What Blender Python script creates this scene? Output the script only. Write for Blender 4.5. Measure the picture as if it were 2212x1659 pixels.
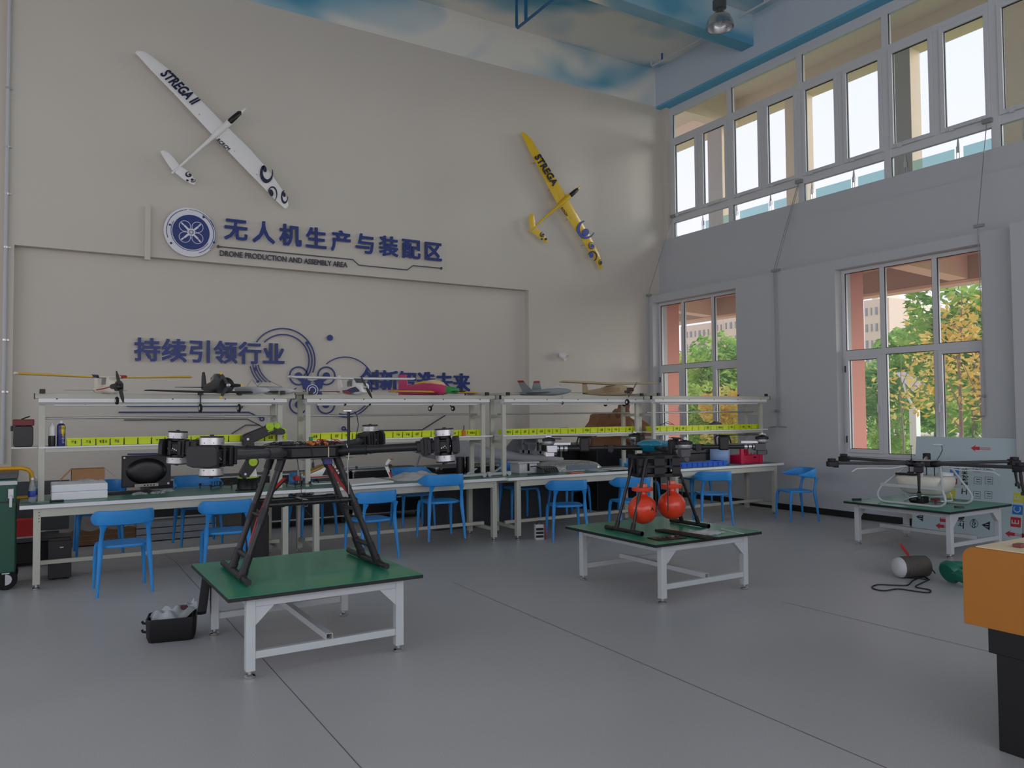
import bpy, math, random
from mathutils import Vector, Matrix
PI = math.pi
R = math.radians
scene = bpy.context.scene
col = scene.collection
for _o in list(bpy.data.objects): bpy.data.objects.remove(_o)
random.seed(7)

# ---------------------------------------------------------------- camera
FOC, YAW, PITCH, ROLL, CH = 1683.67, 0.549431, 0.0355941, -0.00791706, 1.60
Fv = Vector((math.sin(YAW)*math.cos(PITCH), math.cos(YAW)*math.cos(PITCH), math.sin(PITCH)))
_r = Vector((math.cos(YAW), -math.sin(YAW), 0)); _u = _r.cross(Fv)
Rv = _r*math.cos(ROLL) + _u*math.sin(ROLL); Uv = -_r*math.sin(ROLL) + _u*math.cos(ROLL)
CAM = Vector((0, 0, CH))
cd = bpy.data.cameras.new('camera'); cam = bpy.data.objects.new('camera', cd); col.objects.link(cam)
cd.sensor_width = 36.0; cd.sensor_fit = 'HORIZONTAL'; cd.lens = FOC/2212*36.0; cd.clip_end = 600; cd.clip_start = 0.05
M = Matrix((Rv, Uv, -Fv)).transposed().to_4x4(); M.translation = CAM; cam.matrix_world = M
scene.camera = cam

# ---------------------------------------------------------------- sky, light, exposure
scene.view_settings.view_transform = 'Standard'; scene.view_settings.look = 'None'
scene.view_settings.gamma = 1.0; scene.view_settings.use_curve_mapping = False
scene.view_settings.exposure = -0.18
w = bpy.data.worlds.new('sky'); scene.world = w; w.use_nodes = True
nt = w.node_tree; nt.nodes.clear()
wo = nt.nodes.new('ShaderNodeOutputWorld'); bg = nt.nodes.new('ShaderNodeBackground')
tc = nt.nodes.new('ShaderNodeTexCoord'); sx = nt.nodes.new('ShaderNodeSeparateXYZ'); rp = nt.nodes.new('ShaderNodeValToRGB')
rp.color_ramp.elements[0].position = 0.0; rp.color_ramp.elements[0].color = (0.98, 0.88, 0.98, 1)
rp.color_ramp.elements[1].position = 0.55; rp.color_ramp.elements[1].color = (0.80, 0.84, 1.0, 1)
nt.links.new(tc.outputs['Generated'], sx.inputs[0]); nt.links.new(sx.outputs['Z'], rp.inputs[0])
nt.links.new(rp.outputs[0], bg.inputs['Color']); nt.links.new(bg.outputs[0], wo.inputs['Surface'])
bg.inputs['Strength'].default_value = 1.75
def lamp(name, kind, loc, rot, energy, color=(1, 1, 1), **kw):
    d = bpy.data.lights.new(name, kind); d.energy = energy; d.color = color
    for k, v in kw.items(): setattr(d, k, v)
    o = bpy.data.objects.new(name, d); o.location = loc; o.rotation_euler = rot; col.objects.link(o); return o
# hazy sun, low beyond the window side, spread wide by the haze
SUN = lamp('sun', 'SUN', (30, 0, 20), (0, 0, 0), 4.6, (1.0, 0.95, 0.88), angle=R(40))
SUN.rotation_euler = Vector((-0.86, 0.46, -0.22)).to_track_quat('-Z', 'Y').to_euler()
# added area fills behind and left of the camera, standing in for unseen daylight
lamp('fill_rear', 'AREA', (3.0, -5.6, 3.6), (R(90), 0, 0), 95, (0.96, 0.98, 1.0), shape='RECTANGLE', size=9.0, size_y=5.0)
lamp('fill_left', 'AREA', (-7.6, 3.0, 3.6), (R(90), 0, R(-90)), 40, (0.96, 0.98, 1.0), shape='RECTANGLE', size=9.0, size_y=4.5)
for nm, y0, y1, z0, z1, xx in (('a', 5.3, 7.4, .9, 3.7, 10.5), ('b', 9.36, 11.47, .9, 3.7, 10.5), ('c', -4.0, 11.5, 5.0, 7.6, 10.9)):
    p = lamp('portal_'+nm, 'AREA', (xx+.12, (y0+y1)/2, (z0+z1)/2), (R(90), 0, R(90)), 1, shape='RECTANGLE', size=y1-y0, size_y=z1-z0)
    p.data.cycles.is_portal = True
try:
    scene.cycles.use_denoising = True
    scene.cycles.max_bounces = 8; scene.cycles.transparent_max_bounces = 16; scene.cycles.diffuse_bounces = 5
    scene.cycles.sample_clamp_indirect = 6.0
except Exception: pass

# ---------------------------------------------------------------- points measured on the photograph (2212 x 1659)
def _ray(px, py): return Fv*FOC + Rv*(px-1106) - Uv*(py-829.5)
def PY(px, py, Y): d = _ray(px, py); return CAM + d*(Y/d.y)
def PX(px, py, X): d = _ray(px, py); return CAM + d*(X/d.x)
def PZ(px, py, Z=0.0): d = _ray(px, py); return CAM + d*((Z-CH)/d.z)

# ---------------------------------------------------------------- materials
def s2l(c): c /= 255.0; return c/12.92 if c <= 0.04045 else ((c+0.055)/1.055)**2.4
def rgb(c): return tuple(s2l(x) for x in c)
MATS = {}
def mat(name, c, rough=.5, metal=0., var=.06, scale=6., bump=0., bscale=80., emit=None, coat=0., spec=.5, trans=None):
    if name in MATS: return MATS[name]
    m = bpy.data.materials.new(name); MATS[name] = m; m.use_nodes = True
    n = m.node_tree.nodes; l = m.node_tree.links; b = n['Principled BSDF']
    c = rgb(c); b.inputs['Roughness'].default_value = rough; b.inputs['Metallic'].default_value = metal
    b.inputs['Specular IOR Level'].default_value = spec; b.inputs['Coat Weight'].default_value = coat
    t = n.new('ShaderNodeTexCoord')
    if var > 0:
        no = n.new('ShaderNodeTexNoise'); no.inputs['Scale'].default_value = scale; no.inputs['Detail'].default_value = 4
        l.new(t.outputs['Object'], no.inputs['Vector'])
        mx = n.new('ShaderNodeMix'); mx.data_type = 'RGBA'
        mx.inputs[6].default_value = tuple(x*(1-var) for x in c)+(1,); mx.inputs[7].default_value = tuple(min(1, x*(1+var)) for x in c)+(1,)
        l.new(no.outputs['Fac'], mx.inputs[0]); l.new(mx.outputs[2], b.inputs['Base Color'])
    else: b.inputs['Base Color'].default_value = c+(1,)
    if bump > 0:
        nb = n.new('ShaderNodeTexNoise'); nb.inputs['Scale'].default_value = bscale; nb.inputs['Detail'].default_value = 3
        bp = n.new('ShaderNodeBump'); bp.inputs['Strength'].default_value = bump; bp.inputs['Distance'].default_value = .01
        l.new(t.outputs['Object'], nb.inputs['Vector']); l.new(nb.outputs['Fac'], bp.inputs['Height']); l.new(bp.outputs[0], b.inputs['Normal'])
    if trans is not None:      # thin clear sheet: part see-through, part surface
        o = n['Material Output']; tr = n.new('ShaderNodeBsdfTransparent'); ms = n.new('ShaderNodeMixShader')
        tr.inputs[0].default_value = rgb(trans[1])+(1,); ms.inputs[0].default_value = trans[0]
        l.new(tr.outputs[0], ms.inputs[1]); l.new(b.outputs[0], ms.inputs[2]); l.new(ms.outputs[0], o.inputs[0])
    return m

# ---------------------------------------------------------------- geometry
class G:
    def __init__(s): s.v = []; s.f = []; s.mi = []; s.cur = 0
    def add(s, vs, fs, T=None):
        k = len(s.v)
        for p in vs: p = Vector(p); s.v.append(T @ p if T else p)
        for q in fs: s.f.append([i+k for i in q]); s.mi.append(s.cur)
        return s
    def mat(s, i): s.cur = i; return s
    def box(s, x0, x1, y0, y1, z0, z1, T=None):
        return s.add([(x0,y0,z0),(x1,y0,z0),(x1,y1,z0),(x0,y1,z0),(x0,y0,z1),(x1,y0,z1),(x1,y1,z1),(x0,y1,z1)],
                     [(0,3,2,1),(4,5,6,7),(0,1,5,4),(1,2,6,5),(2,3,7,6),(3,0,4,7)], T)
    def cbox(s, c, d, T=None):
        return s.box(c[0]-d[0]/2, c[0]+d[0]/2, c[1]-d[1]/2, c[1]+d[1]/2, c[2]-d[2]/2, c[2]+d[2]/2, T)
    def loft(s, rings, cap=True, closed=True, T=None):
        n = len(rings[0]); vs = [p for r in rings for p in r]; fs = []
        for a in range(len(rings)-1):
            for i in range(n if closed else n-1):
                j = (i+1) % n; fs.append((a*n+i, a*n+j, (a+1)*n+j, (a+1)*n+i))
        if cap:
            fs.append(tuple(range(n-1, -1, -1))); fs.append(tuple((len(rings)-1)*n+i for i in range(n)))
        return s.add(vs, fs, T)
    def prism(s, pts, z0, z1, T=None):
        return s.loft([[(p[0], p[1], z0) for p in pts], [(p[0], p[1], z1) for p in pts]], T=T)
    def lathe(s, prof, n=24, T=None, cap=True):
        return s.loft([[(r*math.cos(2*PI*i/n), r*math.sin(2*PI*i/n), z) for i in range(n)] for r, z in prof], cap=cap, T=T)
    def cyl(s, p, q, r, r2=None, n=14, cap=True):
        p, q = Vector(p), Vector(q); d = (q-p); T = Matrix.Translation(p) @ d.to_track_quat('Z', 'Y').to_matrix().to_4x4()
        return s.lathe([(r, 0), (r if r2 is None else r2, d.length)], n, T, cap)
    def bar(s, p, q, w, h, up=(0,0,1)):
        p, q = Vector(p), Vector(q); z = (q-p); L = z.length; z.normalize(); up = Vector(up)
        if abs(z.dot(up)) > .99: up = Vector((0, 1, 0))
        x = up.cross(z).normalized(); y = z.cross(x)
        T = Matrix((x, y, z)).transposed().to_4x4(); T.translation = p
        return s.box(-w/2, w/2, -h/2, h/2, 0, L, T)
    def tube(s, pts, r, n=8, closed=False, r2=None, flat=1.0):
        pts = [Vector(p) for p in pts]; N = len(pts); rings = []; prev = None
        for i in range(N):
            a = pts[(i-1) % N] if (closed or i > 0) else pts[i]; b = pts[(i+1) % N] if (closed or i < N-1) else pts[i]
            t = (b-a).normalized()
            if prev is None: x = t.orthogonal().normalized()
            else:
                x = prev - t*prev.dot(t)
                x = x.normalized() if x.length > 1e-6 else t.orthogonal().normalized()
            prev = x; y = t.cross(x); rr = r[i] if isinstance(r, (list, tuple)) else (r if r2 is None else r+(r2-r)*i/max(1, N-1))
            rings.append([pts[i] + x*rr*math.cos(2*PI*k/n) + y*rr*flat*math.sin(2*PI*k/n) for k in range(n)])
        if closed: rings.append(rings[0])
        return s.loft(rings, cap=not closed)
    def ball(s, c, r, n=18, m=10, sc=(1,1,1)):
        prof = [(max(1e-4, math.sin(PI*i/m)), -math.cos(PI*i/m)) for i in range(m+1)]
        return s.lathe(prof, n, Matrix.Translation(Vector(c)) @ Matrix.Diagonal((r*sc[0], r*sc[1], r*sc[2], 1)))
    def sheet(s, f, nu, nv):
        vs = [f(i/nu, j/nv) for j in range(nv+1) for i in range(nu+1)]
        return s.add(vs, [(j*(nu+1)+i, j*(nu+1)+i+1, (j+1)*(nu+1)+i+1, (j+1)*(nu+1)+i) for j in range(nv) for i in range(nu)])
    def build(s, name, mats, parent=None, world=False, smooth=40, bevel=0., seg=2, loc=None, solid=0., sub=0):
        vs = s.v
        if parent is not None and world: Mi = wmat(parent).inverted(); vs = [Mi @ p for p in vs]
        me = bpy.data.meshes.new(name); me.from_pydata([tuple(p) for p in vs], [], s.f); me.validate()
        mats = mats if isinstance(mats, (list, tuple)) else [mats]
        for m in mats: me.materials.append(m)
        if len(mats) > 1 and len(me.polygons) == len(s.mi): me.polygons.foreach_set('material_index', s.mi)
        import bmesh
        bm = bmesh.new(); bm.from_mesh(me); bmesh.ops.recalc_face_normals(bm, faces=bm.faces); bm.to_mesh(me); bm.free()
        if smooth: me.shade_smooth(); me.set_sharp_from_angle(angle=R(smooth))
        o = bpy.data.objects.new(name, me); col.objects.link(o)
        if parent is not None: o.parent = parent
        if loc is not None: o.location = loc
        if solid: m = o.modifiers.new('solid', 'SOLIDIFY'); m.thickness = solid; m.offset = 0
        if sub: m = o.modifiers.new('sub', 'SUBSURF'); m.levels = m.render_levels = sub
        if bevel: m = o.modifiers.new('bevel', 'BEVEL'); m.width = bevel; m.segments = seg; m.limit_method = 'ANGLE'; m.angle_limit = R(35)
        return o
def wmat(o):
    Mw = Matrix.LocRotScale(o.location, o.rotation_euler, o.scale)
    return wmat(o.parent) @ Mw if o.parent else Mw
def thing(name, label, cat, loc=(0,0,0), rotz=0., group=None):
    o = bpy.data.objects.new(name, None); col.objects.link(o); o.empty_display_size = .1
    o.location = loc; o.rotation_euler = (0, 0, rotz); return tag(o, label, cat, group)
def tag(o, label, cat, group=None):
    o['label'] = label; o['category'] = cat
    if group: o['group'] = group
    return o
def struct(o, label=None):
    o['kind'] = 'structure'
    if label: o['label'] = label
    return o
def dup(o, parent=None, loc=None, rotz=None, label=None):
    c = o.copy(); col.objects.link(c)
    if parent is not None: c.parent = parent
    if loc is not None: c.location = loc
    if rotz is not None: c.rotation_euler = (0, 0, rotz)
    if label: c['label'] = label
    for ch in KIDS(o): dup(ch, c)
    return c
def KIDS(o): return [x for x in col.objects if x.parent == o]
def text_geo(body, size, T, offset=0., extrude=.004, align='CENTER', shear=0., spacing=1.0, bold=False):
    cu = bpy.data.curves.new('t', 'FONT'); cu.body = body; cu.size = size; cu.offset = offset; cu.extrude = extrude
    cu.align_x = align; cu.align_y = 'CENTER'; cu.shear = shear; cu.space_character = spacing; cu.resolution_u = 3
    o = bpy.data.objects.new('t', cu); col.objects.link(o); bpy.context.view_layer.update()
    me = bpy.data.meshes.new_from_object(o.evaluated_get(bpy.context.evaluated_depsgraph_get()))
    g = ([T @ v.co for v in me.vertices], [tuple(p.vertices) for p in me.polygons])
    bpy.data.objects.remove(o); bpy.data.curves.remove(cu); bpy.data.meshes.remove(me)
    return g
def frame(o, x, y, z):     # matrix from origin and three axes
    T = Matrix((Vector(x), Vector(y), Vector(z))).transposed().to_4x4(); T.translation = Vector(o); return T
def arc(c, r, a0, a1, n=16): return [(c[0]+r*math.cos(R(a0+(a1-a0)*i/n)), c[1]+r*math.sin(R(a0+(a1-a0)*i/n))) for i in range(n+1)]
# ================================================================ the room
YA, YR = 11.65, 11.78          # sign wall, floor of its shallow recess
ZC = 8.46
M_wall = mat('white_wall_paint', (202, 197, 185), .8, var=.03, scale=1.2, bump=.05, bscale=60)
M_wall2 = mat('grey_white_wall_paint', (186, 190, 191), .8, var=.02, scale=1.5, bump=.04, bscale=60)
M_black = mat('black_rubber_skirting', (26, 27, 28), .5)
M_upvc = mat('grey_white_window_profile', (205, 208, 208), .4, var=.02)
M_gasket = mat('black_window_gasket', (40, 40, 42), .6, var=0)
# speckled grey vinyl floor
M_floor = mat('grey_vinyl_floor', (170, 171, 173), .42, var=.0)
n = M_floor.node_tree.nodes; l = M_floor.node_tree.links; b = n['Principled BSDF']; t = n.new('ShaderNodeTexCoord')
n1 = n.new('ShaderNodeTexNoise'); n1.inputs['Scale'].default_value = 240; n1.inputs['Detail'].default_value = 2
n2 = n.new('ShaderNodeTexNoise'); n2.inputs['Scale'].default_value = .8; n2.inputs['Detail'].default_value = 6
c1 = n.new('ShaderNodeValToRGB'); c1.color_ramp.elements[0].position = .3; c1.color_ramp.elements[1].position = .7
c1.color_ramp.elements[0].color = rgb((164, 162, 161))+(1,); c1.color_ramp.elements[1].color = rgb((196, 194, 192))+(1,)
mx = n.new('ShaderNodeMix'); mx.data_type = 'RGBA'; mx.blend_type = 'MULTIPLY'; mx.inputs[0].default_value = .35
c2 = n.new('ShaderNodeValToRGB'); c2.color_ramp.elements[0].position = .35; c2.color_ramp.elements[1].position = .65; c2.color_ramp.elements[0].color = (.78, .78, .79, 1)
for a in (n1, n2): l.new(t.outputs['Object'], a.inputs['Vector'])
l.new(n1.outputs['Fac'], c1.inputs[0]); l.new(n2.outputs['Fac'], c2.inputs[0]); l.new(c1.outputs[0], mx.inputs[6]); l.new(c2.outputs[0], mx.inputs[7])
l.new(mx.outputs[2], b.inputs['Base Color']); l.new(n2.outputs['Fac'], b.inputs['Roughness'])
rr = n.new('ShaderNodeMapRange'); rr.inputs[3].default_value = .3; rr.inputs[4].default_value = .5; l.new(n2.outputs['Fac'], rr.inputs[0]); l.new(rr.outputs[0], b.inputs['Roughness'])
struct(G().box(-8, 11, -6, 12.0, -.2, 0).build('floor', M_floor, smooth=0))
M_seam = mat('dark_floor_weld_seam', (92, 92, 95), .6, var=.1)
g = G()
for pa, pb in (((380, 1215), (780, 1659)), ((978, 1258), (1915, 1659)), ((1690, 1300), (2150, 1411)), ((345, 1190), (380, 1215))):
    a, c = PZ(*pa), PZ(*pb); d = (c-a).normalized(); s = Vector((d.y, -d.x, 0))*.0022; u = Vector((0, 0, .0012))
    g.add([a-s+u, a+s+u, c+s+u, c-s+u], [(0, 1, 2, 3)])
struct(g.build('floor_trim_1', M_seam, smooth=0))

# sign wall with the shallow recess
g = G(); xl, xr, zr = -.245, 7.494, 3.765
g.box(-.33, xl, YA, 11.95, 0, zr).box(xr, 10.95, YA, 11.95, 0, zr).box(-.33, 10.95, YA, 11.95, zr, 7.70)
g.box(xl, xr, YR, 11.95, 0, zr); g.box(-8, -.33, 11.80, 11.95, 0, ZC)
struct(g.build('wall_back', M_wall, smooth=0))
# painted clouds: band above the sign wall, ceiling and beams
M_cloud = bpy.data.materials.new('painted_sky_and_clouds'); M_cloud.use_nodes = True
n = M_cloud.node_tree.nodes; l = M_cloud.node_tree.links; b = n['Principled BSDF']; b.inputs['Roughness'].default_value = .8
t = n.new('ShaderNodeTexCoord'); mp = n.new('ShaderNodeMapping'); mp.inputs['Scale'].default_value = (.42, .75, .8); mp.inputs['Location'].default_value = (2.3, .6, .4)
nn = n.new('ShaderNodeTexNoise'); nn.inputs['Scale'].default_value = 1.0; nn.inputs['Detail'].default_value = 2.2; nn.inputs['Roughness'].default_value = .45; nn.inputs['Distortion'].default_value = .6
cr = n.new('ShaderNodeValToRGB'); e = cr.color_ramp.elements
e[0].position = .37; e[0].color = rgb((92, 158, 186))+(1,); e[1].position = .6; e[1].color = rgb((226, 225, 215))+(1,)
e2 = e.new(.46); e2.color = rgb((150, 188, 202))+(1,)
l.new(t.outputs['Object'], mp.inputs[0]); l.new(mp.outputs[0], nn.inputs['Vector']); l.new(nn.outputs['Fac'], cr.inputs[0]); l.new(cr.outputs[0], b.inputs['Base Color'])
M_skyblue = mat('sky_blue_paint', (96, 172, 204), .7, var=.08, scale=1.5)
struct(G().box(-.33, 10.95, YA, 11.95, 7.70, ZC).build('trim_1', M_cloud, smooth=0))
struct(G().box(-8, 11.2, -6, 12.0, ZC, ZC+.2).build('ceiling', M_cloud, smooth=0))
struct(G().box(-8, 10.57, 9.14, 9.41, 7.92, ZC).build('trim_2', M_cloud, smooth=0))
for k, y in enumerate((5.9, 2.5)): struct(G().box(-8, 10.57, y-.14, y+.14, 7.92, ZC).build('trim_%d' % (3+k), M_cloud, smooth=0))

# window wall: low thick wall with two openings, spandrel, sill wall, ring beam over the strip window
W2 = (5.29, 7.41); W1 = (9.36, 11.47); WZ = (.90, 3.695)
g = G(); x0, x1 = 10.25, 10.62
for y0, y1 in ((-6, W2[0]), (W2[1], W1[0]), (W1[1], YA)): g.box(x0, x1, y0, y1, 0, 3.84)
for y0, y1 in (W2, W1): g.box(x0, x1, y0, y1, 0, WZ[0]).box(x0, x1, y0, y1, WZ[1], 3.84)
g.box(10.60, 11.0, -6, YA, 3.84, 4.66); g.box(10.68, 10.95, -6, YA, 4.66, 5.0)
struct(g.build('wall_right', M_wall2, smooth=0))
M_beam = mat('grey_blue_beam_paint', (186, 200, 210), .75, var=.05, scale=.8)
g = G(); g.box(10.57, 10.95, -6, YA, 7.705, ZC); struct(g.build('wall_right_upper', M_beam, smooth=0))
struct(G().box(10.572, 10.86, -6, YA-.001, 7.66, 7.7045).build('trim_5', M_skyblue, smooth=0))
struct(G().box(10.70, 10.80, 11.50, YA, 5.0, 7.66).build('trim_6', M_wall, smooth=0))
# hall behind the camera (unseen walls, left open in wide bands to let light in)
struct(G().box(-8, -7.8, -6, 12, 0, 1.3).box(-8, -7.8, -6, 12, 5.9, ZC).build('wall_left', M_wall2, smooth=0))
struct(G().box(-8, 11, -6, -5.8, 0, 1.0).box(-8, 11, -6, -5.8, 6.2, ZC).build('wall_front', M_wall2, smooth=0))
struct(G().box(10.238, 10.2495, 5.0, YA, 0, .095).box(10.238, 10.2495, -6, 4.9, 0, .095).build('baseboard_right', M_black, smooth=0))

# ---------------------------------------------------------------- windows
M_glass = mat('window_glass', (200, 210, 212), .03, var=0, trans=(.10, (244, 247, 250)))
def low_window(k, y0, y1):
    root = struct(bpy.data.objects.new('window_%d' % k, None)); col.objects.link(root); root.location = (10.40, y0, WZ[0])
    X = 10.40; d = .07; f = .055; g = G(); gk = G(); gl = G()
    W = y1-y0; H = WZ[1]-WZ[0]; c1 = y1-.66; c2 = y1-1.43; zt = 2.43
    g.box(X, X+d, y0, y0+f, WZ[0], WZ[1]).box(X, X+d, y1-f, y1, WZ[0], WZ[1])
    g.box(X, X+d, y0+f, y1-f, WZ[0], WZ[0]+f).box(X, X+d, y0+f, y1-f, WZ[1]-f, WZ[1]); g.box(X-.004, X+d, y0+f, y1-f, zt-.045, zt+.045)
    for c in (c1, c2): g.box(X-.002, X+d, c-.035, c+.035, WZ[0]+f, zt-.045).box(X-.002, X+d, c-.035, c+.035, zt+.045, WZ[1]-f)
    g.build('window_frame', M_upvc, root, True, smooth=0, bevel=.004)
    s = G()
    for a, b_ in ((c1+.035, y1-f), (y0+f, c2-.035)):    # opening sashes below the transom
        for (p, q, r_, t_) in ((a, a+.055, WZ[0]+f, zt-.045), (b_-.055, b_, WZ[0]+f, zt-.045), (a+.055, b_-.055, WZ[0]+f, WZ[0]+f+.055), (a+.055, b_-.055, zt-.1, zt-.045)):
            s.box(X-.025, X+.045, p, q, r_, t_)
    s.build('sash', M_upvc, root, True, smooth=0, bevel=.003)
    h = G()
    for yy in (c1+.062, c2-.062): h.box(X-.045, X-.025, yy-.012, yy+.012, 1.63, 1.70).tube([(X-.05, yy, 1.67), (X-.075, yy, 1.66), (X-.075, yy, 1.55)], .010)
    h.build('window_handle', M_upvc, root, True)
    hg = G()
    for zz in (1.15, 2.2): hg.cyl((X-.03, y1-f-.002, zz-.05), (X-.03, y1-f-.002, zz+.05), .01)
    hg.build('hinge', M_gasket, root, True)
    for a, b_, p, q in ((y0, c2, zt, WZ[1]), (c2, c1, zt, WZ[1]), (c1, y1, zt, WZ[1]), (c2, c1, WZ[0], zt), (y0, c2, WZ[0], zt), (c1, y1, WZ[0], zt)):
        gl.box(X+.028, X+.034, a+.04, b_-.04, p+.05, q-.05)
        e = .035 if q == WZ[1] else (.04 if a == c2 else .088)
        ga = a+(.055 if a == y0 else .035); gb = b_-(.055 if b_ == y1 else .035); gp = p+(.055 if p == WZ[0] else .045); gq = q-(.055 if q == WZ[1] else .045)
        if q == zt and a != c2: ga += .055; gb -= .055; gp += .055; gq -= .055
        for (u, v_, w_, x_) in ((ga, ga+.008, gp, gq), (gb-.008, gb, gp, gq), (ga, gb, gp, gp+.008), (ga, gb, gq-.008, gq)): gk.box(X+.01, X+.026, u, v_, w_, x_)
    gl.build('pane', M_glass, root, True, smooth=0); gk.build('gasket', M_gasket, root, True, smooth=0)
    G().box(10.27, 10.40, y0, y1, WZ[0]-.02, WZ[0]+.001).build('window_sill', M_wall2, root, True, smooth=0)
low_window(1, *W1); low_window(2, *W2)
# strip window high up
root = struct(bpy.data.objects.new('window_3', None)); col.objects.link(root); root.location = (10.80, 11.5, 5.0)
X = 10.80; g = G(); s = G(); gl = G(); gk = G(); h = G(); bays = [11.47-1.535*k for k in range(11)]
g.box(X, X+.08, bays[-1], 11.5, 7.50, 7.66).box(X, X+.08, bays[-1], 11.5, 6.93, 7.03).box(X, X+.08, bays[-1], 11.5, 5.33, 5.45)
for y in bays: g.box(X-.004, X+.08, y-.055, y+.055, 5.0, 7.55)
for k in range(10):
    a, b_ = bays[k+1]+.055, bays[k]-.055; m = (a+b_)/2
    g.box(X-.002, X+.08, m-.05, m+.05, 5.45, 6.93)
    for (p, q) in ((a, m-.05), (m+.05, b_)):
        for (u, v_, z0, z1) in ((p, p+.06, 5.45, 6.93), (q-.06, q, 5.45, 6.93), (p+.06, q-.06, 5.45, 5.51), (p+.06, q-.06, 6.87, 6.93)): s.box(X-.022, X+.05, u, v_, z0, z1)
        gl.box(X+.03, X+.036, p+.04, q-.04, 5.49, 6.89)
        for (u, v_, z0, z1) in ((p+.06, p+.068, 5.51, 6.87), (q-.068, q-.06, 5.51, 6.87), (p+.06, q-.06, 6.862, 6.87)): gk.box(X+.008, X+.028, u, v_, z0, z1)
        h.tube([(X-.05, (p+q)/2-.16, 5.46), (X-.05, (p+q)/2+.16, 5.46)], .018); h.box(X-.06, X-.02, (p+q)/2+.14, (p+q)/2+.19, 5.43, 5.49)
    for z0, z1 in ((5.0, 5.33), (7.03, 7.5)):
        gl.box(X+.03, X+.036, a-.01, b_+.01, z0, z1)
        for (u, v_) in ((a, a+.008), (b_-.008, b_)): gk.box(X+.01, X+.028, u, v_, z0, z1)
g.build('window_frame', M_upvc, root, True, smooth=0, bevel=.004); s.build('sash', M_upvc, root, True, smooth=0, bevel=.003)
gl.build('pane', M_glass, root, True, smooth=0); gk.build('gasket', M_gasket, root, True, smooth=0); h.build('chain_opener', M_upvc, root, True)
# ================================================================ furniture
M_sage = mat('sage_grey_powder_coated_steel', (188, 189, 174), .45, var=.03)
M_green = mat('green_antistatic_laminate', (66, 122, 104), .35, var=.05, scale=3)
M_edge = mat('white_edge_banding', (226, 228, 226), .4, var=.02)
M_galv = mat('light_grey_painted_steel_tube', (196, 202, 202), .38, var=.03)
M_chrome = mat('polished_chrome', (215, 215, 215), .15, metal=1, var=0)
M_alu = mat('brushed_aluminium', (190, 192, 194), .32, metal=.85, var=.04)
M_blackp = mat('black_plastic', (24, 24, 25), .45, var=.1)
M_lampw = mat('white_enamelled_lamp_housing', (226, 227, 225), .35, var=.01)
M_lime = mat('lime_yellow_plastic', (205, 222, 20), .4, var=.05, scale=12)
M_lime2 = mat('clear_lime_plastic', (188, 208, 70), .3, var=.05, scale=12)
M_ink = mat('black_marker_ink', (22, 22, 22), .7, var=0)
TH = .78      # bench height
def foot(g, x, y, h=.05, r=.032):
    g.lathe([(r*.9, 0), (r, .006), (r, .016), (r*.75, .024), (.012, .026), (.012, h)], 16, Matrix.Translation((x, y, 0)))
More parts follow.
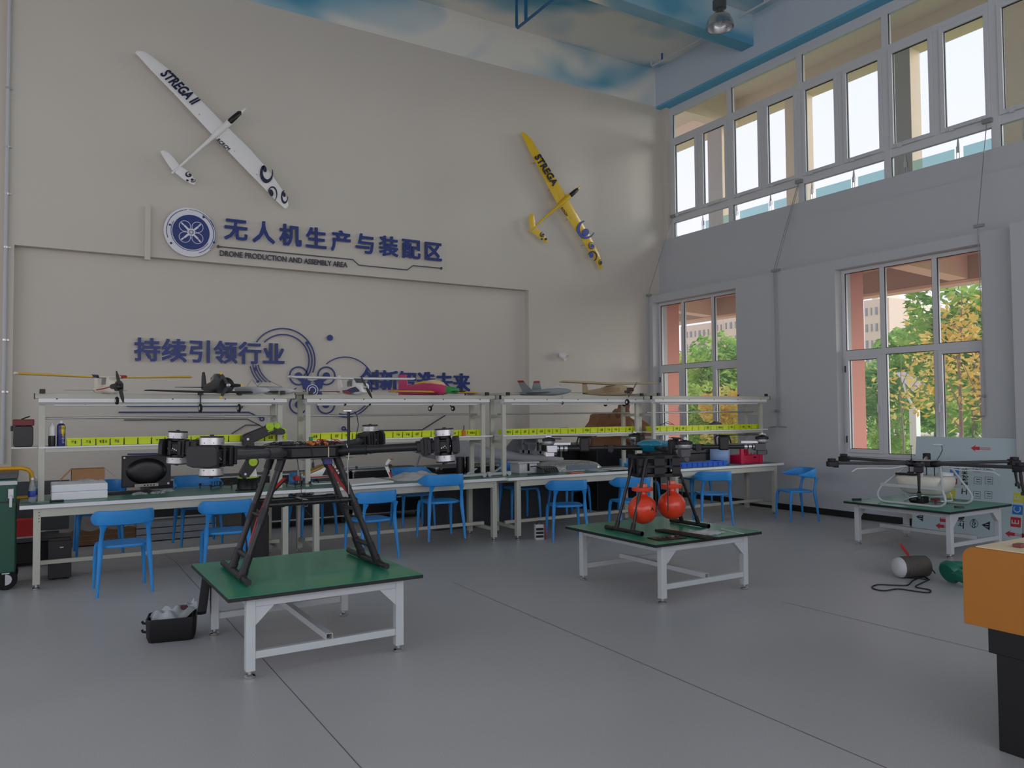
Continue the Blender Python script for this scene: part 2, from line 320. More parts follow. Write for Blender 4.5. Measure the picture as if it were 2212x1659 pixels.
def workbench(x0, x1, lx0, lx1, yf, yb, px0, px1, label, rear_lamp=True):
    """x0..x1 top, lx legs, yf front edge, yb rear edge, px posts of the upper rack"""
    root = thing('workbench', label, 'workbench', ((x0+x1)/2, (yf+yb)/2, 0), group=None)
    B = lambda g, n, m, **k: g.build(n, m, root, True, **k)
    fy, ry = yf+.06, yb-.28; RX = .09 if px1 == 7.373 else .16
    o = B(G().box(x0, x1, yf+.003, yb-.003, TH-.032, TH), 'tabletop', M_green, smooth=0, bevel=.002)
    B(G().box(x0, x1, yf, yf+.003, TH-.033, TH+.001).box(x0, x1, yb-.003, yb, TH-.033, TH+.001).box(x0-.003, x0, yf, yb, TH-.033, TH+.001).box(x1, x1+.003, yf, yb, TH-.033, TH+.001), 'edge_band', M_edge, smooth=0)
    for y_, t_ in ((fy, .03), (ry, .02)): B(G().box(lx0, lx1, y_-t_, y_+t_, TH-.115, TH-.033), 'apron', M_sage, smooth=0, bevel=.004)
    for lx, s in ((lx0, 1), (lx1, -1)):
        for y in (fy, ry):
            g = G().box(lx-.03, lx+.03, y-.032, y+.032, .05, TH-.034)
            leg = B(g, 'leg', M_sage, smooth=0, bevel=.004)
            h = G()
            for k in range(4): h.cyl((lx+.015*s, y-.0335, TH-.07-.028*k), (lx+.015*s, y-.031, TH-.07-.028*k), .005, n=8)
            if y == fy: h.build('bolt_hole', M_blackp, leg, True, smooth=0)
            f = G(); foot(f, lx, y); f.build('levelling_foot', M_chrome, leg, True)
        B(G().box(lx-.02, lx+.02, fy+.032, ry-.032, .13, .17), 'side_stretcher', M_sage, smooth=0, bevel=.003)
    ym = (fy+ry)/2
    B(G().box(lx0-.03, lx1+.03, ym-.02, ym+.02, .17, .21), 'long_stretcher', M_sage, smooth=0, bevel=.003)
    # rack standing on the top
    py, qy = yf+.35, yf+.65
    for px in (px0, px1):
        for y in (py, qy):
            p = B(G().box(px-.027, px+.027, y-.02, y+.02, TH, 1.76), 'post', M_sage, smooth=0, bevel=.003)
        for z0, z1 in ((1.52, 1.56), (1.20, 1.235)): B(G().box(px-.016, px+.016, py+.02, qy-.02, z0, z1), 'rack_crossbar', M_sage, smooth=0, bevel=.003)
        t = B(G().box(px-.022, px+.022, py-.10, qy+.12, 1.812, 1.845), 'top_crossbar', M_sage, smooth=0, bevel=.003)
        for y_ in (py-.13, qy+.12): G().box(px-.024, px+.024, y_, y_+.03, 1.808, 1.85).build('end_cap', M_blackp, t, True, smooth=0, bevel=.003)
    for y in (py-.03, qy+.03):
        r = B(G().box(px0-.06, px1+RX, y-.02, y+.02, 1.765, 1.81), 'top_rail', M_sage, smooth=0, bevel=.003)
        for x_ in (px0-.068, px1+RX): G().box(x_, x_+.008, y-.022, y+.022, 1.762, 1.813).build('end_cap', M_blackp, r, True, smooth=0)
    B(G().box(px0-.02, px1+RX-.03, py-.03, qy+.06, 1.283, 1.30), 'shelf', M_edge, smooth=0, bevel=.002)
    B(G().box(px0+.027, px1-.027, py-.018, py+.018, 1.245, 1.283), 'shelf_rail', M_sage, smooth=0, bevel=.003)
    B(G().cyl((px0, (py+qy)/2, 1.572), (px1, (py+qy)/2, 1.572), .011), 'hanging_rod', M_alu)
    lm = B(G().loft([[(px0-.03, py-.075+a, 1.705+b) for a, b in ((0, .02), (.03, 0), (.07, 0), (.1, .02), (.1, .058), (0, .058))], [(px1+.06, py-.075+a, 1.705+b) for a, b in ((0, .02), (.03, 0), (.07, 0), (.1, .02), (.1, .058), (0, .058))]]), 'lamp_batten', M_lampw, smooth=20)
    G().cyl((px0+.1, py-.025, 1.70), (px1-.1, py-.025, 1.70), .013).build('lamp_tube', M_lampw, lm, True)
    sc = G()
    for k in range(5): sc.cyl((px0+.12+k*(px1-px0-.2)/4, py-.077, 1.758), (px0+.12+k*(px1-px0-.2)/4, py-.074, 1.758), .007, n=8)
    sc.build('screw', M_blackp, lm, True)
    if rear_lamp: B(G().box(px0, px1+.05, qy+.0, qy+.09, 1.715, 1.762), 'rear_lamp_batten', M_lampw, smooth=0, bevel=.004)
    return root
BENCH = [(-.105, 2.497, .03, 2.30, 8.38, 9.41, .06, 2.32), (2.503, 5.00, 2.63, 4.87, 8.35, 9.32, 2.625, 4.885),
         (5.006, 7.49, 5.17, 7.35, 8.27, 9.15, 5.146, 7.373), (7.496, 9.85, 7.66, 9.70, 8.09, 8.98, 7.53, 9.757)]
BN = ['leftmost long green-topped workbench, with a white foam box and monitor on it', 'second green-topped workbench from the left, with a model helicopter on it',
      'third green-topped workbench from the left, with a foil-wrapped parcel on it', 'rightmost green-topped workbench, by the windows, with a crimson crate on it']
for b_, nme in zip(BENCH, BN): workbench(*b_, nme)

# ---- lime bins in a row on every shelf
def make_bin(T=None):
    g = G(); w_, d_, h_ = .118, .17, .072
    o = [(-w_/2, 0), (w_/2, 0), (w_/2, d_), (-w_/2, d_)]; i_ = [(-w_/2+.004, .004), (w_/2-.004, .004), (w_/2-.004, d_-.004), (-w_/2+.004, d_-.004)]
    s = .94
    g.loft([[(x*s, y*s+.004, 0) for x, y in o], [(x, y, h_) for x, y in o], [(x, y, h_) for x, y in i_], [(x*s, y*s+.004, .004) for x, y in i_]])
    g.box(-w_/2-.003, w_/2+.003, -.006, .006, h_-.010, h_+.003)
    return g
def label_strokes(seed, kind):
    rr = random.Random(seed); g = G()
    nchar = 2 if kind else rr.choice((2, 3))
    for c in range(nchar):
        cx = (c-(nchar-1)/2)*.024
        for k in range(5):
            if rr.random() < .5: zz = .022+rr.random()*.028; g.box(cx-.009, cx+.009, -.0062, -.0055, zz, zz+.003)
            else: xx = cx+(rr.random()-.5)*.016; g.box(xx, xx+.003, -.0062, -.0055, .020, .048)
    return g
ORD = ['first', 'second', 'third', 'fourth', 'fifth', 'sixth', 'seventh', 'eighth', 'ninth', 'tenth', 'eleventh', 'twelfth', 'thirteenth', 'fourteenth', 'fifteenth', 'sixteenth', 'seventeenth', 'eighteenth']
BW = ['leftmost workbench', 'second workbench', 'third workbench', 'rightmost workbench']
bin_me = None; strokes = [label_strokes(s, s % 2) for s in range(7)]; stroke_me = {}
for bi, b_ in enumerate(BENCH):
    px0, px1, yy = b_[6], b_[7], b_[4]+.385
    x = px0+.27 if bi == 0 else px0+.095; k = 0; rr = random.Random(bi)
    while x < px1+(.02 if bi == 2 else .09):
        r = thing('parts_bin', '%s lime parts bin from the left, shelf of the %s' % (ORD[k], BW[bi]), 'storage bin', (x, yy, 1.3015), group='lime parts bins on the %s' % BW[bi])
        if bin_me is None: o = make_bin().build('bin_body', M_lime, r, smooth=30); bin_me = o.data
        else: o = bpy.data.objects.new('bin_body', bin_me); col.objects.link(o); o.parent = r
        q = rr.randrange(10)
        if q < 7:
            if q not in stroke_me: o = strokes[q].build('handwritten_label', M_ink, r, smooth=0); stroke_me[q] = o.data
            else: o = bpy.data.objects.new('handwritten_label', stroke_me[q]); col.objects.link(o); o.parent = r
        x += .1265; k += 1
        if any(abs(x-p) < .0 for p in (px0, px1)): x += .1

# ---- low tables
M_top = mat('green_laminate_table_top', (38, 138, 104), .33, var=.06, scale=4, coat=.15)
M_phen = mat('black_phenolic_edge', (24, 25, 26), .5)
def low_table(cx, cy, label):
    root = thing('low_table', label, 'table', (cx, cy, 0)); S = .63; h = .512
    o = G().box(-S, S, -S, S, h-.004, h).build('tabletop', M_top, root, smooth=0, bevel=.0015)
    G().box(-S, S, -S, S, h-.026, h-.004).build('edge_layer', M_phen, root, smooth=0)
    lx, ly = .485, .545
    for bx in ((-lx, lx, -ly-.02, -ly+.02), (-lx, lx, ly-.02, ly+.02), (-lx-.015, -lx+.015, -ly, ly), (lx-.015, lx+.015, -ly, ly)): G().box(*bx, h-.085, h-.027).build('apron', M_galv, root, smooth=0, bevel=.003)
    for sx in (-1, 1):
        for sy in (-1, 1):
            g = G().box(sx*lx-.028, sx*lx+.028, sy*ly-.028, sy*ly+.028, .045, h-.027)
            lg = g.build('leg', M_galv, root, smooth=0, bevel=.004)
            f = G(); foot(f, sx*lx, sy*ly, .046, .036); f.build('levelling_foot', M_chrome, lg)
            a = sx*(lx-.028); b_ = sx*(lx-.14)
            G().add([(a, sy*ly-.021, h-.085), (b_, sy*ly-.021, h-.085), (a-sx*.0, sy*ly-.021, h-.195), (a, sy*ly+.021, h-.085), (b_, sy*ly+.021, h-.085), (a, sy*ly+.021, h-.195)], [(0, 1, 2), (3, 5, 4), (0, 3, 4, 1), (1, 4, 5, 2), (2, 5, 3, 0)]).build('gusset', M_galv, lg, smooth=0)
    for sy in (-1, 1): G().box(-lx+.028, lx-.028, sy*ly-.02, sy*ly+.02, .115, .16).build('stretcher', M_galv, root, smooth=0, bevel=.003)
    g = G(); w_ = .022
    for (x0, x1, z0, z1) in ((-w_, w_, .161, .164), (-w_, w_, .198, .201), (-w_, -w_+.003, .164, .198), (w_-.003, w_, .164, .198)): g.box(x0, x1, -ly-.03, ly+.03, z0, z1)
    g.build('centre_bar', M_galv, root, smooth=0)
    g = G()
    for sy in (-1, 1): g.lathe([(.008, .155), (.008, .167)], 8, Matrix.Translation((0, sy*ly, 0)))
    g.build('bolt', M_chrome, root)
    return root
T1 = low_table(1.615, 5.46, 'low green-topped table at front left, carrying the big black multirotor'); TT = .512
T2 = low_table(4.94, 5.46, 'low green-topped table in the middle, under the drone with orange balls')
T3 = low_table(8.83, 5.25, 'low green-topped table at right, carrying the white-tanked spraying drone')

# ---- blue plastic armchairs
M_blue = mat('azure_blue_polypropylene', (42, 142, 214), .42, var=.03, scale=5)
def make_chair(label):
    root = thing('plastic_chair', label, 'chair')
    # seat: dished rounded slab
    rings = []; n = 28
    def sup(a, rx, ry, p=4.2):
        c, s = math.cos(a), math.sin(a); return (rx*abs(c)**(2/p)*(1 if c >= 0 else -1), ry*abs(s)**(2/p)*(1 if s >= 0 else -1))
    for (k, z) in ((.90, .410), (.98, .414), (1.0, .426), (.98, .436), (.9, .438), (.6, .432), (.2, .428)):
        rings.append([(sup(2*PI*i/n, .205*k, .20*k)[0]*(1+.06*math.sin(2*PI*i/n)), sup(2*PI*i/n, .205*k, .20*k)[1], z) for i in range(n)])
    G().loft(rings).build('seat', M_blue, root, smooth=50)
    for s in (-1, 1):
        G().tube([(s*.215, .195, 0), (s*.208, .187, .2), (s*.198, .175, .37), (s*.185, .155, .42)], [.0125, .0165, .022, .024], n=12).build('leg', M_blue, root)
        G().tube([(s*.222, -.235, 0), (s*.212, -.215, .2), (s*.198, -.192, .38), (s*.196, -.190, .44), (s*.192, -.20, .50), (s*.186, -.217, .57), (s*.180, -.232, .62)], [.013, .017, .023, .0225, .017, .019, .032], n=12, flat=1).build('leg', M_blue, root)
    # back band sweeping forward into short arms
    plan = [(-.244, .085), (-.250, .03), (-.250, -.05), (-.240, -.12), (-.215, -.185), (-.17, -.228), (-.09, -.25), (0, -.256)]
    plan = plan+[(-x, y) for x, y in plan[-2::-1]]; N = len(plan); rings = []
    for i, (x, y) in enumerate(plan):
        u = abs(i-(N-1)/2)/((N-1)/2)          # 0 centre .. 1 tip
        top = .755 if u < .52 else .755-.07*min(1, (u-.52)/.3)
        bot = .618 if u < .62 else .618+.027*min(1, (u-.62)/.25)
        if u > .99: top -= .012; bot += .012
        t = Vector((plan[min(N-1, i+1)][0]-plan[max(0, i-1)][0], plan[min(N-1, i+1)][1]-plan[max(0, i-1)][1], 0)).normalized(); nrm = Vector((t.y, -t.x, 0)); w_ = .008
        lean = .012*(1-u)
        c = Vector((x, y, 0)); r_ = []
        for (a, z) in ((-1, bot), (1, bot), (1.25, (bot*2+top)/3), (1.1, (bot+2*top)/3), (.8, top), (-.8, top), (-1.1, (bot+2*top)/3), (-1.25, (bot*2+top)/3)):
            r_.append(c+nrm*w_*a+Vector((0, -lean*(z-.6)/.1, z)))
        rings.append(r_)
    G().loft(rings).build('backrest', M_blue, root, smooth=50, sub=1)
    return root
CHAIRS = [(.70, 8.01, .0, .03, 'blue chair standing at the left end of the leftmost bench, nearest the green bin'), (1.655, 8.27, 0, -.08, 'blue chair tucked behind the front left low table, left of the big drone leg'),
      (3.19, 8.24, 0, .13, 'blue chair in front of the second bench, just right of the big drone'), (4.06, 8.27, .138, -.10, 'blue chair hung by its arms on the front edge of the second bench'),
      (5.73, 8.08, 0, -.38, 'blue chair beside the small battery case, in front of the third bench'), (6.66, 7.96, 0, -.30, 'blue chair partly hidden behind the left orange ball'),
      (8.19, 7.98, 0, -.50, 'blue chair in front of the rightmost bench, right of the orange balls'), (9.43, 7.55, 0, 1.17, 'blue chair turned sideways by the window wall, rightmost of all chairs'),
      (.60, 9.44, .138, PI, 'blue chair hung on the rear edge of the leftmost bench, behind the foam box'), (1.59, 9.40, .138, PI+.04, 'blue chair hung on the rear edge of the leftmost bench, right of the monitor'),
      (2.84, 9.20, .138, PI+.1, 'blue chair hung at the rear left of the second bench, under the helicopter'), (4.13, 9.18, .138, PI-.05, 'blue chair hung at the rear of the second bench, under its right half'),
      (5.66, 9.06, .138, PI-.12, 'blue chair hung at the rear left of the third bench'), (6.47, 9.02, .138, PI+.05, 'blue chair hung at the rear middle of the third bench, behind another chair'),
      (7.62, 8.86, .138, PI, 'blue chair hung behind the orange balls, where the third and rightmost benches meet'), (8.66, 8.84, .138, PI, 'blue chair hung at the rear of the rightmost bench')]
ch0 = None
for x, y, z, rz, lb in CHAIRS:
    if ch0 is None: ch0 = make_chair(lb); o = ch0
    else: o = dup(ch0, label=lb)
    o.location = (x, y, z); o.rotation_euler = (0, 0, rz); o['group'] = 'blue plastic chairs around the workbenches'
# ================================================================ multirotors
M_carbon = mat('matt_black_carbon_tube', (30, 30, 31), .38, var=.15, scale=30)
M_carbong = mat('dark_grey_composite_tube', (62, 62, 64), .35, var=.08)
M_cast = mat('black_moulded_nylon', (22, 22, 24), .5, var=.1)
M_silver = mat('silver_motor_can', (200, 200, 200), .3, metal=.8, var=.03)
M_red = mat('red_silicone_wire', (176, 36, 34), .45, var=.05)
M_orange = mat('copper_orange_connector', (196, 108, 40), .45, var=.15, scale=60)
M_wire = mat('black_cable', (18, 18, 19), .5, var=0)
M_bluebox = mat('dark_blue_anodised_box', (38, 50, 120), .4, var=.05)
M_whitep = mat('white_plastic', (228, 229, 226), .4, var=.02)
M_pcbg = mat('green_connector', (36, 120, 66), .5, var=.05)

# ---- big black coaxial quad on the front table
D1 = thing('multirotor_drone', 'large black eight-motor drone with silver motors, tall tube legs, on the front left table', 'drone', (1.64, 5.46, TT))
def W(g, n, m, p=D1, **k): return g.build(n, m, p, True, **k)
cx, cy, zb = 1.625, 5.46, 1.335
o8 = [(-.25, -.12), (-.15, -.22), (.15, -.22), (.25, -.12), (.25, .12), (.15, .22), (-.15, .22), (-.25, .12)]
body = W(G().prism([(cx+x, cy+y) for x, y in o8], zb-.034, zb+.034), 'hub', M_cast, smooth=0, bevel=.006)
W(G().prism([(cx+x*1.06, cy+y*1.08) for x, y in o8], zb+.036, zb+.042), 'top_plate', M_carbon, smooth=0, bevel=.001)
W(G().prism([(cx+x*1.04, cy+y*1.05) for x, y in o8], zb-.042, zb-.036), 'bottom_plate', M_carbon, smooth=0, bevel=.001)
rnd = random.Random(3); g = G()
for k in range(46):
    a, b_ = cx-.2+rnd.random()*.4, cy-.17+rnd.random()*.3; dx, dy = (rnd.random()-.5)*.16, (rnd.random()-.5)*.1
    g.tube([(a-dx, b_-dy, zb+.046), (a, b_+.01, zb+.05+rnd.random()*.022), (a+dx, b_+dy, zb+.047)], .0028, n=5)
W(g, 'wiring', M_wire)
g = G()
for k in range(14):
    a, b_ = cx-.01+rnd.random()*.14, cy-.16+rnd.random()*.12
    g.box(a, a+.022, b_, b_+.012, zb+.043, zb+.06+rnd.random()*.016)
W(g, 'connector_block', M_orange, smooth=0, bevel=.002)
g = G()
for k in range(9):
    a, b_ = cx-.02+rnd.random()*.22, cy-.1+rnd.random()*.12
    g.tube([(a, b_, zb+.05), (a+.03, b_+.02, zb+.08), (a+.08, b_+.01, zb+.052)], .003, n=5)
W(g, 'red_wiring', M_red)
W(G().box(cx+.02, cx+.045, cy-.05, cy-.03, zb+.06, zb+.1), 'signal_plug', M_pcbg, smooth=0, bevel=.003)
g = G(); g.box(cx+.11, cx+.20, cy-.03, cy+.10, zb+.045, zb+.065).box(cx-.16, cx-.08, cy-.02, cy+.08, zb+.045, zb+.07); W(g, 'controller', M_cast, smooth=0, bevel=.004)
gp = PY(753, 930, 5.52); gt = PY(753, 889, 5.52)
gm = W(G().cyl((gp.x, gp.y, zb+.042), (gt.x, gt.y, gt.z), .011), 'gps_mast', M_cast)
W(G().lathe([(.02, -.004), (.046, 0), (.046, .010), (.04, .013)], 20, Matrix.Translation((gt.x+.0, gt.y, gt.z))), 'gps_puck', M_silver, gm)
W(G().tube([(gt.x+.04, gt.y, gt.z+.008), (gt.x+.065, gt.y, gt.z-.03), (gt.x+.075, gt.y, gt.z-.1), (gt.x+.05, gt.y, zb+.05)], .003, n=6), 'gps_cable', M_wire, gm)
mot = [PY(457, 986, 4.77), PY(961, 962, 4.88), PY(800, 948, 6.24), PY(383, 967, 5.99)]
corner = [(-.2, -.17), (.2, -.17), (.2, .17), (-.2, .17)]
for i, m in enumerate(mot):
    s = Vector((cx+corner[i][0]*.9, cy+corner[i][1]*.9, zb)); d = (m-s); L = d.length; d.normalize(); sd = Vector((-d.y, d.x, 0)); up = d.cross(sd).normalized()
    if up.z < 0: up = -up
    arm = W(G().cyl(s, m-d*.10, .0285, n=20), 'arm', M_carbong if i == 0 else M_carbon)
    W(G().cyl(s, s+d*L*.28, .034, n=20).cyl(s+d*(L*.28-.01), s+d*L*.28, .037, n=20), 'arm_sleeve', M_carbong if i == 0 else M_cast, arm)
    T = frame(m, d, sd, up)
    g = G()
    for z0, z1 in ((.030, .040), (-.040, -.030)): g.prism([(-.20, -.035), (-.16, -.045), (-.06, -.045), (-.03, -.058), (.045, -.058), (.06, -.045), (.06, .045), (.045, .058), (-.03, .058), (-.06, .045), (-.16, .045), (-.20, .035)], z0, z1, T)
    g.box(-.19, -.06, -.036, .036, -.03, .03, T).box(-.05, .05, -.05, .05, -.03, .03, T)
    mt = W(g, 'motor_mount', M_cast, arm, smooth=0, bevel=.004)
    g = G()
    for yy in (-.05, .05):
        for xx in (-.15, -.1, -.04, .03): g.box(xx-.012, xx+.012, yy-.012, yy+.012, -.052, .052, T)
    for xx in (-.13, -.05): g.box(xx-.02, xx+.02, -.048, .048, -.062, .062, T)
    W(g, 'clamp', M_cast, arm, smooth=0, bevel=.005)
    W(G().prism([(-.062, -.085), (-.03, -.1), (.05, -.1), (.062, -.06), (.062, .06), (.05, .1), (-.03, .1), (-.062, .085)], .062, .092, T @ Matrix.Rotation(R(90), 4, 'Y')), 'end_guard', M_cast, arm, smooth=0, bevel=.006)
    for sgn in (1, -1):
        Tm = T if sgn == 1 else T @ Matrix.Rotation(PI, 4, 'X')
        W(G().lathe([(.03, .04), (.045, .05), (.045, .068)], 20, Tm), 'motor_base', M_cast, arm)
        can = W(G().lathe([(.062, .066), (.0675, .068), (.0675, .108), (.062, .110)], 32, Tm), 'motor', M_silver, arm)
        g = G().lathe([(.064, .1105), (.0655, .112), (.0655, .117), (.02, .118), (.012, .119), (.012, .126)], 32, Tm)
        for k in range(8): g.cyl(Tm @ Vector((.0676*math.cos(k*PI/4), .0676*math.sin(k*PI/4), .078)), Tm @ Vector((.069*math.cos(k*PI/4), .069*math.sin(k*PI/4), .078)), .003, n=8)
        W(g, 'rotor_plate', M_cast, arm)
    g = G()
    for k in range(6): g.box(-.02+k*.012, -.014+k*.012, .0505, .053, -.02+.006*(k % 3), -.012+.006*(k % 3), T).box(-.02+k*.012, -.014+k*.012, -.053, -.0505, -.02+.006*(k % 3), -.012+.006*(k % 3), T)
    W(g, 'screw', M_silver, mt, smooth=0)
LT = {}
for sx in (-1, 1):
    for y0, y1 in ((5.34, 5.27), (5.62, 5.57)):
        top = Vector((cx+sx*.185, y0, zb-.03)); bot = Vector((cx+sx*.46, y1, TT+.045)); LT[(sx, y0)] = (top, bot)
        lg = W(G().cyl(top, bot, .021, n=16), 'landing_leg', M_carbon)
        d = (bot-top).normalized()
        W(G().cyl(top-d*.02, top+d*.10, .027, n=16).cyl(bot-d*.13, bot-d*.02, .026, n=16).cyl(bot-d*.03, bot+d*.012, .03, n=14), 'joint_sleeve', M_cast, lg)
        mid = top.lerp(bot, .52); W(G().cyl(mid-d*.06, mid+d*.05, .0265, n=14), 'mid_sleeve', M_cast, lg)
    xk = cx+sx*.465
    sk = W(G().cyl((xk, 5.09, TT+.026), (xk, 5.86, TT+.026), .0205, n=18).cyl((xk, 5.22, TT+.026), (xk, 5.62, TT+.026), .0245, n=18), 'skid', M_carbon)
    a = LT[(sx, 5.34)]; b_ = LT[(sx, 5.62)]
    W(G().cyl(a[0].lerp(a[1], .86), b_[0].lerp(b_[1], .86), .019, n=14), 'skid_brace', M_carbon)
    W(G().cyl(a[0].lerp(a[1], .52), b_[0].lerp(b_[1], .52), .013, n=12), 'leg_brace', M_carbon)
for y in (5.34, 5.62):
    a, b_ = LT[(-1, y)], LT[(1, y)]
    p, q = a[0].lerp(a[1], .42), b_[0].lerp(b_[1], .42)
    W(G().cyl(p, q, .0165, n=14).cyl(p.lerp(q, .12), p.lerp(q, .2), .021, n=14).cyl(p.lerp(q, .5), p.lerp(q, .56), .018, n=14).cyl(p.lerp(q, .84), p.lerp(q, .92), .021, n=14), 'cross_tube', M_carbon)
a, b_ = LT[(-1, 5.34)], LT[(1, 5.34)]; c = LT[(1, 5.62)]; e = LT[(-1, 5.62)]
for k, off in enumerate((-.012, 0, .012)):
    W(G().tube([e[0]+Vector((.07+off, -.09, -.16)), e[0].lerp(e[1], .35)+Vector((.05+off, -.1, 0)), e[0].lerp(e[1], .55)+Vector((.02+off, -.16, 0)), e[0].lerp(e[1], .8)+Vector((.03+off, -.17, .02))], .0065, n=7), 'power_wire', M_red if k != 2 else M_wire)
    W(G().tube([c[0]+Vector((-.03+off, -.12, .0)), c[0].lerp(c[1], .12)+Vector((-.02+off, -.13, 0)), c[0].lerp(c[1], .28)+Vector((.0+off, -.16, 0)), c[0].lerp(c[1], .44)+Vector((.04+off, -.22, .0))], .006, n=7), 'power_wire', M_red if k != 2 else M_wire)
W(G().box(cx+.09, cx+.15, 5.3, 5.34, zb-.09, zb-.04), 'power_module', M_bluebox, smooth=0, bevel=.003)
W(G().box(cx-.17, cx-.14, 5.5, 5.55, zb-.11, zb-.04), 'power_module', M_bluebox, smooth=0, bevel=.003)
g = G().tube([(cx-.02, 5.23, zb+.04), (cx-.01, 5.225, zb-.05), (cx-.012, 5.225, zb-.065)], .0025, n=6); g.tube([(cx-.012, 5.225, zb-.065), (cx-.012, 5.225, zb-.075), (cx-.012, 5.225, zb-.10), (cx-.012, 5.225, zb-.105)], [.004, .009, .009, .003], n=8)
W(g, 'dangling_lead', M_wire)
W(G().tube([(cx+.23, 5.25, zb+.05), (cx+.245, 5.23, zb), (cx+.235, 5.24, zb-.1), (cx+.25, 5.25, zb-.3)], .003, n=6), 'strap', M_alu)
W(G().bar((cx+.10, 5.237, zb+.042), (cx+.10, 5.237, zb-.04), .008, .003), 'tie', mat('pale_cable_tie', (190, 170, 150), .6), smooth=0)
W(G().tube([(cx-.10, 5.3, zb-.04), (cx-.085, 5.28, zb-.15), (cx-.07, 5.29, zb-.3), (cx-.06, 5.27, zb-.38), (cx-.02, 5.24, zb-.43)], .0022, n=6).tube([(cx+.16, 5.3, zb-.09), (cx+.15, 5.28, zb-.25), (cx+.17, 5.27, zb-.34)], .003, n=6), 'loose_lead', M_wire)
W(G().box(cx-.03, cx-.005, 5.33, 5.62, 1.0, 1.004).tube([(cx-.02, 5.5, 1.004), (cx+.03, 5.42, .99), (cx+.11, 5.4, .992)], .004, n=6), 'strap', M_alu, smooth=0)

# ---- drone with the teal hub on the middle table
D2 = thing('multirotor_drone', 'black four-arm drone with a teal hub cover, standing on the middle table', 'drone', (4.85, 5.45, TT))
M_teal = mat('teal_gloss_plastic', (24, 120, 146), .22, var=.03, coat=.4)
M_cam = mat('charcoal_grey_casting', (70, 72, 74), .4, var=.08)
W2_ = lambda g, n, m, p=D2, **k: g.build(n, m, p, True, **k)
c0 = Vector((4.86, 5.45, 1.285)); za = 1.262
rings = []
for z, rx, ry in ((-.060, .085, .085), (-.052, .10, .10), (-.02, .115, .10), (.0, .14, .12), (.02, .135, .115), (.042, .09, .08), (.052, .04, .035), (.053, .005, .005)):
    rings.append([Vector((c0.x+rx*(1+.12*math.cos(4*(t-R(-31)-0))) * math.cos(t), c0.y+rx*(1+.12*math.cos(4*(t-R(-31)))) * math.sin(t), c0.z+z)) for t in [2*PI*i/32 for i in range(32)]])
W2_(G().loft(rings), 'hub_cover', M_teal, smooth=60)
for k, ang in enumerate((-31, 60, 152, -117)):
    d = Vector((math.cos(R(ang)), math.sin(R(ang)), 0)); s = Vector((-d.y, d.x, 0)); Z = Vector((0, 0, 1)); o = Vector((c0.x, c0.y, za)); T = frame(o, d, s, Z)
    RL = 1.0 if k == 0 else .97
    arm = W2_(G().cyl(T @ Vector((.08, 0, 0)), T @ Vector((RL-.06, 0, 0)), .021, n=18).cyl(T @ Vector((.07, 0, 0)), T @ Vector((.16, 0, 0)), .026, n=18), 'arm', M_carbon)
    W2_(G().cyl(T @ Vector((.36, 0, 0)), T @ Vector((.46, 0, 0)), .028, n=18).box(.38, .43, -.032, .032, -.03, .024, T).cyl(T @ Vector((.40, -.03, -.028)), T @ Vector((.40, .03, -.028)), .014), 'fold_joint', M_cast, arm)
    W2_(G().prism([(-.075, -.04), (-.075, .04), (.05, .04), (.05, -.04)], .60, .685, T @ frame((0, 0, .02), (0, 0, -1), (0, 1, 0), (1, 0, 0))), 'tube_clamp', M_cast, arm, smooth=0, bevel=.012)
    g = G(); g.tube([T @ Vector(p) for p in ((.58, .02, .02), (.57, .02, .09), (.60, .02, .105), (.70, .02, .10), (.72, .02, .03))], .009, n=8, flat=1)
    W2_(g, 'blade_holder', M_cast, arm)
    g = G()
    for a in (RL-.17, RL-.13, RL-.09): g.cyl(T @ Vector((a, 0, 0)), T @ Vector((a+.028, 0, 0)), .026, n=18)
    W2_(g, 'clamp_ring', M_alu, arm)
    W2_(G().box(RL-.075, RL+.02, -.04, .04, -.035, .03, T).box(RL-.05, RL+.035, -.02, .02, -.075, -.03, T).cyl(T @ Vector((RL+.034, 0, -.05)), T @ Vector((RL+.045, 0, -.05)), .022, n=16), 'motor_bracket', M_cam if k != 2 else M_alu, arm, smooth=30, bevel=.005)
    W2_(G().box(RL-.2, RL-.04, -.022, .022, .03, .055, T), 'speed_controller', M_alu, arm, smooth=0, bevel=.003)
    mo = W2_(G().lathe([(.03, .03), (.052, .04), (.056, .05), (.056, .066), (.052, .068)], 28, T @ Matrix.Translation((RL, 0, 0))), 'motor_stator', M_alu, arm)
    W2_(G().lathe([(.058, .069), (.060, .071), (.060, .088), (.055, .092), (.03, .098), (.012, .1), (.012, .108)], 28, T @ Matrix.Translation((RL, 0, 0))), 'motor_bell', M_cast, arm)
    g = G()
    for bs in (1, -1): g.loft([[T @ Vector((RL+bs*a if False else RL-.02*bs-a, bs*(.012+b_), .104+h)) for b_, h in ((0, 0), (w_, .004), (w_, .008), (0, .005))] for a, w_ in ((0, .022), (.12, .034), (.3, .028), (.42, .008))])
    W2_(g, 'propeller_blade', M_cast, arm, smooth=30)
    W2_(G().box(RL-.03, RL+.03, -.02, .02, .104, .118, T).cyl(T @ Vector((RL, 0, .118)), T @ Vector((RL, 0, .128)), .012), 'propeller_hub', M_silver, arm, smooth=30, bevel=.002)
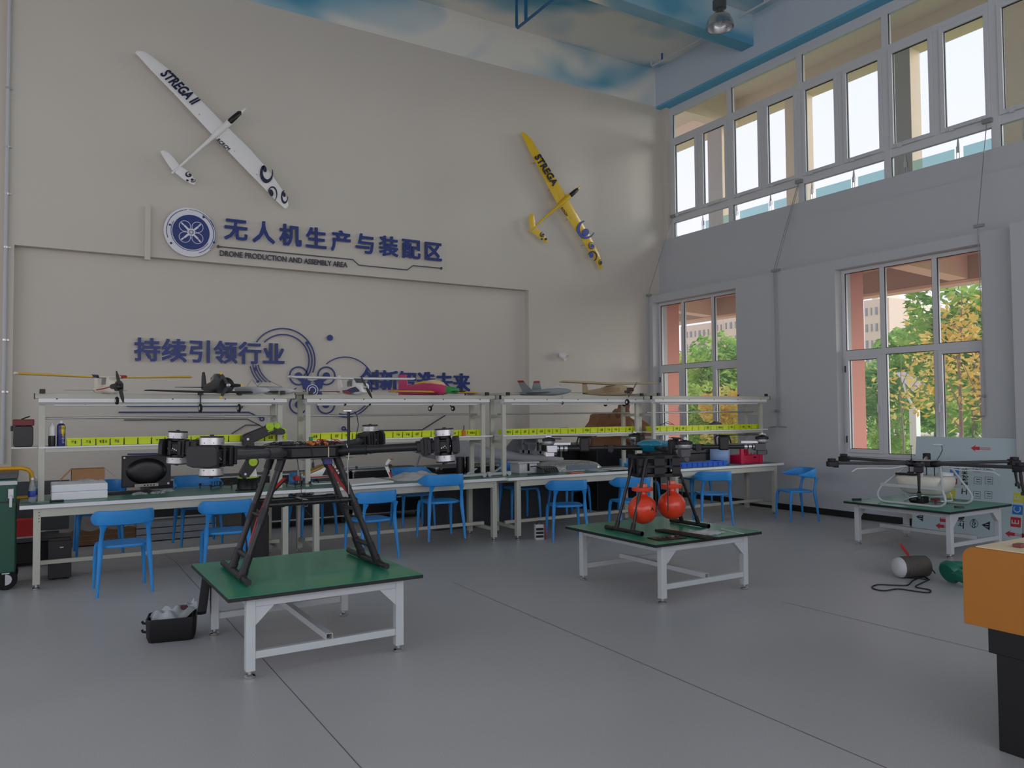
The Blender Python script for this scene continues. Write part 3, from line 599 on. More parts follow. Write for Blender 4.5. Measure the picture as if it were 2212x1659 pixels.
# payload bay below the hub: slotted plates
Tb = frame((c0.x, c0.y, 0), (math.cos(R(-20)), math.sin(R(-20)), 0), (-math.sin(R(-20)), math.cos(R(-20)), 0), (0, 0, 1))
g = G()
for sy in (-.13, .13):
    for (x0, x1, z0, z1) in ((-.2, .2, 1.165, 1.195), (-.2, .2, 1.085, 1.105), (-.2, .2, 1.0, 1.03), (-.2, -.12, 1.0, 1.19), (-.05, .05, 1.0, 1.19), (.12, .2, 1.0, 1.19)): g.box(x0, x1, sy-.006, sy+.006, z0, z1, Tb)
for sx in (-.2, .2):
    for (y0, y1, z0, z1) in ((-.13, .13, 1.165, 1.195), (-.13, .13, 1.0, 1.03), (-.03, .03, 1.03, 1.17), (-.13, -.1, 1.03, 1.17), (.1, .13, 1.03, 1.17)): g.box(sx-.006, sx+.006, y0, y1, z0, z1, Tb)
g.box(-.2, .2, -.13, .13, 1.0, 1.008, Tb)
W2_(g, 'payload_bay', M_cast, smooth=0)
W2_(G().box(-.13, .13, -.09, .09, 1.195, 1.205, Tb).box(-.06, .06, -.06, .06, 1.205, 1.232, Tb), 'bay_mount', M_cast, smooth=0, bevel=.004)
W2_(G().box(-.1, .1, -.08, .08, 1.03, 1.13, Tb), 'battery', mat('dark_grey_battery_wrap', (52, 54, 58), .5), smooth=0, bevel=.01)
for sx, xs in ((-1, 4.50), (1, 5.30)):
    W2_(G().cyl((xs, 5.21, TT+.022), (xs, 5.70, TT+.022), .0185, n=16).cyl((xs, 5.21, TT+.022), (xs, 5.30, TT+.022), .021, n=16).cyl((xs, 5.6, TT+.022), (xs, 5.71, TT+.022), .021, n=16), 'skid', M_carbon)
    for y0, y1 in ((5.34, 5.36), (5.56, 5.53)):
        p, q = Vector((c0.x+sx*.17, y1, 1.165)), Vector((xs, y0, TT+.03)); d = (q-p).normalized()
        lg = W2_(G().cyl(p, q, .0135, n=14), 'landing_leg', M_carbon)
        W2_(G().cyl(q-d*.07, q, .02, n=14).cyl(p, p+d*.06, .019, n=14), 'leg_joint', M_cast, lg)
for xx in (-.16, -.02, .04, .19): W2_(G().cyl((c0.x+xx, 5.25+.04*(xx > 0), 1.0), (c0.x+xx, 5.25+.04*(xx > 0), .70), .0045, n=8), 'guide_rod', M_carbon)
# ---- the two orange throwing balls hung under it on hooks
M_ball = mat('orange_red_vinyl', (226, 66, 36), .28, var=.03, coat=.3)
M_capw = mat('translucent_pink_cap', (232, 138, 120), .35, var=.03)
for k, (bx, by, bz, br, lb) in enumerate(((4.668, 5.393, .716, .131, 'left orange ball with a flanged neck, hanging under the teal-hubbed drone'), (4.968, 5.34, .735, .127, 'right orange ball with a flanged neck, hanging under the teal-hubbed drone'))):
    r = thing('extinguisher_ball', lb, 'ball', (bx, by, bz-br), group='orange balls under the drone')
    pr = [(br*math.sin(PI*i/20)+1e-4, -br*math.cos(PI*i/20)) for i in range(18)]+[(.047, br*.95), (.040, br+.012), (.039, br+.045)]
    G().lathe(pr, 40, Matrix.Translation((0, 0, br))).build('ball_body', M_ball, r, smooth=60)
    G().lathe([(.04, 2*br+.03), (.092, 2*br+.034), (.095, 2*br+.04), (.095, 2*br+.062), (.09, 2*br+.067), (.04, 2*br+.069)], 36).build('flange', M_ball, r)
    g = G().lathe([(.04, 2*br+.069), (.042, 2*br+.072), (.041, 2*br+.095), (.035, 2*br+.099)], 24)
    for q in range(18): a = q*PI/9; g.box(.041*math.cos(a)-.002, .041*math.cos(a)+.002, .041*math.sin(a)-.002, .041*math.sin(a)+.002, 2*br+.072, 2*br+.096)
    g.build('screw_cap', M_capw, r, smooth=30)
    g = G(); z = 2*br+.099; zt = 1.0-(bz-br)
    g.tube([(0.011*math.cos(t), 0, z+.012+.014*math.sin(t)) for t in [2*PI*i/12 for i in range(12)]], .003, n=6, closed=True)
    g.tube([(0, .009*math.cos(t), z+.03+.016*math.sin(t)) for t in [2*PI*i/12 for i in range(12)]], .003, n=6, closed=True)
    g.cyl((0, 0, z+.044), (0, 0, max(z+.05, zt)), .003, n=6)
    g.build('hook', M_silver, r)
    G().add([(-.02, -br*.99, br*1.0), (.02, -br*.99, br*1.0), (0, -br*.99, br*1.0+.035)], [(0, 1, 2)]).build('warning_mark', M_blackp, r, smooth=0, solid=.001) if k == 0 else None

# ---- spraying drone on the right table
D3 = thing('spraying_drone', 'six-arm spraying drone with white tank and tube landing frame, on the right table', 'drone', (8.72, 5.2, TT))
M_tube3 = mat('pale_grey_landing_tube', (196, 202, 200), .35, var=.03)
M_tank = mat('translucent_white_tank', (226, 222, 208), .4, var=.04)
W3 = lambda g, n, m, p=D3, **k: g.build(n, m, p, True, **k)
c = Vector((8.80, 5.25, .965))
hub = W3(G().lathe([(.13, -.03), (.14, -.026), (.14, .026), (.13, .03)], 6, Matrix.Translation(c) @ Matrix.Rotation(R(0), 4, 'Z')), 'hub', M_cast, smooth=0, bevel=.004)
W3(G().lathe([(.17, .03), (.17, .036)], 12, Matrix.Translation(c)).lathe([(.17, -.036), (.17, -.03)], 12, Matrix.Translation(c)), 'hub_plate', M_carbon, smooth=0)
for k in range(6):
    ang = -31.5+60*k; d = Vector((math.cos(R(ang)), math.sin(R(ang)), 0)); s = Vector((-d.y, d.x, 0)); T = frame(c, d, s, (0, 0, 1)); L = 1.06
    a = W3(G().cyl(T @ Vector((.12, 0, 0)), T @ Vector((L-.03, 0, .012)), .019, n=16).cyl(T @ Vector((.12, 0, 0)), T @ Vector((.2, 0, .001)), .026, n=16), 'arm', M_carbong)
    W3(G().box(L-.06, L+.05, -.045, .045, -.03, .03, T).box(L-.07, L-.02, -.03, .03, -.04, .04, T), 'motor_mount', M_cast, a, smooth=0, bevel=.006)
    W3(G().lathe([(.04, .03), (.045, .034), (.045, .06), (.04, .064), (.01, .066)], 24, T @ Matrix.Translation((L, 0, 0))), 'motor', M_cast, a)
    if k in (0, 4, 5, 3):
        if k != 3:
            W3(G().tube([T @ Vector(p) for p in ((L, 0, -.03), (L+.005, 0, -.1), (L+.02, 0, -.22), (L+.03, 0, -.24))], [.014, .016, .012, .02], n=10), 'spray_lance', M_cast, a)
            W3(G().box(L+.005, L+.055, -.02, .02, -.275, -.24, T).cyl(T @ Vector((L+.04, 0, -.275)), T @ Vector((L+.05, 0, -.3)), .014), 'nozzle', mat('dark_green_nozzle', (30, 60, 52), .4), a, smooth=30, bevel=.004)
        W3(G().tube([T @ Vector(p) for p in ((.2, .02, -.03), (.4, .02, -.055), (.62, .02, -.05), (.78, .02, -.055), (.84, .02, -.09))], .007, n=7), 'hose', M_whitep, a)
for sx, xk in ((-1, 8.43), (1, 8.96)):
    y0, y1, zz = 4.82, 5.56, TT+.013
    pts = [(c.x+sx*.10, 4.99, .935), (xk-sx*.02, 4.83, .70)]
    pts += [(xk, 4.80+.0, .64), (xk, y0-.03, .60), (xk, y0-.02, .565), (xk, y0+.02, .535), (xk, y0+.07, zz)]
    q = [(p[0], 10.38-p[1], p[2]) for p in pts][::-1]
    W3(G().tube([(8.7+(p[0]-8.7), p[1], p[2]) for p in pts+q], .0135, n=12), 'landing_loop', M_tube3)
    W3(G().box(xk-sx*.02-.008, xk-sx*.02+.008, 4.82, 5.56, .70, .735), 'side_rail', M_tube3, smooth=0, bevel=.003)
rings = []
for z, kx, ky in ((.62, .10, .16), (.64, .15, .22), (.70, .20, .27), (.78, .215, .29), (.82, .21, .285), (.835, .18, .25)):
    rings.append([(8.70+kx*(1 if math.cos(t) >= 0 else -1)*abs(math.cos(t))**.55, 5.17+ky*(1 if math.sin(t) >= 0 else -1)*abs(math.sin(t))**.55, z) for t in [2*PI*i/28 for i in range(28)]])
tk = W3(G().loft(rings), 'tank', M_tank, smooth=60)
W3(G().lathe([(.075, 0), (.08, .004), (.08, .03), (.074, .036), (.07, .02), (.02, .018)], 28, Matrix.Translation((8.78, 4.98, .838))), 'filler_lid', M_whitep, tk)
W3(G().box(8.52, 8.6, 5.2, 5.42, .835, .86).cyl((8.66, 5.32, .835), (8.66, 5.32, .87), .035, n=16), 'tank_fitting', M_cast, tk, smooth=30, bevel=.003)
W3(G().box(8.56, 8.68, 5.12, 5.28, .525, .60).cyl((8.56, 5.2, .57), (8.50, 5.24, .57), .03), 'pump', M_cast, smooth=30, bevel=.008)
W3(G().box(8.60, 8.68, 4.99, 5.06, .565, .59).cyl((8.64, 5.02, .56), (8.64, 5.02, .525), .012), 'valve', mat('dark_red_valve', (120, 40, 40), .4), smooth=30, bevel=.003)
W3(G().tube([(8.5, 5.3, .55), (8.45, 5.2, .6), (8.55, 5.1, .62)], .006, n=6).tube([(8.7, 5.0, .55), (8.85, 4.95, .56), (8.9, 5.0, .63), (8.82, 5.02, .7)], .007, n=6), 'hose', M_whitep)
for xx, yy in ((8.70, 5.36), (8.84, 5.36), (8.70, 5.06), (8.88, 5.08), (8.78, 5.2)): W3(G().cyl((xx, yy, .836), (xx, yy, .94), .006, n=8), 'tank_stay', M_cast)
W3(G().cyl((8.60, 5.27, .99), (8.60, 5.27, 1.17), .004, n=8).cyl((8.60, 5.27, 1.168), (8.60, 5.27, 1.175), .018, n=12).cyl((8.60, 5.27, .99), (8.60, 5.27, 1.02), .01), 'antenna', M_cast)
gg = PY(2026, 961, 5.25); ps = W3(G().tube([(gg.x-.03, 5.25, .99), (gg.x+.02, 5.25, 1.03), (gg.x+.09, 5.25, 1.10), (gg.x+.08, 5.25, 1.16), (gg.x+.03, 5.25, gg.z)], .004, n=7), 'gps_stalk', M_cast)
W3(G().lathe([(.03, 0), (.055, .006), (.055, .014), (.03, .02)], 20, Matrix.Translation((gg.x-.01, 5.25, gg.z-.008))), 'gps_puck', M_whitep, ps)
# ================================================================ things on the sign wall
M_navy = mat('navy_blue_acrylic', (20, 48, 118), .4, var=.04)
M_acr = mat('white_acrylic_backing', (222, 224, 228), .4, var=.01)
M_dark = mat('dark_grey_acrylic', (58, 62, 74), .35, var=.02)
M_gel = mat('white_gelcoat', (232, 232, 228), .3, var=.02, coat=.3)
M_yel = mat('yellow_gelcoat', (222, 184, 20), .3, var=.03, coat=.4)
M_navyd = mat('dark_navy_decal', (26, 28, 60), .4, var=0)
M_blued = mat('blue_decal', (36, 58, 150), .35, var=0)
def xz(px, py, Y): p = PY(px, py, Y); return (p.x, p.z)
def flat(g, pts, Y, t):      # outline in (x, z) at wall plane Y, thickness t towards the room
    g.loft([[(x, Y, z) for x, z in pts], [(x, Y-t, z) for x, z in pts]]); return g
def band(g, pts, w_, Y, t, closed=False):   # a flat stripe of width w_ along a line in (x, z)
    n = len(pts); L = []; Rr = []
    for i in range(n):
        a = pts[(i-1) % n] if closed or i > 0 else pts[i]; b_ = pts[(i+1) % n] if closed or i < n-1 else pts[i]
        d = Vector((b_[0]-a[0], b_[1]-a[1])).normalized(); nn = Vector((-d.y, d.x))*w_/2
        L.append((pts[i][0]+nn.x, pts[i][1]+nn.y)); Rr.append((pts[i][0]-nn.x, pts[i][1]-nn.y))
    rings = [[(L[i][0], Y, L[i][1]), (Rr[i][0], Y, Rr[i][1]), (Rr[i][0], Y-t, Rr[i][1]), (L[i][0], Y-t, L[i][1])] for i in range(n)]
    if closed: rings.append(rings[0])
    g.loft(rings, cap=not closed); return g
def wtext(body, x, z, Y, size, mat_, name, parent, t=.012, off=.0, right=(1, 0, 0), up=(0, 0, 1), shear=0., spacing=1., mats=None):
    rt = Vector(right).normalized(); u = Vector(up); nrm = rt.cross(u).normalized()
    v, f = text_geo(body, size, frame((x, Y-t/2, z), rt, u, nrm), extrude=t/2, shear=shear, spacing=spacing); g = G(); g.add(v, f)
    if off:      # heavier strokes
        for k, (a, b_) in enumerate(((1, 1), (-1, 1), (1, -1), (-1, -1), (1, 0), (-1, 0))): g.add([p+rt*(off*a)+u*(off*b_)+Vector((0, .0004*(k+1), 0)) for p in v], f)
    return g.build(name, mat_, parent, True, smooth=0)

# ---- main sign
S1 = thing('wall_sign', 'big blue raised-letter wall sign with round drone badge, above the recessed panel', 'sign', tuple(PY(650, 540, YA)))
Y = YA-.02
c = xz(410, 503, YA)
circ = lambda c, r, n=48: [(c[0]+r*math.cos(2*PI*i/n), c[1]+r*math.sin(2*PI*i/n)) for i in range(n)]
bd = flat(G(), circ(c, .345), YA-.03, .015).build('badge_disc', M_acr, S1, True, smooth=30)
c2 = (c[0]+.01, c[1]+.0)
flat(G(), circ(c2, .245), YA-.045, .006).build('badge_centre', M_navy, bd, True, smooth=30)
g = G(); band(g, arc(c2, .318, 100, 200, 24), .008, YA-.045, .004); band(g, arc(c2, .300, -70, 60, 24), .008, YA-.045, .004); band(g, arc(c2, .262, 150, 330, 30), .007, YA-.045, .004); band(g, arc(c2, .325, -40, 40, 20), .007, YA-.045, .004); band(g, arc(c2, .318, 20, 95, 20), .006, YA-.045, .004)
for a, r in ((165, .285), (215, .315), (55, .285), (-20, .325)): flat(g, circ((c2[0]+r*math.cos(R(a)), c2[1]+r*math.sin(R(a))), .016, 12), YA-.045, .005)
g.build('badge_ring', M_navy, bd, True, smooth=30)
g = G()
for sx in (-1, 1):
    for sz in (-1, 1):
        q = (c2[0]+.083*sx, c2[1]+.078*sz); band(g, circ(q, .074, 28), .007, YA-.051, .004, True); flat(g, circ(q, .014, 12), YA-.051, .004)
        d = Vector((sx*sz*.7, .7)).normalized()
        for s in (-1, 1): flat(g, [(q[0]+s*d.x*.018-d.y*.012, q[1]+s*d.y*.018+d.x*.012), (q[0]+s*d.x*.062-d.y*.014, q[1]+s*d.y*.062+d.x*.014), (q[0]+s*d.x*.062+d.y*.006, q[1]+s*d.y*.062-d.x*.006), (q[0]+s*d.x*.018+d.y*.008, q[1]+s*d.y*.018-d.x*.008)], YA-.051, .004)
        band(g, [(c2[0]+.02*sx, c2[1]+.02*sz), q], .026, YA-.051, .003)
flat(g, circ(c2, .05, 24), YA-.051, .0045)
g.build('badge_drone', M_acr, bd, True, smooth=30)
g = G(); band(g, circ(c2, .030, 20), .006, YA-.0555, .002, True)
for k in range(6): band(g, [(c2[0]+.03*math.cos(k*PI/3), c2[1]+.03*math.sin(k*PI/3)), (c2[0]+.012*math.cos(k*PI/3+1), c2[1]+.012*math.sin(k*PI/3+1))], .004, YA-.0555, .002)
g.build('badge_shutter', M_navy, bd, True, smooth=30)
a, b_ = xz(508.5, 500, YA), xz(933.5, 547, YA)
for i, ch in enumerate('无人机生产与装配区'):
    u = i/8; x, z = a[0]+(b_[0]-a[0])*u, a[1]+(b_[1]-a[1])*u
    ct = wtext(ch, x, z, YA-.03, .335, M_navy, 'character', S1, t=.016, off=.0085)
    wtext(ch, x, z, YA-.008, .335, M_acr, 'letter_backing', ct, t=.022, off=.012)
a, b_ = xz(473.5, 547.5, YA), xz(748.5, 573.5, YA)
et = wtext('DRONE PRODUCTION AND ASSEMBLY AREA', (a[0]+b_[0])/2, (a[1]+b_[1])/2, YA-.02, .1125, M_dark, 'english_lettering', S1, t=.01, off=.0015)
bb = [v.co.x for v in et.data.vertices]; k = (b_[0]-a[0])/(max(bb)-min(bb)); mxx = (max(bb)+min(bb))/2
for v in et.data.vertices: v.co.x = mxx+(v.co.x-mxx)*k
pts = [xz(*q, YA) for q in ((471, 533), (761, 561), (774, 573), (879, 583.5), (891, 574), (952, 580))]
g = G(); band(g, pts, .014, YA-.015, .01)
for q in (pts[0], pts[-1]): flat(g, circ(q, .022, 16), YA-.015, .011)
g.build('underline', M_dark, S1, True, smooth=30)

# ---- slogan with the circuit graphic, on the recessed panel
S2 = thing('wall_slogan', 'blue raised slogan with ring and circuit graphic on the recessed panel behind the benches', 'sign', tuple(PY(640, 830, YR)))
for s_, p0, p1, n_ in (('持续引领行业', (317.8, 759.5), (590, 768.5), 6), ('创新智造未来', (797, 824), (995, 830.5), 6)):
    a, b_ = xz(*p0, YR), xz(*p1, YR)
    for i, ch in enumerate(s_):
        u = i/(n_-1); x, z = a[0]+(b_[0]-a[0])*u, a[1]+(b_[1]-a[1])*u
        ct = wtext(ch, x, z, YR-.03, .335, M_navy, 'character', S2, t=.016, off=.0085)
        wtext(ch, x, z, YR-.008, .335, M_acr, 'letter_backing', ct, t=.022, off=.012)
Y = YR
c1 = xz(612, 778, Y); c2 = xz(746, 836, Y)
def ring(c, r, a0, a1, w_=.018): g = G(); band(g, arc(c, r, a0, a1, 40), w_, Y-.02, .012); g.build('ring_arc', M_navy, S2, True, smooth=30)
for r, a0, a1 in ((.475, -22, 148), (.385, -48, 138), (.43, -36, 36)): ring(c1, r, a0, a1)
for r, a0, a1 in ((.50, 192, 218), (.46, 190, 226), (.42, 192, 232), (.385, 192, 240)): ring(c1, r, a0, a1, .014)
for r, a0, a1 in ((.47, 30, 132), (.43, -10, 38), (.47, -112, -20), (.43, -105, -30)): ring(c2, r, a0, a1, .015)
def dot(px, py, r):
    flat(G(), circ(xz(px, py, Y), r, 24), Y-.02, .014).build('round_dot', M_navy, S2, True, smooth=30)
for q in ((662.5, 741, .027), (551, 797, .025), (556, 824, .02), (792, 797.5, .025), (806, 871, .03), (711.5, 730, .047)): dot(*q)
ctr = xz(673.5, 843, Y); rot = [xz(*q, Y) for q in ((644, 812), (704, 812), (644, 874), (703, 874))]
for q in rot:
    g = G(); band(g, circ(q, .135, 36), .022, Y-.02, .012, True); g.build('rotor_ring', M_navy, S2, True, smooth=30)
    d = Vector((ctr[0]-q[0], ctr[1]-q[1])).normalized(); n_ = Vector((-d.y, d.x)); A0 = math.degrees(math.atan2(-d.y, -d.x))
    o = arc(q, .055, A0-120, A0+120, 20)+[(q[0]+d.x*.10-n_.x*.035, q[1]+d.y*.10-n_.y*.035), (q[0]+d.x*.2-n_.x*.09, q[1]+d.y*.2-n_.y*.09), (q[0]+d.x*.2+n_.x*.09, q[1]+d.y*.2+n_.y*.09), (q[0]+d.x*.10+n_.x*.035, q[1]+d.y*.10+n_.y*.035)][::1]
    flat(G(), o, Y-.02, .014).build('rotor_arm', M_navy, S2, True, smooth=30)
flat(G(), [(ctr[0]+x, ctr[1]+z) for x, z in ((-.14, .06), (-.10, .12), (0, .09), (.10, .12), (.14, .06), (.10, -.01), (.14, -.06), (.10, -.12), (0, -.09), (-.10, -.12), (-.14, -.06), (-.10, -.01))], Y-.02, .0145).build('drone_body', M_navy, S2, True, smooth=30)
g = G(); band(g, circ(ctr, .05, 24), .014, Y-.0346, .003, True); band(g, circ(ctr, .085, 24), .012, Y-.0346, .003, True); g.build('body_ring', M_acr, S2, True, smooth=30)
for pts, w_, m_ in ((((273, 877), (514, 877)), .02, M_navy), (((256, 890.5), (537, 890.5), (562, 903)), .018, M_navy), (((267.5, 907), (533, 905), (590, 934)), .014, M_dark), (((275, 981), (420, 979)), .018, M_navy), (((744, 927), (790, 952)), .018, M_navy), (((817.5, 929.5), (911, 928.5), (962.5, 896)), .016, M_dark), (((500, 937), (530, 918), (560, 918)), .014, M_dark), (((594, 852), (620, 850), (640, 838)), .014, M_navy)):
    g = G(); band(g, [xz(*q, Y) for q in pts], w_, Y-.015, .012); g.build('circuit_line', m_, S2, True, smooth=0)
for q in ((519, 877.5), (565, 905), (741.5, 925.5)):
    g = G(); band(g, circ(xz(*q, Y), .026, 20), .018, Y-.015, .013, True); g.build('circuit_node', M_navy, S2, True, smooth=30)

# ---- the two gliders hung on the wall
def foil(LE, TE, Y, t):       # lists of (px, py); a lens-shaped section between leading and trailing edge
    rings = []
    for a, b_ in zip(LE, TE):
        A, B = PY(*a, Y), PY(*b_, Y); ch = (B-A); L = ch.length; r_ = []
        for f_, th in ((0, 0), (.06, .45), (.25, 1), (.55, .8), (.85, .3), (1, .04)): r_.append(A+ch*f_+Vector((0, -t*L*th, 0)))
        for f_, th in ((.85, .1), (.55, .25), (.25, .35), (.06, .2)): r_.append(A+ch*f_+Vector((0, t*L*th, 0)))
        rings.append(r_)
    return G().loft(rings)
def glider(label, Z, O, le, te, nose, tail, can, fins, body_m, txt, word2, decals, ys, rb):
    P_ = lambda q: (O[0]+q[0]/Z, O[1]+q[1]/Z)
    mid = P_(((nose[0]+tail[0])/2, (nose[1]+tail[1])/2)); root = thing('model_glider', label, 'model glider', tuple(PY(*mid, YA)))
    Yw = YA-.16
    wg = foil([P_(q) for q in le], [P_(q) for q in te], Yw, .055).build('wing', body_m, root, True, smooth=60)
    a, b_ = PY(*P_(nose), Yw-.03), PY(*P_(tail), Yw-.01); d = b_-a
    prof = [(0, .002), (.03, .3), (.12, .85), (.25, 1), (.38, .95), (.5, .62), (.7, .45), (1, .34)]
    G().tube([a+d*u for u, _ in prof], [max(.002, k*rb) for _, k in prof], n=16).build('fuselage', body_m, root, True, smooth=60)
    a2, b2 = PY(*P_(can[0]), Yw-.03-rb*.45), PY(*P_(can[1]), Yw-.03-rb*.45)
    G().tube([a2.lerp(b2, u) for u in (0, .1, .5, .9, 1)], [rb*.3, rb*.72, rb*.86, rb*.9, rb*.6], n=14).build('canopy', M_blackp, root, True)
    for L, T_ in fins: foil([P_(q) for q in L], [P_(q) for q in T_], Yw-.03, .05).build('tail_fin', body_m, root, True, smooth=60)
    q0, q1, hgt, word, sh, mt_ = txt
    A, B = PY(*P_(q0), Yw), PY(*P_(q1), Yw); rt = (B-A).normalized(); up = Vector((-rt.z, 0, rt.x)); 
    Wt = wtext(word, (A.x+B.x)/2, (A.z+B.z)/2, Yw-.022, hgt, mt_, 'lettering', wg, t=.010, off=.005, right=rt, up=up, shear=sh)
    co = [v.co.dot(rt) for v in Wt.data.vertices]; k = (B-A).length/(max(co)-min(co)); m_ = (max(co)+min(co))/2
    for v in Wt.data.vertices: s_ = v.co.dot(rt)-m_; v.co += rt*(s_*(k-1))
    q0, q1, hgt, word, sh, mt_ = word2
    A, B = PY(*P_(q0), Yw), PY(*P_(q1), Yw); rt = (B-A).normalized(); up = Vector((-rt.z, 0, rt.x))
    Wt = wtext(word, (A.x+B.x)/2, (A.z+B.z)/2, Yw-.008, hgt, mt_, 'lettering', wg, t=.006, off=.001, right=rt, up=up, shear=sh)
    co = [v.co.dot(rt) for v in Wt.data.vertices]; k = (B-A).length/(max(co)-min(co)); m_ = (max(co)+min(co))/2
    for v in Wt.data.vertices: s_ = v.co.dot(rt)-m_; v.co += rt*(s_*(k-1))
    for pts, m_, hz_ in decals: flat(G(), [xz(*P_(q), Yw-hz_) for q in pts], Yw-hz_, .004).build('roundel', m_, wg, True, smooth=0)
    hk = G()
    for q in ys: p = PY(*P_(q), Yw); hk.cyl((p.x, YA-.002, p.z), (p.x, Yw-.006, p.z), .008).ball((p.x, Yw-.012, p.z), .010, 8, 6)
    hk.build('hanging_pin', M_silver, root, True)
    return root
def eye(c, ro, ri, off, n=26, a0=0, a1=360):   # crescent ring outline in crop pixels
    o = [(c[0]+ro[0]*math.cos(R(a0+(a1-a0)*i/n)), c[1]+ro[1]*math.sin(R(a0+(a1-a0)*i/n))) for i in range(n+1)]
    i_ = [(c[0]+off[0]+ri[0]*math.cos(R(a0+(a1-a0)*i/n)), c[1]+off[1]+ri[1]*math.sin(R(a0+(a1-a0)*i/n))) for i in range(n+1)]
    return o+i_[::-1]
def ell(c, r, rotd=0, n=20):
    cs, sn = math.cos(R(rotd)), math.sin(R(rotd)); return [(c[0]+r[0]*math.cos(2*PI*i/n)*cs-r[1]*math.sin(2*PI*i/n)*sn, c[1]+r[0]*math.cos(2*PI*i/n)*sn+r[1]*math.sin(2*PI*i/n)*cs) for i in range(n)]
le = [(205, 128), (255, 132), (310, 158), (480, 285), (700, 490), (880, 672), (1035, 830), (1250, 1040), (1380, 1185), (1480, 1310), (1570, 1440), (1622, 1535), (1630, 1590), (1612, 1615)]
te = [(180, 148), (200, 168), (240, 210), (330, 310), (550, 535), (730, 728), (925, 938), (1140, 1160), (1270, 1295), (1370, 1395), (1460, 1490), (1530, 1560), (1575, 1600), (1600, 1618)]
glider('white model glider with dark blue lettering, hung at the upper left of the sign wall', 4.3667, (250, 80), le, te, (1230, 666), (528, 1288), ((1180, 705), (1068, 806)),
       [([(422, 1074), (450, 1068), (495, 1088), (545, 1135), (604, 1212)], [(421, 1078), (432, 1104), (458, 1148), (495, 1204), (538, 1262)]), ([(612, 1222), (665, 1252), (722, 1310), (748, 1358), (747, 1388)], [(556, 1276), (598, 1310), (655, 1356), (705, 1380), (744, 1392)])],
       M_gel, ((432, 318), (748, 622), .20, 'STREGA II', .35, M_navyd), ((952, 962), (1066, 1064), .075, 'RCRCM', .3, M_navyd),
       [(eye((1422, 1285), (62, 92), (44, 72), (8, -14), a0=-20, a1=230), M_navyd, .024), (ell((1404, 1243), (18, 34), -20), M_navyd, .024), (eye((1478, 1480), (46, 72), (38, 64), (-2, 6), a0=-170, a1=60), M_navyd, .018), (ell((1466, 1470), (20, 34), -15), M_navyd, .018), (eye((1592, 1508), (34, 64), (24, 50), (4, -6), a0=0, a1=260), M_navyd, .012), (ell((1588, 1486), (14, 24), -15), M_navyd, .012),
        (eye((688, 1296), (32, 26), (24, 18), (6, -4), a0=30, a1=290), M_navyd, .041), (ell((700, 1298), (14, 10), 20), M_navyd, .041), (ell((722, 1346), (14, 11), 20), M_navyd, .041), (ell((676, 1352), (12, 9), 20), M_navyd, .041), (eye((728, 1352), (24, 20), (19, 15), (0, -3), a0=-20, a1=150), M_navyd, .041)],
       ((560, 492), (788, 732), (1120, 1078), (1328, 1298)), .045)
le = [(232, 121), (266, 136), (332, 197), (400, 310), (470, 420), (560, 570), (640, 700), (712, 812), (850, 1050), (950, 1210), (1030, 1370), (1070, 1480), (1078, 1550), (1072, 1575)]
te = [(220, 131), (228, 146), (258, 215), (320, 345), (380, 455), (450, 585), (520, 725), (612, 892), (740, 1075), (840, 1225), (930, 1370), (1010, 1490), (1050, 1558), (1064, 1578)]
glider('yellow model glider with black lettering and blue roundels, hung near the corner', 4.879, (1080, 260), le, te, (856, 689), (308, 1173), ((822, 722), (738, 796)),
       [([(322, 986), (348, 986), (362, 1015), (370, 1070), (373, 1116)], [(318, 990), (308, 1020), (306, 1060), (312, 1105), (322, 1146)]), ([(384, 1130), (440, 1175), (480, 1226), (502, 1272), (500, 1296)], [(334, 1172), (388, 1220), (440, 1264), (478, 1288), (496, 1300)])],
       M_yel, ((378, 368), (572, 678), .20, 'STREGA', .12, M_navyd), ((642, 914), (702, 1008), .07, 'RCRCM', .3, M_navyd),
       [(eye((905, 1150), (95, 98), (76, 82), (12, -6), a0=25, a1=255), M_blued, .022), (ell((902, 1180), (36, 40), 25), M_blued, .024), (eye((965, 1320), (32, 38), (24, 30), (3, -2), a0=0, a1=359), M_blued, .018), (ell((972, 1322), (16, 19)), M_blued, .019), (eye((975, 1432), (50, 56), (40, 46), (-3, 3), a0=-160, a1=70), M_navyd, .014), (ell((964, 1420), (24, 30)), M_blued, .016), (ell((1064, 1500), (12, 18)), M_navyd, .010), (eye((1060, 1496), (22, 30), (17, 25), (2, 0), a0=60, a1=300), M_navyd, .010),
        (eye((448, 1204), (26, 28), (19, 21), (4, -2), a0=40, a1=270), M_navyd, .041), (ell((454, 1204), (12, 13)), M_navyd, .041), (ell((484, 1252), (12, 14)), M_navyd, .041), (ell((440, 1252), (11, 9)), M_navyd, .041)],
       ((400, 425), (560, 715), (746, 1035), (910, 1305)), .045)

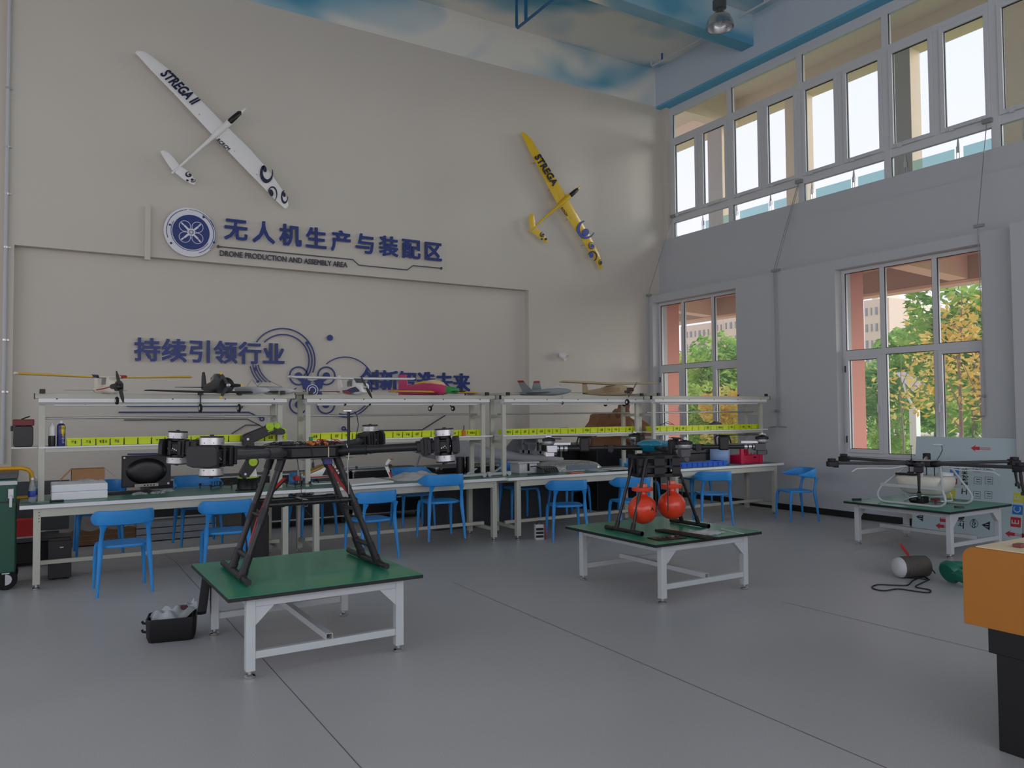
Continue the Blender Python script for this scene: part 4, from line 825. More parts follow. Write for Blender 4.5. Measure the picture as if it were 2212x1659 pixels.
# ---- small fittings of the walls
p = PY(1210, 772, YA)
r = thing('wall_spotlight', 'small white cylinder spotlight on the wall above the grey jet model', 'spotlight', (p.x, YA, p.z))
G().lathe([(.03, 0), (.03, .05)], 16, Matrix.Translation((0, 0, .03)) @ Matrix.Rotation(R(90), 4, 'X')).build('mount', M_whitep, r)
Th = Matrix.Translation((-.03, -.05, .06)) @ Vector((.42, -.62, -.5)).to_track_quat('Z', 'Y').to_matrix().to_4x4()
hd = G().lathe([(.045, 0), (.062, .02), (.066, .13), (.062, .14), (.05, .135), (.045, .11)], 24, Th).build('lamp_head', M_whitep, r)
G().lathe([(.048, .112), (.0, .1121)], 24, Th, cap=False).build('lens', mat('pale_lens', (226, 214, 190), .3), hd)
a, b_ = PY(318.5, 446, YA), PY(327, 560, YA)
tag(G().box(a.x-.035, a.x+.036, YA-.055, YA-.001, b_.z-.02, a.z).build('cable_cover', M_wall, bevel=.003, smooth=0), 'short white vertical cable cover on the wall left of the round drone badge', 'cable cover')
r = thing('conduit_pipe', 'grey vertical conduit pipe at the far left edge of the sign wall', 'pipe', (-.335, YA-.03, 0))
G().cyl((0, 0, 1.0), (0, 0, ZC), .022).build('pipe', M_wall2, r)
for k, z in enumerate((1.9, 2.55, 3.72, 4.4, 5.0, 5.75)):
    G().lathe([(.028, -.012), (.028, .012)], 14, Matrix.Translation((0, 0, z))).box(-.012, .05, .0, .028, z-.01, z+.01).build('pipe_clip', M_silver, r)
# window opener conduits: inclined tube pair from the strip window down to a junction, then down the wall
M_steel = mat('dull_steel_tube', (150, 152, 154), .4, metal=.4, var=.04)
def opener(nm, lb, top, j, bot, n_, xw):
    r = thing('window_crank_conduit', lb, 'conduit', tuple(Vector(j)))
    for k in range(n_):
        o = Vector((0, -.045*k, 0)); G().cyl(Vector(top)+o*.6, Vector(j)+o, .0055, n=8).cyl(Vector(j)+o, Vector(bot)+o, .0055, n=8).build('conduit_tube', M_steel, r, True)
    G().box(j[0]-.01, j[0]+.03, j[1]-.045*n_-.03, j[1]+.05, j[2]-.02, j[2]+.02).build('junction_bracket', M_steel, r, True, smooth=0, bevel=.004)
    G().box(top[0]-.02, top[0]+.04, top[1]-.06, top[1]+.06, top[2]-.03, top[2]+.03).build('top_bracket', M_steel, r, True, smooth=0, bevel=.004)
    for k in range(n_): G().cyl((bot[0]-.01, bot[1]-.045*k, bot[2]+.25), (bot[0]-.05, bot[1]-.045*k, bot[2]+.25), .02).cyl((bot[0]-.02, bot[1]-.045*k, bot[2]), (bot[0]-.02, bot[1]-.045*k-.14*(1 if k else -1), bot[2]-.01), .007, n=8).build('crank', M_steel, r, True)
opener('a', 'thin steel crank conduit in the corner beside the left window', (10.78, 11.43, 5.46), (10.22, 11.56, 3.86), (10.22, 11.56, 1.3), 1, 10.25)
opener('b', 'pair of thin steel crank conduits on the wall between the two windows', (10.76, 8.42, 5.38), (10.22, 8.52, 3.86), (10.22, 8.50, 1.33), 2, 10.25)
opener('c', 'thin steel crank conduit above the right edge of the right window', (10.76, 5.42, 5.42), (10.22, 5.30, 3.92), (10.22, 5.27, 1.5), 1, 10.25)

# ---- ceiling fittings
p = PY(1555, 60, 8.0)
pc = Vector((p.x*1.0, 8.0, p.z))
r = thing('high_bay_lamp', 'silver dome high-bay lamp hanging from the ceiling beam', 'ceiling lamp', tuple(pc))
g = G().lathe([(.20, 0), (.205, .004), (.19, .08), (.15, .16), (.085, .21), (.06, .22), (.055, .215), (.082, .205), (.145, .155), (.185, .078), (.198, .003)], 36, cap=False)
g.build('reflector', mat('polished_lamp_reflector', (186, 188, 190), .22, metal=.9, var=.05, scale=20), r)
G().lathe([(.04, .2), (.045, .21), (.045, .27), (.09, .28), (.10, .29), (.10, .40), (.09, .41)], 28).build('gear_housing', M_cam, r)
G().cyl((0, 0, .41), (0, 0, ZC-pc.z), .012).build('stem', M_blackp, r)
G().ball((0, 0, .12), .045, sc=(1, 1, 1.6)).build('bulb', mat('unlit_frosted_bulb', (220, 220, 214), .3), r)
M_bpipe = mat('blue_painted_pipe', (30, 96, 140), .4, var=.05)
M_gpipe = mat('grey_white_painted_pipe', (196, 200, 202), .4, var=.03)
def xpipe(lb, y, z, xk, m_, px):
    """a pipe running along y below the ceiling with two drops"""
    pass
z1 = 7.62
a = PZ(1116, 62, z1); c = PZ(1250, -40, z1)
r = thing('ceiling_pipe', 'blue-painted pipe with two hangers under the ceiling, top middle', 'pipe', tuple(a))
e = a+(c-a)*2.2; e = Vector((a.x, a.y-5.0, z1))
G().tube([(a.x, a.y, ZC-.02), (a.x, a.y, z1+.03), (a.x, a.y-.03, z1), (a.x, e.y, z1)], .022, n=10).build('pipe_run', M_bpipe, r, True)
q = PZ(1136, 46, z1); G().cyl((a.x, q.y, z1), (a.x, q.y, ZC), .026).build('hanger', M_bpipe, r, True)
z2 = 7.80; a = PX(1407, 144, 10.2); z2 = a.z
r = thing('ceiling_pipe', 'grey pipe run with hangers under the ceiling, along the window wall', 'pipe', tuple(a))
G().tube([(a.x, a.y, z2+.72), (a.x, a.y, z2+.03), (a.x, a.y-.03, z2), (a.x, a.y-6.5, z2)], .018, n=10).build('pipe_run', M_gpipe, r, True)
for px in (1430, 1588, 1650):
    yy = PZ(px, 144-(px-1407)*.575, z2).y; G().cyl((a.x, yy, z2), (a.x, yy, ZC), .018).build('hanger', M_bpipe if px == 1430 else M_gpipe, r, True)
# ================================================================ model aircraft standing on the racks
RT = 1.812
M_cream = mat('cream_film_covering', (222, 216, 196), .45, var=.03)
M_yfilm = mat('yellow_film_covering', (226, 178, 52), .4, var=.03)
M_rfilm = mat('red_film_covering', (170, 44, 46), .4, var=.03)
M_bfilm = mat('dark_blue_film', (42, 50, 92), .4, var=.03)
M_black2 = mat('black_foam_paint', (40, 42, 46), .5, var=.05)
M_pink = mat('magenta_film_covering', (196, 62, 108), .4, var=.05)
M_tyre = mat('black_foam_tyre', (22, 22, 22), .8, var=.1)
M_jet = mat('grey_green_foam', (138, 150, 148), .55, var=.04)
M_tan = mat('natural_tan_covering', (196, 176, 140), .5, var=.06)
M_smoke = mat('smoked_canopy', (52, 56, 60), .12, var=0, coat=.5)
M_clearc = mat('beige_canopy', (226, 190, 142), .2, var=.02, coat=.4)
M_greenf = mat('green_film_covering', (40, 146, 66), .4, var=.03)
M_ltg = mat('light_grey_foam', (196, 198, 198), .5, var=.03)
def rrect(y, w_, zt, zb_, n=16, p=3.2, x0=0):
    o = []
    for i in range(n):
        t = 2*PI*i/n; c, s = math.cos(t), math.sin(t)
        o.append((x0+w_/2*(1 if c >= 0 else -1)*abs(c)**(2/p), y, (zt+zb_)/2+(zt-zb_)/2*(1 if s >= 0 else -1)*abs(s)**(2/p)))
    return o
def wing_g(st, th=.11, n=1):     # stations: (x, y_leading, chord, z)
    rings = []
    for x, yl, c, z in st:
        rings.append([(x, yl-c*f_, z+c*th*t_) for f_, t_ in ((0, 0), (.05, .45), (.28, .9), (.6, .6), (1, .02), (1, -.02), (.6, -.15), (.28, -.25), (.05, -.25))])
    return G().loft(rings)
def fin_g(st, th=.012):          # stations: (z, y_lead, chord, x)
    return G().loft([[(x-th/2, yl, z), (x+th/2, yl, z), (x+th/2, yl-c, z), (x-th/2, yl-c, z)] for z, yl, c, x in st])
def prop_g(y, z, blades, rad, wd, a0=0):
    g = G()
    for k in range(blades):
        T = Matrix.Translation((0, y, z)) @ Matrix.Rotation(R(a0+360*k/blades), 4, 'Y')
        g.loft([[T @ Vector((-w_*.5, -.004*s, r)) , T @ Vector((0, .004, r)), T @ Vector((w_*.5, .004*s, r)), T @ Vector((0, -.003, r))] for r, w_, s in ((.0, wd*.5, 1), (rad*.3, wd, 1.5), (rad*.7, wd*.9, 1), (rad, wd*.35, .5))])
    return g
def wheel(p, o, r, wd, name='wheel'):
    T = Matrix.Translation(Vector(o)) @ Matrix.Rotation(R(90), 4, 'Y')
    w_ = G().lathe([(r*.45, -wd/2), (r*.85, -wd/2), (r, -wd*.25), (r, wd*.25), (r*.85, wd/2), (r*.45, wd/2)], 20, T).build(name, M_tyre, p)
    G().lathe([(.004, -wd*.52), (r*.44, -wd*.5), (r*.44, wd*.5), (.004, wd*.52)], 14, T).build('hub', M_whitep, w_)
def aircraft(label, loc, hd): return thing('model_aircraft', label, 'model aircraft', loc, R(hd-90))

# yellow-winged high-wing trainer
P = aircraft('high-wing model plane with yellow wing, nose to the room, on the leftmost rack', (.62, 8.86, RT), -83)
G().loft([rrect(.50, .07, .10, .0), rrect(.46, .10, .125, -.002), rrect(.30, .105, .135, -.002), rrect(.22, .105, .165, 0), rrect(-.02, .10, .165, 0), rrect(-.12, .09, .12, .005), rrect(-.58, .04, .075, .03)]).build('fuselage', M_cream, P, smooth=50)
wg = wing_g([(-.80, .13, .19, .185), (-.78, .145, .215, .180), (0, .15, .235, .160), (.78, .145, .215, .180), (.80, .13, .19, .185)]).build('wing', M_cream, P, smooth=50)
for x0, x1 in ((-.78, -.12), (.12, .78)): wing_g([(x0, .150, .1, .181-.02*(abs(x0) < .2)), (x1, .150, .1, .181-.02*(abs(x1) < .2))], .17).build('leading_edge_band', M_yfilm, wg, smooth=50)
for s in (-1, 1):
    wing_g([(s*.10, .151, .2, .162), (s*.155, .151, .2, .164)], .15).build('wing_stripe', M_rfilm if s < 0 else M_bfilm, wg, smooth=50)
    G().tube([(s*.053, .40, .06), (s*.053, .1, .05), (s*.04, -.3, .05)], .006, n=6).build('fuselage_stripe', M_rfilm, P)
    G().loft([[(s*.052, .2, .09), (s*.052, .2, .15), (s*.055, .2, .15), (s*.055, .2, .09)], [(s*.052, .03, .09), (s*.052, .03, .15), (s*.055, .03, .15), (s*.055, .03, .09)]]).build('side_window', M_smoke, P, smooth=0)
wing_g([(-.30, -.50, .11, .05), (0, -.45, .15, .05), (.30, -.50, .11, .05)], .05).build('tailplane', M_cream, P)
fin_g([(.05, -.44, .16, 0), (.21, -.52, .085, 0)]).build('tail_fin', M_cream, P, smooth=0)
G().box(-.035, .035, .50, .56, .02, .09).cyl((0, .44, .085), (0, .56, .085), .03).cyl((.045, .47, .06), (.045, .55, .06), .025).build('engine', M_blackp, P, bevel=.004)
prop_g(.575, .055, 2, .155, .034, 12).build('propeller', M_blackp, P, smooth=30); G().lathe([(.03, 0), (.026, .02), (.004, .04)], 16, Matrix.Translation((0, .565, .055)) @ Matrix.Rotation(R(-90), 4, 'X')).build('spinner', M_blackp, P)
for s in (-1, 1): G().tube([(s*.04, .08, .01), (s*.10, .1, -.02), (s*.17, .12, -.075), (s*.205, .12, -.078)], .004, n=6).build('gear_leg', M_steel, P); wheel(P, (s*.215, .12, -.078), .038, .026)
G().cyl((0, .44, .0), (0, .45, -.07), .004).build('gear_leg', M_steel, P); wheel(P, (0, .455, -.075), .038, .026)

# black radial-engined fighter
P = aircraft('black low-wing model fighter with a yellow-tipped three-blade propeller, on the leftmost rack', (1.66, 8.80, RT), -84)
G().loft([rrect(.36, .15, .16, .01, 20, 2), rrect(.34, .165, .17, .0, 20, 2), rrect(.22, .165, .172, .0, 20, 2), rrect(.1, .14, .165, .005, 20, 2), rrect(-.25, .09, .13, .03, 20, 2), rrect(-.5, .03, .1, .06, 20, 2)]).build('fuselage', M_black2, P, smooth=50)
G().lathe([(.07, 0), (.075, .004), (.062, -.02), (.01, -.025)], 24, Matrix.Translation((0, .362, .085)) @ Matrix.Rotation(R(-90), 4, 'X')).build('cowl_face', M_blackp, P)
G().loft([rrect(.12, .03, .17, .15), rrect(.09, .06, .215, .14), rrect(.0, .065, .225, .14), rrect(-.12, .05, .19, .13), rrect(-.16, .02, .15, .13)]).build('canopy', M_smoke, P, smooth=60)
wing_g([(-.72, .10, .12, .03), (-.68, .14, .15, .03), (-.2, .2, .23, .015), (0, .2, .24, .015), (.2, .2, .23, .015), (.68, .14, .15, .03), (.72, .10, .12, .03)], .09).build('wing', M_black2, P, smooth=50)
wing_g([(-.30, -.42, .08, .085), (0, -.36, .14, .085), (.30, -.42, .08, .085)], .06).build('tailplane', M_black2, P, smooth=50)
fin_g([(.08, -.36, .17, 0), (.2, -.40, .12, 0), (.26, -.44, .06, 0)]).build('tail_fin', M_black2, P, smooth=0)
pr = prop_g(.40, .085, 3, .155, .036, 30).build('propeller', M_blackp, P, smooth=30)
for k in range(3):
    T = Matrix.Translation((0, .4005, .085)) @ Matrix.Rotation(R(30+120*k), 4, 'Y'); G().box(-.012, .012, -.004, .0045, .130, .156, T).build('blade_tip', M_yfilm, pr, smooth=0)
G().lathe([(.022, 0), (.02, .02), (.004, .03)], 16, Matrix.Translation((0, .395, .085)) @ Matrix.Rotation(R(-90), 4, 'X')).build('spinner', M_silver, P)
for s in (-1, 1):
    G().box(s*.2-.02, s*.2+.02, .1, .17, -.012, .03).cyl((s*.2, .135, .0), (s*.2, .135, -.14), .006).build('gear_leg', M_black2, P, bevel=.004); wheel(P, (s*.2, .135, -.15), .045, .022)
# white twin floats
P = thing('float_set', 'pair of pale grey seaplane floats with wire struts, on the leftmost rack', 'model floats', (2.17, 8.80, RT), R(20))
for s in (-1, 1):
    G().loft([rrect(-.33, .01, .045, .03), rrect(-.26, .06, .07, .01), rrect(-.05, .085, .085, .0), rrect(.15, .085, .09, .0), rrect(.28, .06, .10, .03), rrect(.33, .02, .10, .07)]).build('float', M_ltg, P, smooth=50, loc=(s*.16, 0, 0))
G().tube([(-.16, .1, .085), (-.08, .12, .17), (.0, .12, .085)], .003, n=6).tube([(.16, -.1, .085), (-.02, -.05, .17), (-.16, -.1, .085)], .003, n=6).tube([(-.16, .1, .087), (.16, .1, .09)], .0035, n=6).tube([(-.16, -.1, .085), (.16, -.1, .085)], .0035, n=6).build('wire_strut', M_steel, P)
# white cabin trainer
P = aircraft('white high-wing cabin plane with navy and red swoosh, on the second rack', (3.20, 8.82, RT), -90)
G().loft([rrect(.40, .09, .12, .02), rrect(.37, .11, .13, .01), rrect(.24, .12, .135, .0), rrect(.16, .12, .185, .0), rrect(-.06, .115, .185, 0), rrect(-.18, .09, .12, .01), rrect(-.52, .035, .08, .035)]).build('fuselage', M_gel, P, smooth=50)
wing_g([(-.76, .10, .16, .20), (-.72, .13, .2, .19), (0, .14, .215, .183), (.72, .13, .2, .19), (.76, .10, .16, .20)], .12).build('wing', M_gel, P, smooth=50)
for s in (-1, 1):
    G().loft([[(s*.0615, y, zb_), (s*.0615, y, zt_), (s*.0585, y, zt_), (s*.0585, y, zb_)] for y, zb_, zt_ in ((.36, .03, .05), (.25, .03, .09), (.1, .02, .08), (-.05, .015, .06), (-.2, .05, .06))]).build('swoosh', M_bfilm, P, smooth=30)
    G().loft([[(s*.0625, y, zb_), (s*.0625, y, zt_), (s*.059, y, zt_), (s*.059, y, zb_)] for y, zb_, zt_ in ((.1, .012, .03), (-.03, .012, .05), (-.18, .03, .045))]).build('swoosh', M_rfilm, P, smooth=30)
    for y0 in (.06, -.03): G().box(s*.0605-.002, s*.0605+.002, y0, y0+.07, .10, .16).build('side_window', M_smoke, P, smooth=0, bevel=.002)
    G().cyl((s*.04, .12, .01), (s*.13, .13, -.08), .005).build('gear_leg', M_steel, P); wheel(P, (s*.15, .13, -.085), .045, .03)
G().loft([[(-.05, .24, .138), (.05, .24, .138), (.05, .235, .142), (-.05, .235, .142)], [(-.05, .165, .186), (.05, .165, .186), (.05, .16, .19), (-.05, .16, .19)]]).build('windscreen', M_smoke, P, smooth=0)
wing_g([(-.27, -.42, .11, .05), (0, -.38, .15, .05), (.27, -.42, .11, .05)], .06).build('tailplane', M_rfilm, P)
fin_g([(.06, -.34, .19, 0), (.25, -.47, .08, 0)]).build('tail_fin', M_gel, P, smooth=0)
prop_g(.435, .08, 2, .14, .03, 28).build('propeller', M_blackp, P, smooth=30); G().lathe([(.028, 0), (.022, .025), (.004, .045)], 16, Matrix.Translation((0, .40, .08)) @ Matrix.Rotation(R(-90), 4, 'X')).build('spinner', M_silver, P)
# magenta aerobatic plane
P = aircraft('magenta aerobatic model plane with beige canopy and green nose, on the second rack', (4.26, 8.86, RT), -76)
G().loft([rrect(.30, .10, .10, .02), rrect(.2, .13, .135, .005), rrect(.02, .13, .17, 0), rrect(-.2, .10, .165, .005), rrect(-.62, .03, .13, .02)]).build('fuselage', M_pink, P, smooth=50)
G().loft([rrect(.47, .03, .06, .02), rrect(.45, .07, .085, .01), rrect(.38, .095, .098, .012), rrect(.301, .102, .105, .018)]).build('nose_cowl', M_greenf, P, smooth=50)
G().loft([rrect(.24, .03, .125, .10), rrect(.17, .09, .165, .09), rrect(.06, .105, .20, .1), rrect(-.04, .10, .198, .12), rrect(-.10, .08, .185, .14)]).build('canopy', M_clearc, P, smooth=60)
G().loft([rrect(-.10, .085, .19, .14), rrect(-.2, .06, .185, .14), rrect(-.36, .03, .165, .13)]).build('turtle_deck', M_yfilm, P, smooth=60)
wg = wing_g([(-.66, .12, .17, .035), (0, .18, .26, .03), (.66, .12, .17, .035)], .10).build('wing', M_pink, P, smooth=50)
for s in (-1, 1): wing_g([(s*.12, .172, .2, .034), (s*.665, .124, .16, .039)], .115).build('wing_panel', M_yfilm, wg, smooth=50)
wing_g([(-.27, -.50, .11, .08), (0, -.47, .14, .08), (.27, -.50, .11, .08)], .05).build('tailplane', M_pink, P)
fin_g([(.02, -.50, .2, 0), (.12, -.50, .2, 0), (.285, -.55, .13, 0)]).build('tail_fin', M_pink, P, smooth=0)
for s in (-1, 1): G().tube([(s*.03, .15, .0), (s*.10, .16, -.08), (s*.17, .17, -.155)], .007, n=6).build('gear_leg', M_blackp, P); wheel(P, (s*.185, .17, -.165), .033, .022)
prop_g(.49, .04, 2, .12, .022, 92).build('propeller', M_blackp, P, smooth=30)
# grey twin-fin jet
P = aircraft('small grey twin-finned model jet on the third rack', (5.95, 8.84, RT), -76)
G().loft([rrect(.46, .01, .065, .055), rrect(.40, .045, .085, .03), rrect(.28, .085, .105, .01), rrect(.1, .16, .10, .0), rrect(-.2, .2, .085, .005), rrect(-.42, .16, .07, .015)]).build('fuselage', M_jet, P, smooth=50)
G().loft([rrect(.33, .02, .10, .08), rrect(.24, .06, .15, .08), rrect(.14, .055, .14, .08), rrect(.0, .04, .10, .07)]).build('canopy', M_ltg, P, smooth=60)
wing_g([(-.42, -.16, .09, .045), (-.07, .16, .44, .05), (.07, .16, .44, .05), (.42, -.16, .09, .045)], .035).build('wing', M_jet, P, smooth=40)
for s in (-1, 1):
    f_ = G().loft([[(x-.006, yl, z), (x+.006, yl, z), (x+.006, yl-c, z), (x-.006, yl-c, z)] for z, yl, c, x in ((.07, -.15, .2, s*.09), (.215, -.27, .1, s*.165))]).build('tail_fin', M_jet, P, smooth=0)
    G().loft([[(x-.007, yl, z), (x+.007, yl, z), (x+.007, yl-c, z), (x-.007, yl-c, z)] for z, yl, c, x in ((.19, -.245, .115, s*.153), (.218, -.27, .102, s*.167))]).build('fin_tip', M_rfilm, f_, smooth=0)
    wing_g([(s*.07, -.3, .16, .03), (s*.25, -.42, .08, .03)], .04).build('tailplane', M_jet, P)
    G().cyl((s*.08, -.05, .01), (s*.08, -.05, -.09), .004).build('gear_leg', M_steel, P); wheel(P, (s*.08, -.05, -.1), .02, .014)
G().cyl((0, .3, .02), (0, .3, -.09), .004).build('gear_leg', M_steel, P); wheel(P, (0, .3, -.1), .02, .014)
# tan high-wing trainer
P = aircraft('tan wooden-looking high-wing model plane with red fin tip, on the third rack', (7.03, 8.80, RT), -88)
G().loft([rrect(.40, .085, .12, .02), rrect(.30, .10, .14, .01), rrect(.2, .10, .16, 0), rrect(-.03, .095, .155, 0), rrect(-.2, .08, .12, .01), rrect(-.6, .03, .09, .04)]).build('fuselage', M_tan, P, smooth=50)
wing_g([(-.86, .10, .17, .195), (-.82, .14, .22, .188), (0, .15, .25, .165), (.82, .14, .22, .188), (.86, .10, .17, .195)], .12).build('wing', M_tan, P, smooth=50)
wing_g([(-.28, -.5, .1, .06), (0, -.46, .14, .06), (.28, -.5, .1, .06)], .05).build('tailplane', M_tan, P)
fn = fin_g([(.06, -.46, .16, 0), (.19, -.52, .1, 0)]).build('tail_fin', M_tan, P, smooth=0); fin_g([(.19, -.518, .102, 0), (.235, -.54, .07, 0)], .013).build('fin_tip', M_rfilm, fn, smooth=0)
for s in (-1, 1):
    for z in (.07, .09, .11): G().bar((s*.0505, .28, z), (s*.048, -.1, z-.01), .006, .003).build('stripe', M_rfilm, P, smooth=0)
    G().tube([(s*.04, .1, .01), (s*.1, .11, -.06), (s*.16, .11, -.10)], .004, n=6).build('gear_leg', M_steel, P); wheel(P, (s*.175, .11, -.105), .042, .026)
G().box(-.03, .03, .40, .45, .03, .11).cyl((.03, .43, .06), (.09, .43, .05), .02).build('engine', M_cam, P, bevel=.004)
prop_g(.485, .08, 2, .135, .028, -38).build('propeller', mat('brown_wood_propeller', (92, 74, 64), .4), P, smooth=30); G().lathe([(.03, 0), (.026, .03), (.004, .055)], 16, Matrix.Translation((0, .455, .08)) @ Matrix.Rotation(R(-90), 4, 'X')).build('spinner', mat('dark_red_spinner', (84, 34, 34), .3), P)
G().cyl((0, .36, .02), (0, .37, -.08), .004).build('gear_leg', M_steel, P); wheel(P, (0, .37, -.09), .042, .026)
# ================================================================ things on and around the benches
M_foam = mat('white_expanded_foam', (232, 234, 236), .8, var=.02, scale=40, bump=.1, bscale=300)
M_card = mat('brown_corrugated_cardboard', (172, 132, 92), .8, var=.06, scale=10)
M_card2 = mat('dark_cardboard', (128, 96, 70), .8, var=.1, scale=8)
M_screen = mat('black_monitor_plastic', (16, 16, 17), .35, var=.05)
M_clear = mat('clear_plastic_film', (226, 230, 232), .15, var=0, trans=(.34, (240, 244, 246)))
M_bottle = mat('clear_bottle_plastic', (206, 218, 228), .1, var=0, trans=(.3, (228, 238, 246)))
M_lab = mat('blue_bottle_label', (40, 66, 158), .4, var=.2, scale=60)
M_fgreen = mat('fluorescent_green_plastic', (166, 204, 26), .35, var=.03)
M_grey = mat('mid_grey_composite', (126, 130, 138), .45, var=.04)
M_grey2 = mat('light_grey_composite', (176, 180, 182), .45, var=.04)
M_crim = mat('crimson_plastic', (214, 26, 74), .4, var=.04)
M_cobalt = mat('cobalt_blue_plastic', (20, 96, 206), .4, var=.04)
M_paleblue = mat('pale_blue_sheet', (150, 182, 222), .5, var=.03)
def TB(o, lb, cat, g=None): return tag(o, lb, cat, g)
# left end shelf: red-lidded tool bag, spray cans
r = thing('tool_case', 'black case with dark red lid, left end of the shelf of the leftmost bench', 'case', (-.09, 8.88, 1.302))
G().loft([rrect(-.10, .165, .20, .0, 16, 8), rrect(.10, .165, .20, .0, 16, 8)]).build('body', M_screen, r, bevel=.006)
G().box(-.088, .088, -.105, .105, .2, .262).build('lid', mat('dark_red_lid', (110, 32, 34), .45), r, bevel=.008, smooth=0)
G().tube([(-.02, -.02, .262), (.01, -.01, .275), (.05, 0, .29)], .006).build('strap', M_blackp, r); G().box(-.105, -.08, -.03, .03, .15, .2).build('latch', M_blackp, r, smooth=0)
tag(G().box(-.185, .03, 8.76, 9.02, 1.288, 1.30).build('side_shelf', M_edge, smooth=0, bevel=.002), 'small white side shelf at the left end of the leftmost rack, under the red-lidded case', 'shelf')
def can(lb, x, y, rad, h, mt, cap, z=1.3015):
    r = thing('spray_can', lb, 'spray can', (x, y, z))
    G().lathe([(rad*.96, 0), (rad, .004), (rad, h*.80), (rad*.97, h*.82), (rad*.7, h*.88), (rad*.5, h*.90)], 24).build('can_body', mt, r)
    G().lathe([(rad*.52, h*.895), (rad*.52, h*.925), (rad*.3, h*.93), (rad*.28, h), (rad*.1, h*1.0)], 20).build('nozzle', cap, r); return r
r = can('slim white and black spray can, just right of the left rack post', .145, 8.80, .030, .225, M_whitep, M_whitep)
G().lathe([(.0305, .0), (.0308, .002), (.0308, .1), (.0305, .102)], 24, cap=False).build('label_band', M_screen, r)
r = can('tall blue spray can with yellow shield label, beside the lime bins', .222, 8.80, .037, .245, mat('deep_blue_can', (26, 34, 104), .3, coat=.3), M_whitep)
sh = G()
for i in range(9): pass
pts = [(-.75, .075), (.75, .075), (.75, -.02), (.5, -.07), (0, -.09), (-.5, -.07), (-.75, -.02)]
A0 = -62
def onc(a, z, rr): t = R(A0)+a*.62; return (rr*math.cos(t), rr*math.sin(t), z)
g = G(); n_ = 9
top = [onc(-.75+1.5*i/(n_-1), .20, .0376) for i in range(n_)]; bot = [onc(-.75+1.5*i/(n_-1), .20-(.05+.055*math.sin(PI*(.12+.76*i/(n_-1)))), .0376) for i in range(n_)]
g.loft([top, bot], cap=False, closed=False); g.build('shield_label', mat('yellow_label', (232, 196, 40), .4), r, solid=.0006)
v, f = text_geo('WD-40', .026, frame((0, 0, 0), (1, 0, 0), (0, 1, 0), (0, 0, 1)), extrude=.0004)
G().add([onc(p.x/.62/.0385, .172+p.y, .0385+p.z) for p in v], f).build('lettering', M_navyd, r, smooth=0)
g = G()
for k in range(6): z = .03+k*.014; g.loft([[onc(-.5+1.1*i/6, z, .0376) for i in range(7)], [onc(-.5+1.1*i/6, z+.004, .0376) for i in range(7)]], cap=False, closed=False)
g.build('label_line', M_whitep, r, solid=.0004)
# white foam box
r = thing('foam_box', 'white foam box with a mid seam on the left end of the leftmost bench', 'box', (.385, 8.93, TH))
G().box(-.24, .24, -.24, .24, 0, .078).build('box_base', M_foam, r, bevel=.01, smooth=0); G().box(-.24, .24, -.24, .24, .0785, .15).build('lid', M_foam, r, bevel=.01, smooth=0)
rr_ = random.Random(5)
def crumple(x, y, z, w_, d_, h_, seed, nu=14, nv=12):
    q = random.Random(seed); ph = [q.random()*6 for _ in range(6)]
    return G().sheet(lambda u, v: (x+(u-.5)*w_+.02*math.sin(9*v+ph[0]), y+(v-.5)*d_+.02*math.sin(8*u+ph[1]), z+h_*max(0, math.sin(PI*min(1, max(0, u))))**.5*max(0, math.sin(PI*v))**.5*(.75+.25*math.sin(11*u+ph[2])*math.cos(13*v+ph[3]))+.004*math.sin(31*u+ph[4])*math.sin(27*v+ph[5])), nu, nv)
tag(crumple(.46, 8.96, TH+.152, .2, .14, .03, 3).build('plastic_bag', M_clear, smooth=30), 'scrap of clear plastic on top of the white foam box', 'plastic bag')
for x, y, lb in ((-.012, 8.66, 'water bottle with blue label at the left end of the bench, nearer one'), (.012, 8.86, 'clear water bottle beside the rack post, behind the nearer one')):
    r = thing('water_bottle', lb, 'bottle', (x, y, TH)); pr = [(.028, 0), (.032, .006), (.032, .05), (.030, .055), (.032, .06), (.032, .12), (.029, .14), (.022, .175), (.012, .2), (.012, .215)]
    G().lathe(pr, 24).build('bottle_body', M_bottle, r); G().lathe([(.0325, .055), (.0327, .056), (.0327, .11), (.0325, .111)], 24, cap=False).build('label_wrap', M_lab, r); G().lathe([(.014, .213), (.014, .232), (.012, .234)], 16).build('cap', M_whitep if y < 8.8 else M_whitep, r)
r = thing('hand_tool', 'black screwdriver lying at the front left edge of the leftmost bench', 'tool', (.13, 8.545, TH)); G().cyl((-.11, -.01, .012), (.0, 0, .012), .004).build('shaft', M_steel, r); G().cyl((0, 0, .012), (.115, .01, .012), .011).build('handle', M_blackp, r)
# open cardboard box behind the foam box
r = thing('cardboard_box', 'open brown cardboard box at the rear of the leftmost bench, behind the foam box', 'box', (.48, 9.27, TH)); t = .004; w_, d_, h_ = .15, .105, .265
G().box(-w_, w_, -d_, -d_+t, 0, h_).box(-w_, w_, d_-t, d_, 0, h_).box(-w_, -w_+t, -d_+t, d_-t, 0, h_).box(w_-t, w_, -d_+t, d_-t, 0, h_).box(-w_, w_, -d_, d_, 0, t).build('box_walls', M_card, r, smooth=0)
for s in (-1, 1): G().add([(s*w_, -d_, h_), (s*w_, d_, h_), (s*(w_+.10), d_, h_-.11*(s < 0)-.09*(s > 0)), (s*(w_+.10), -d_, h_-.11*(s < 0)-.09*(s > 0))], [(0, 1, 2, 3)]).build('flap', M_card, r, smooth=0, solid=.004)
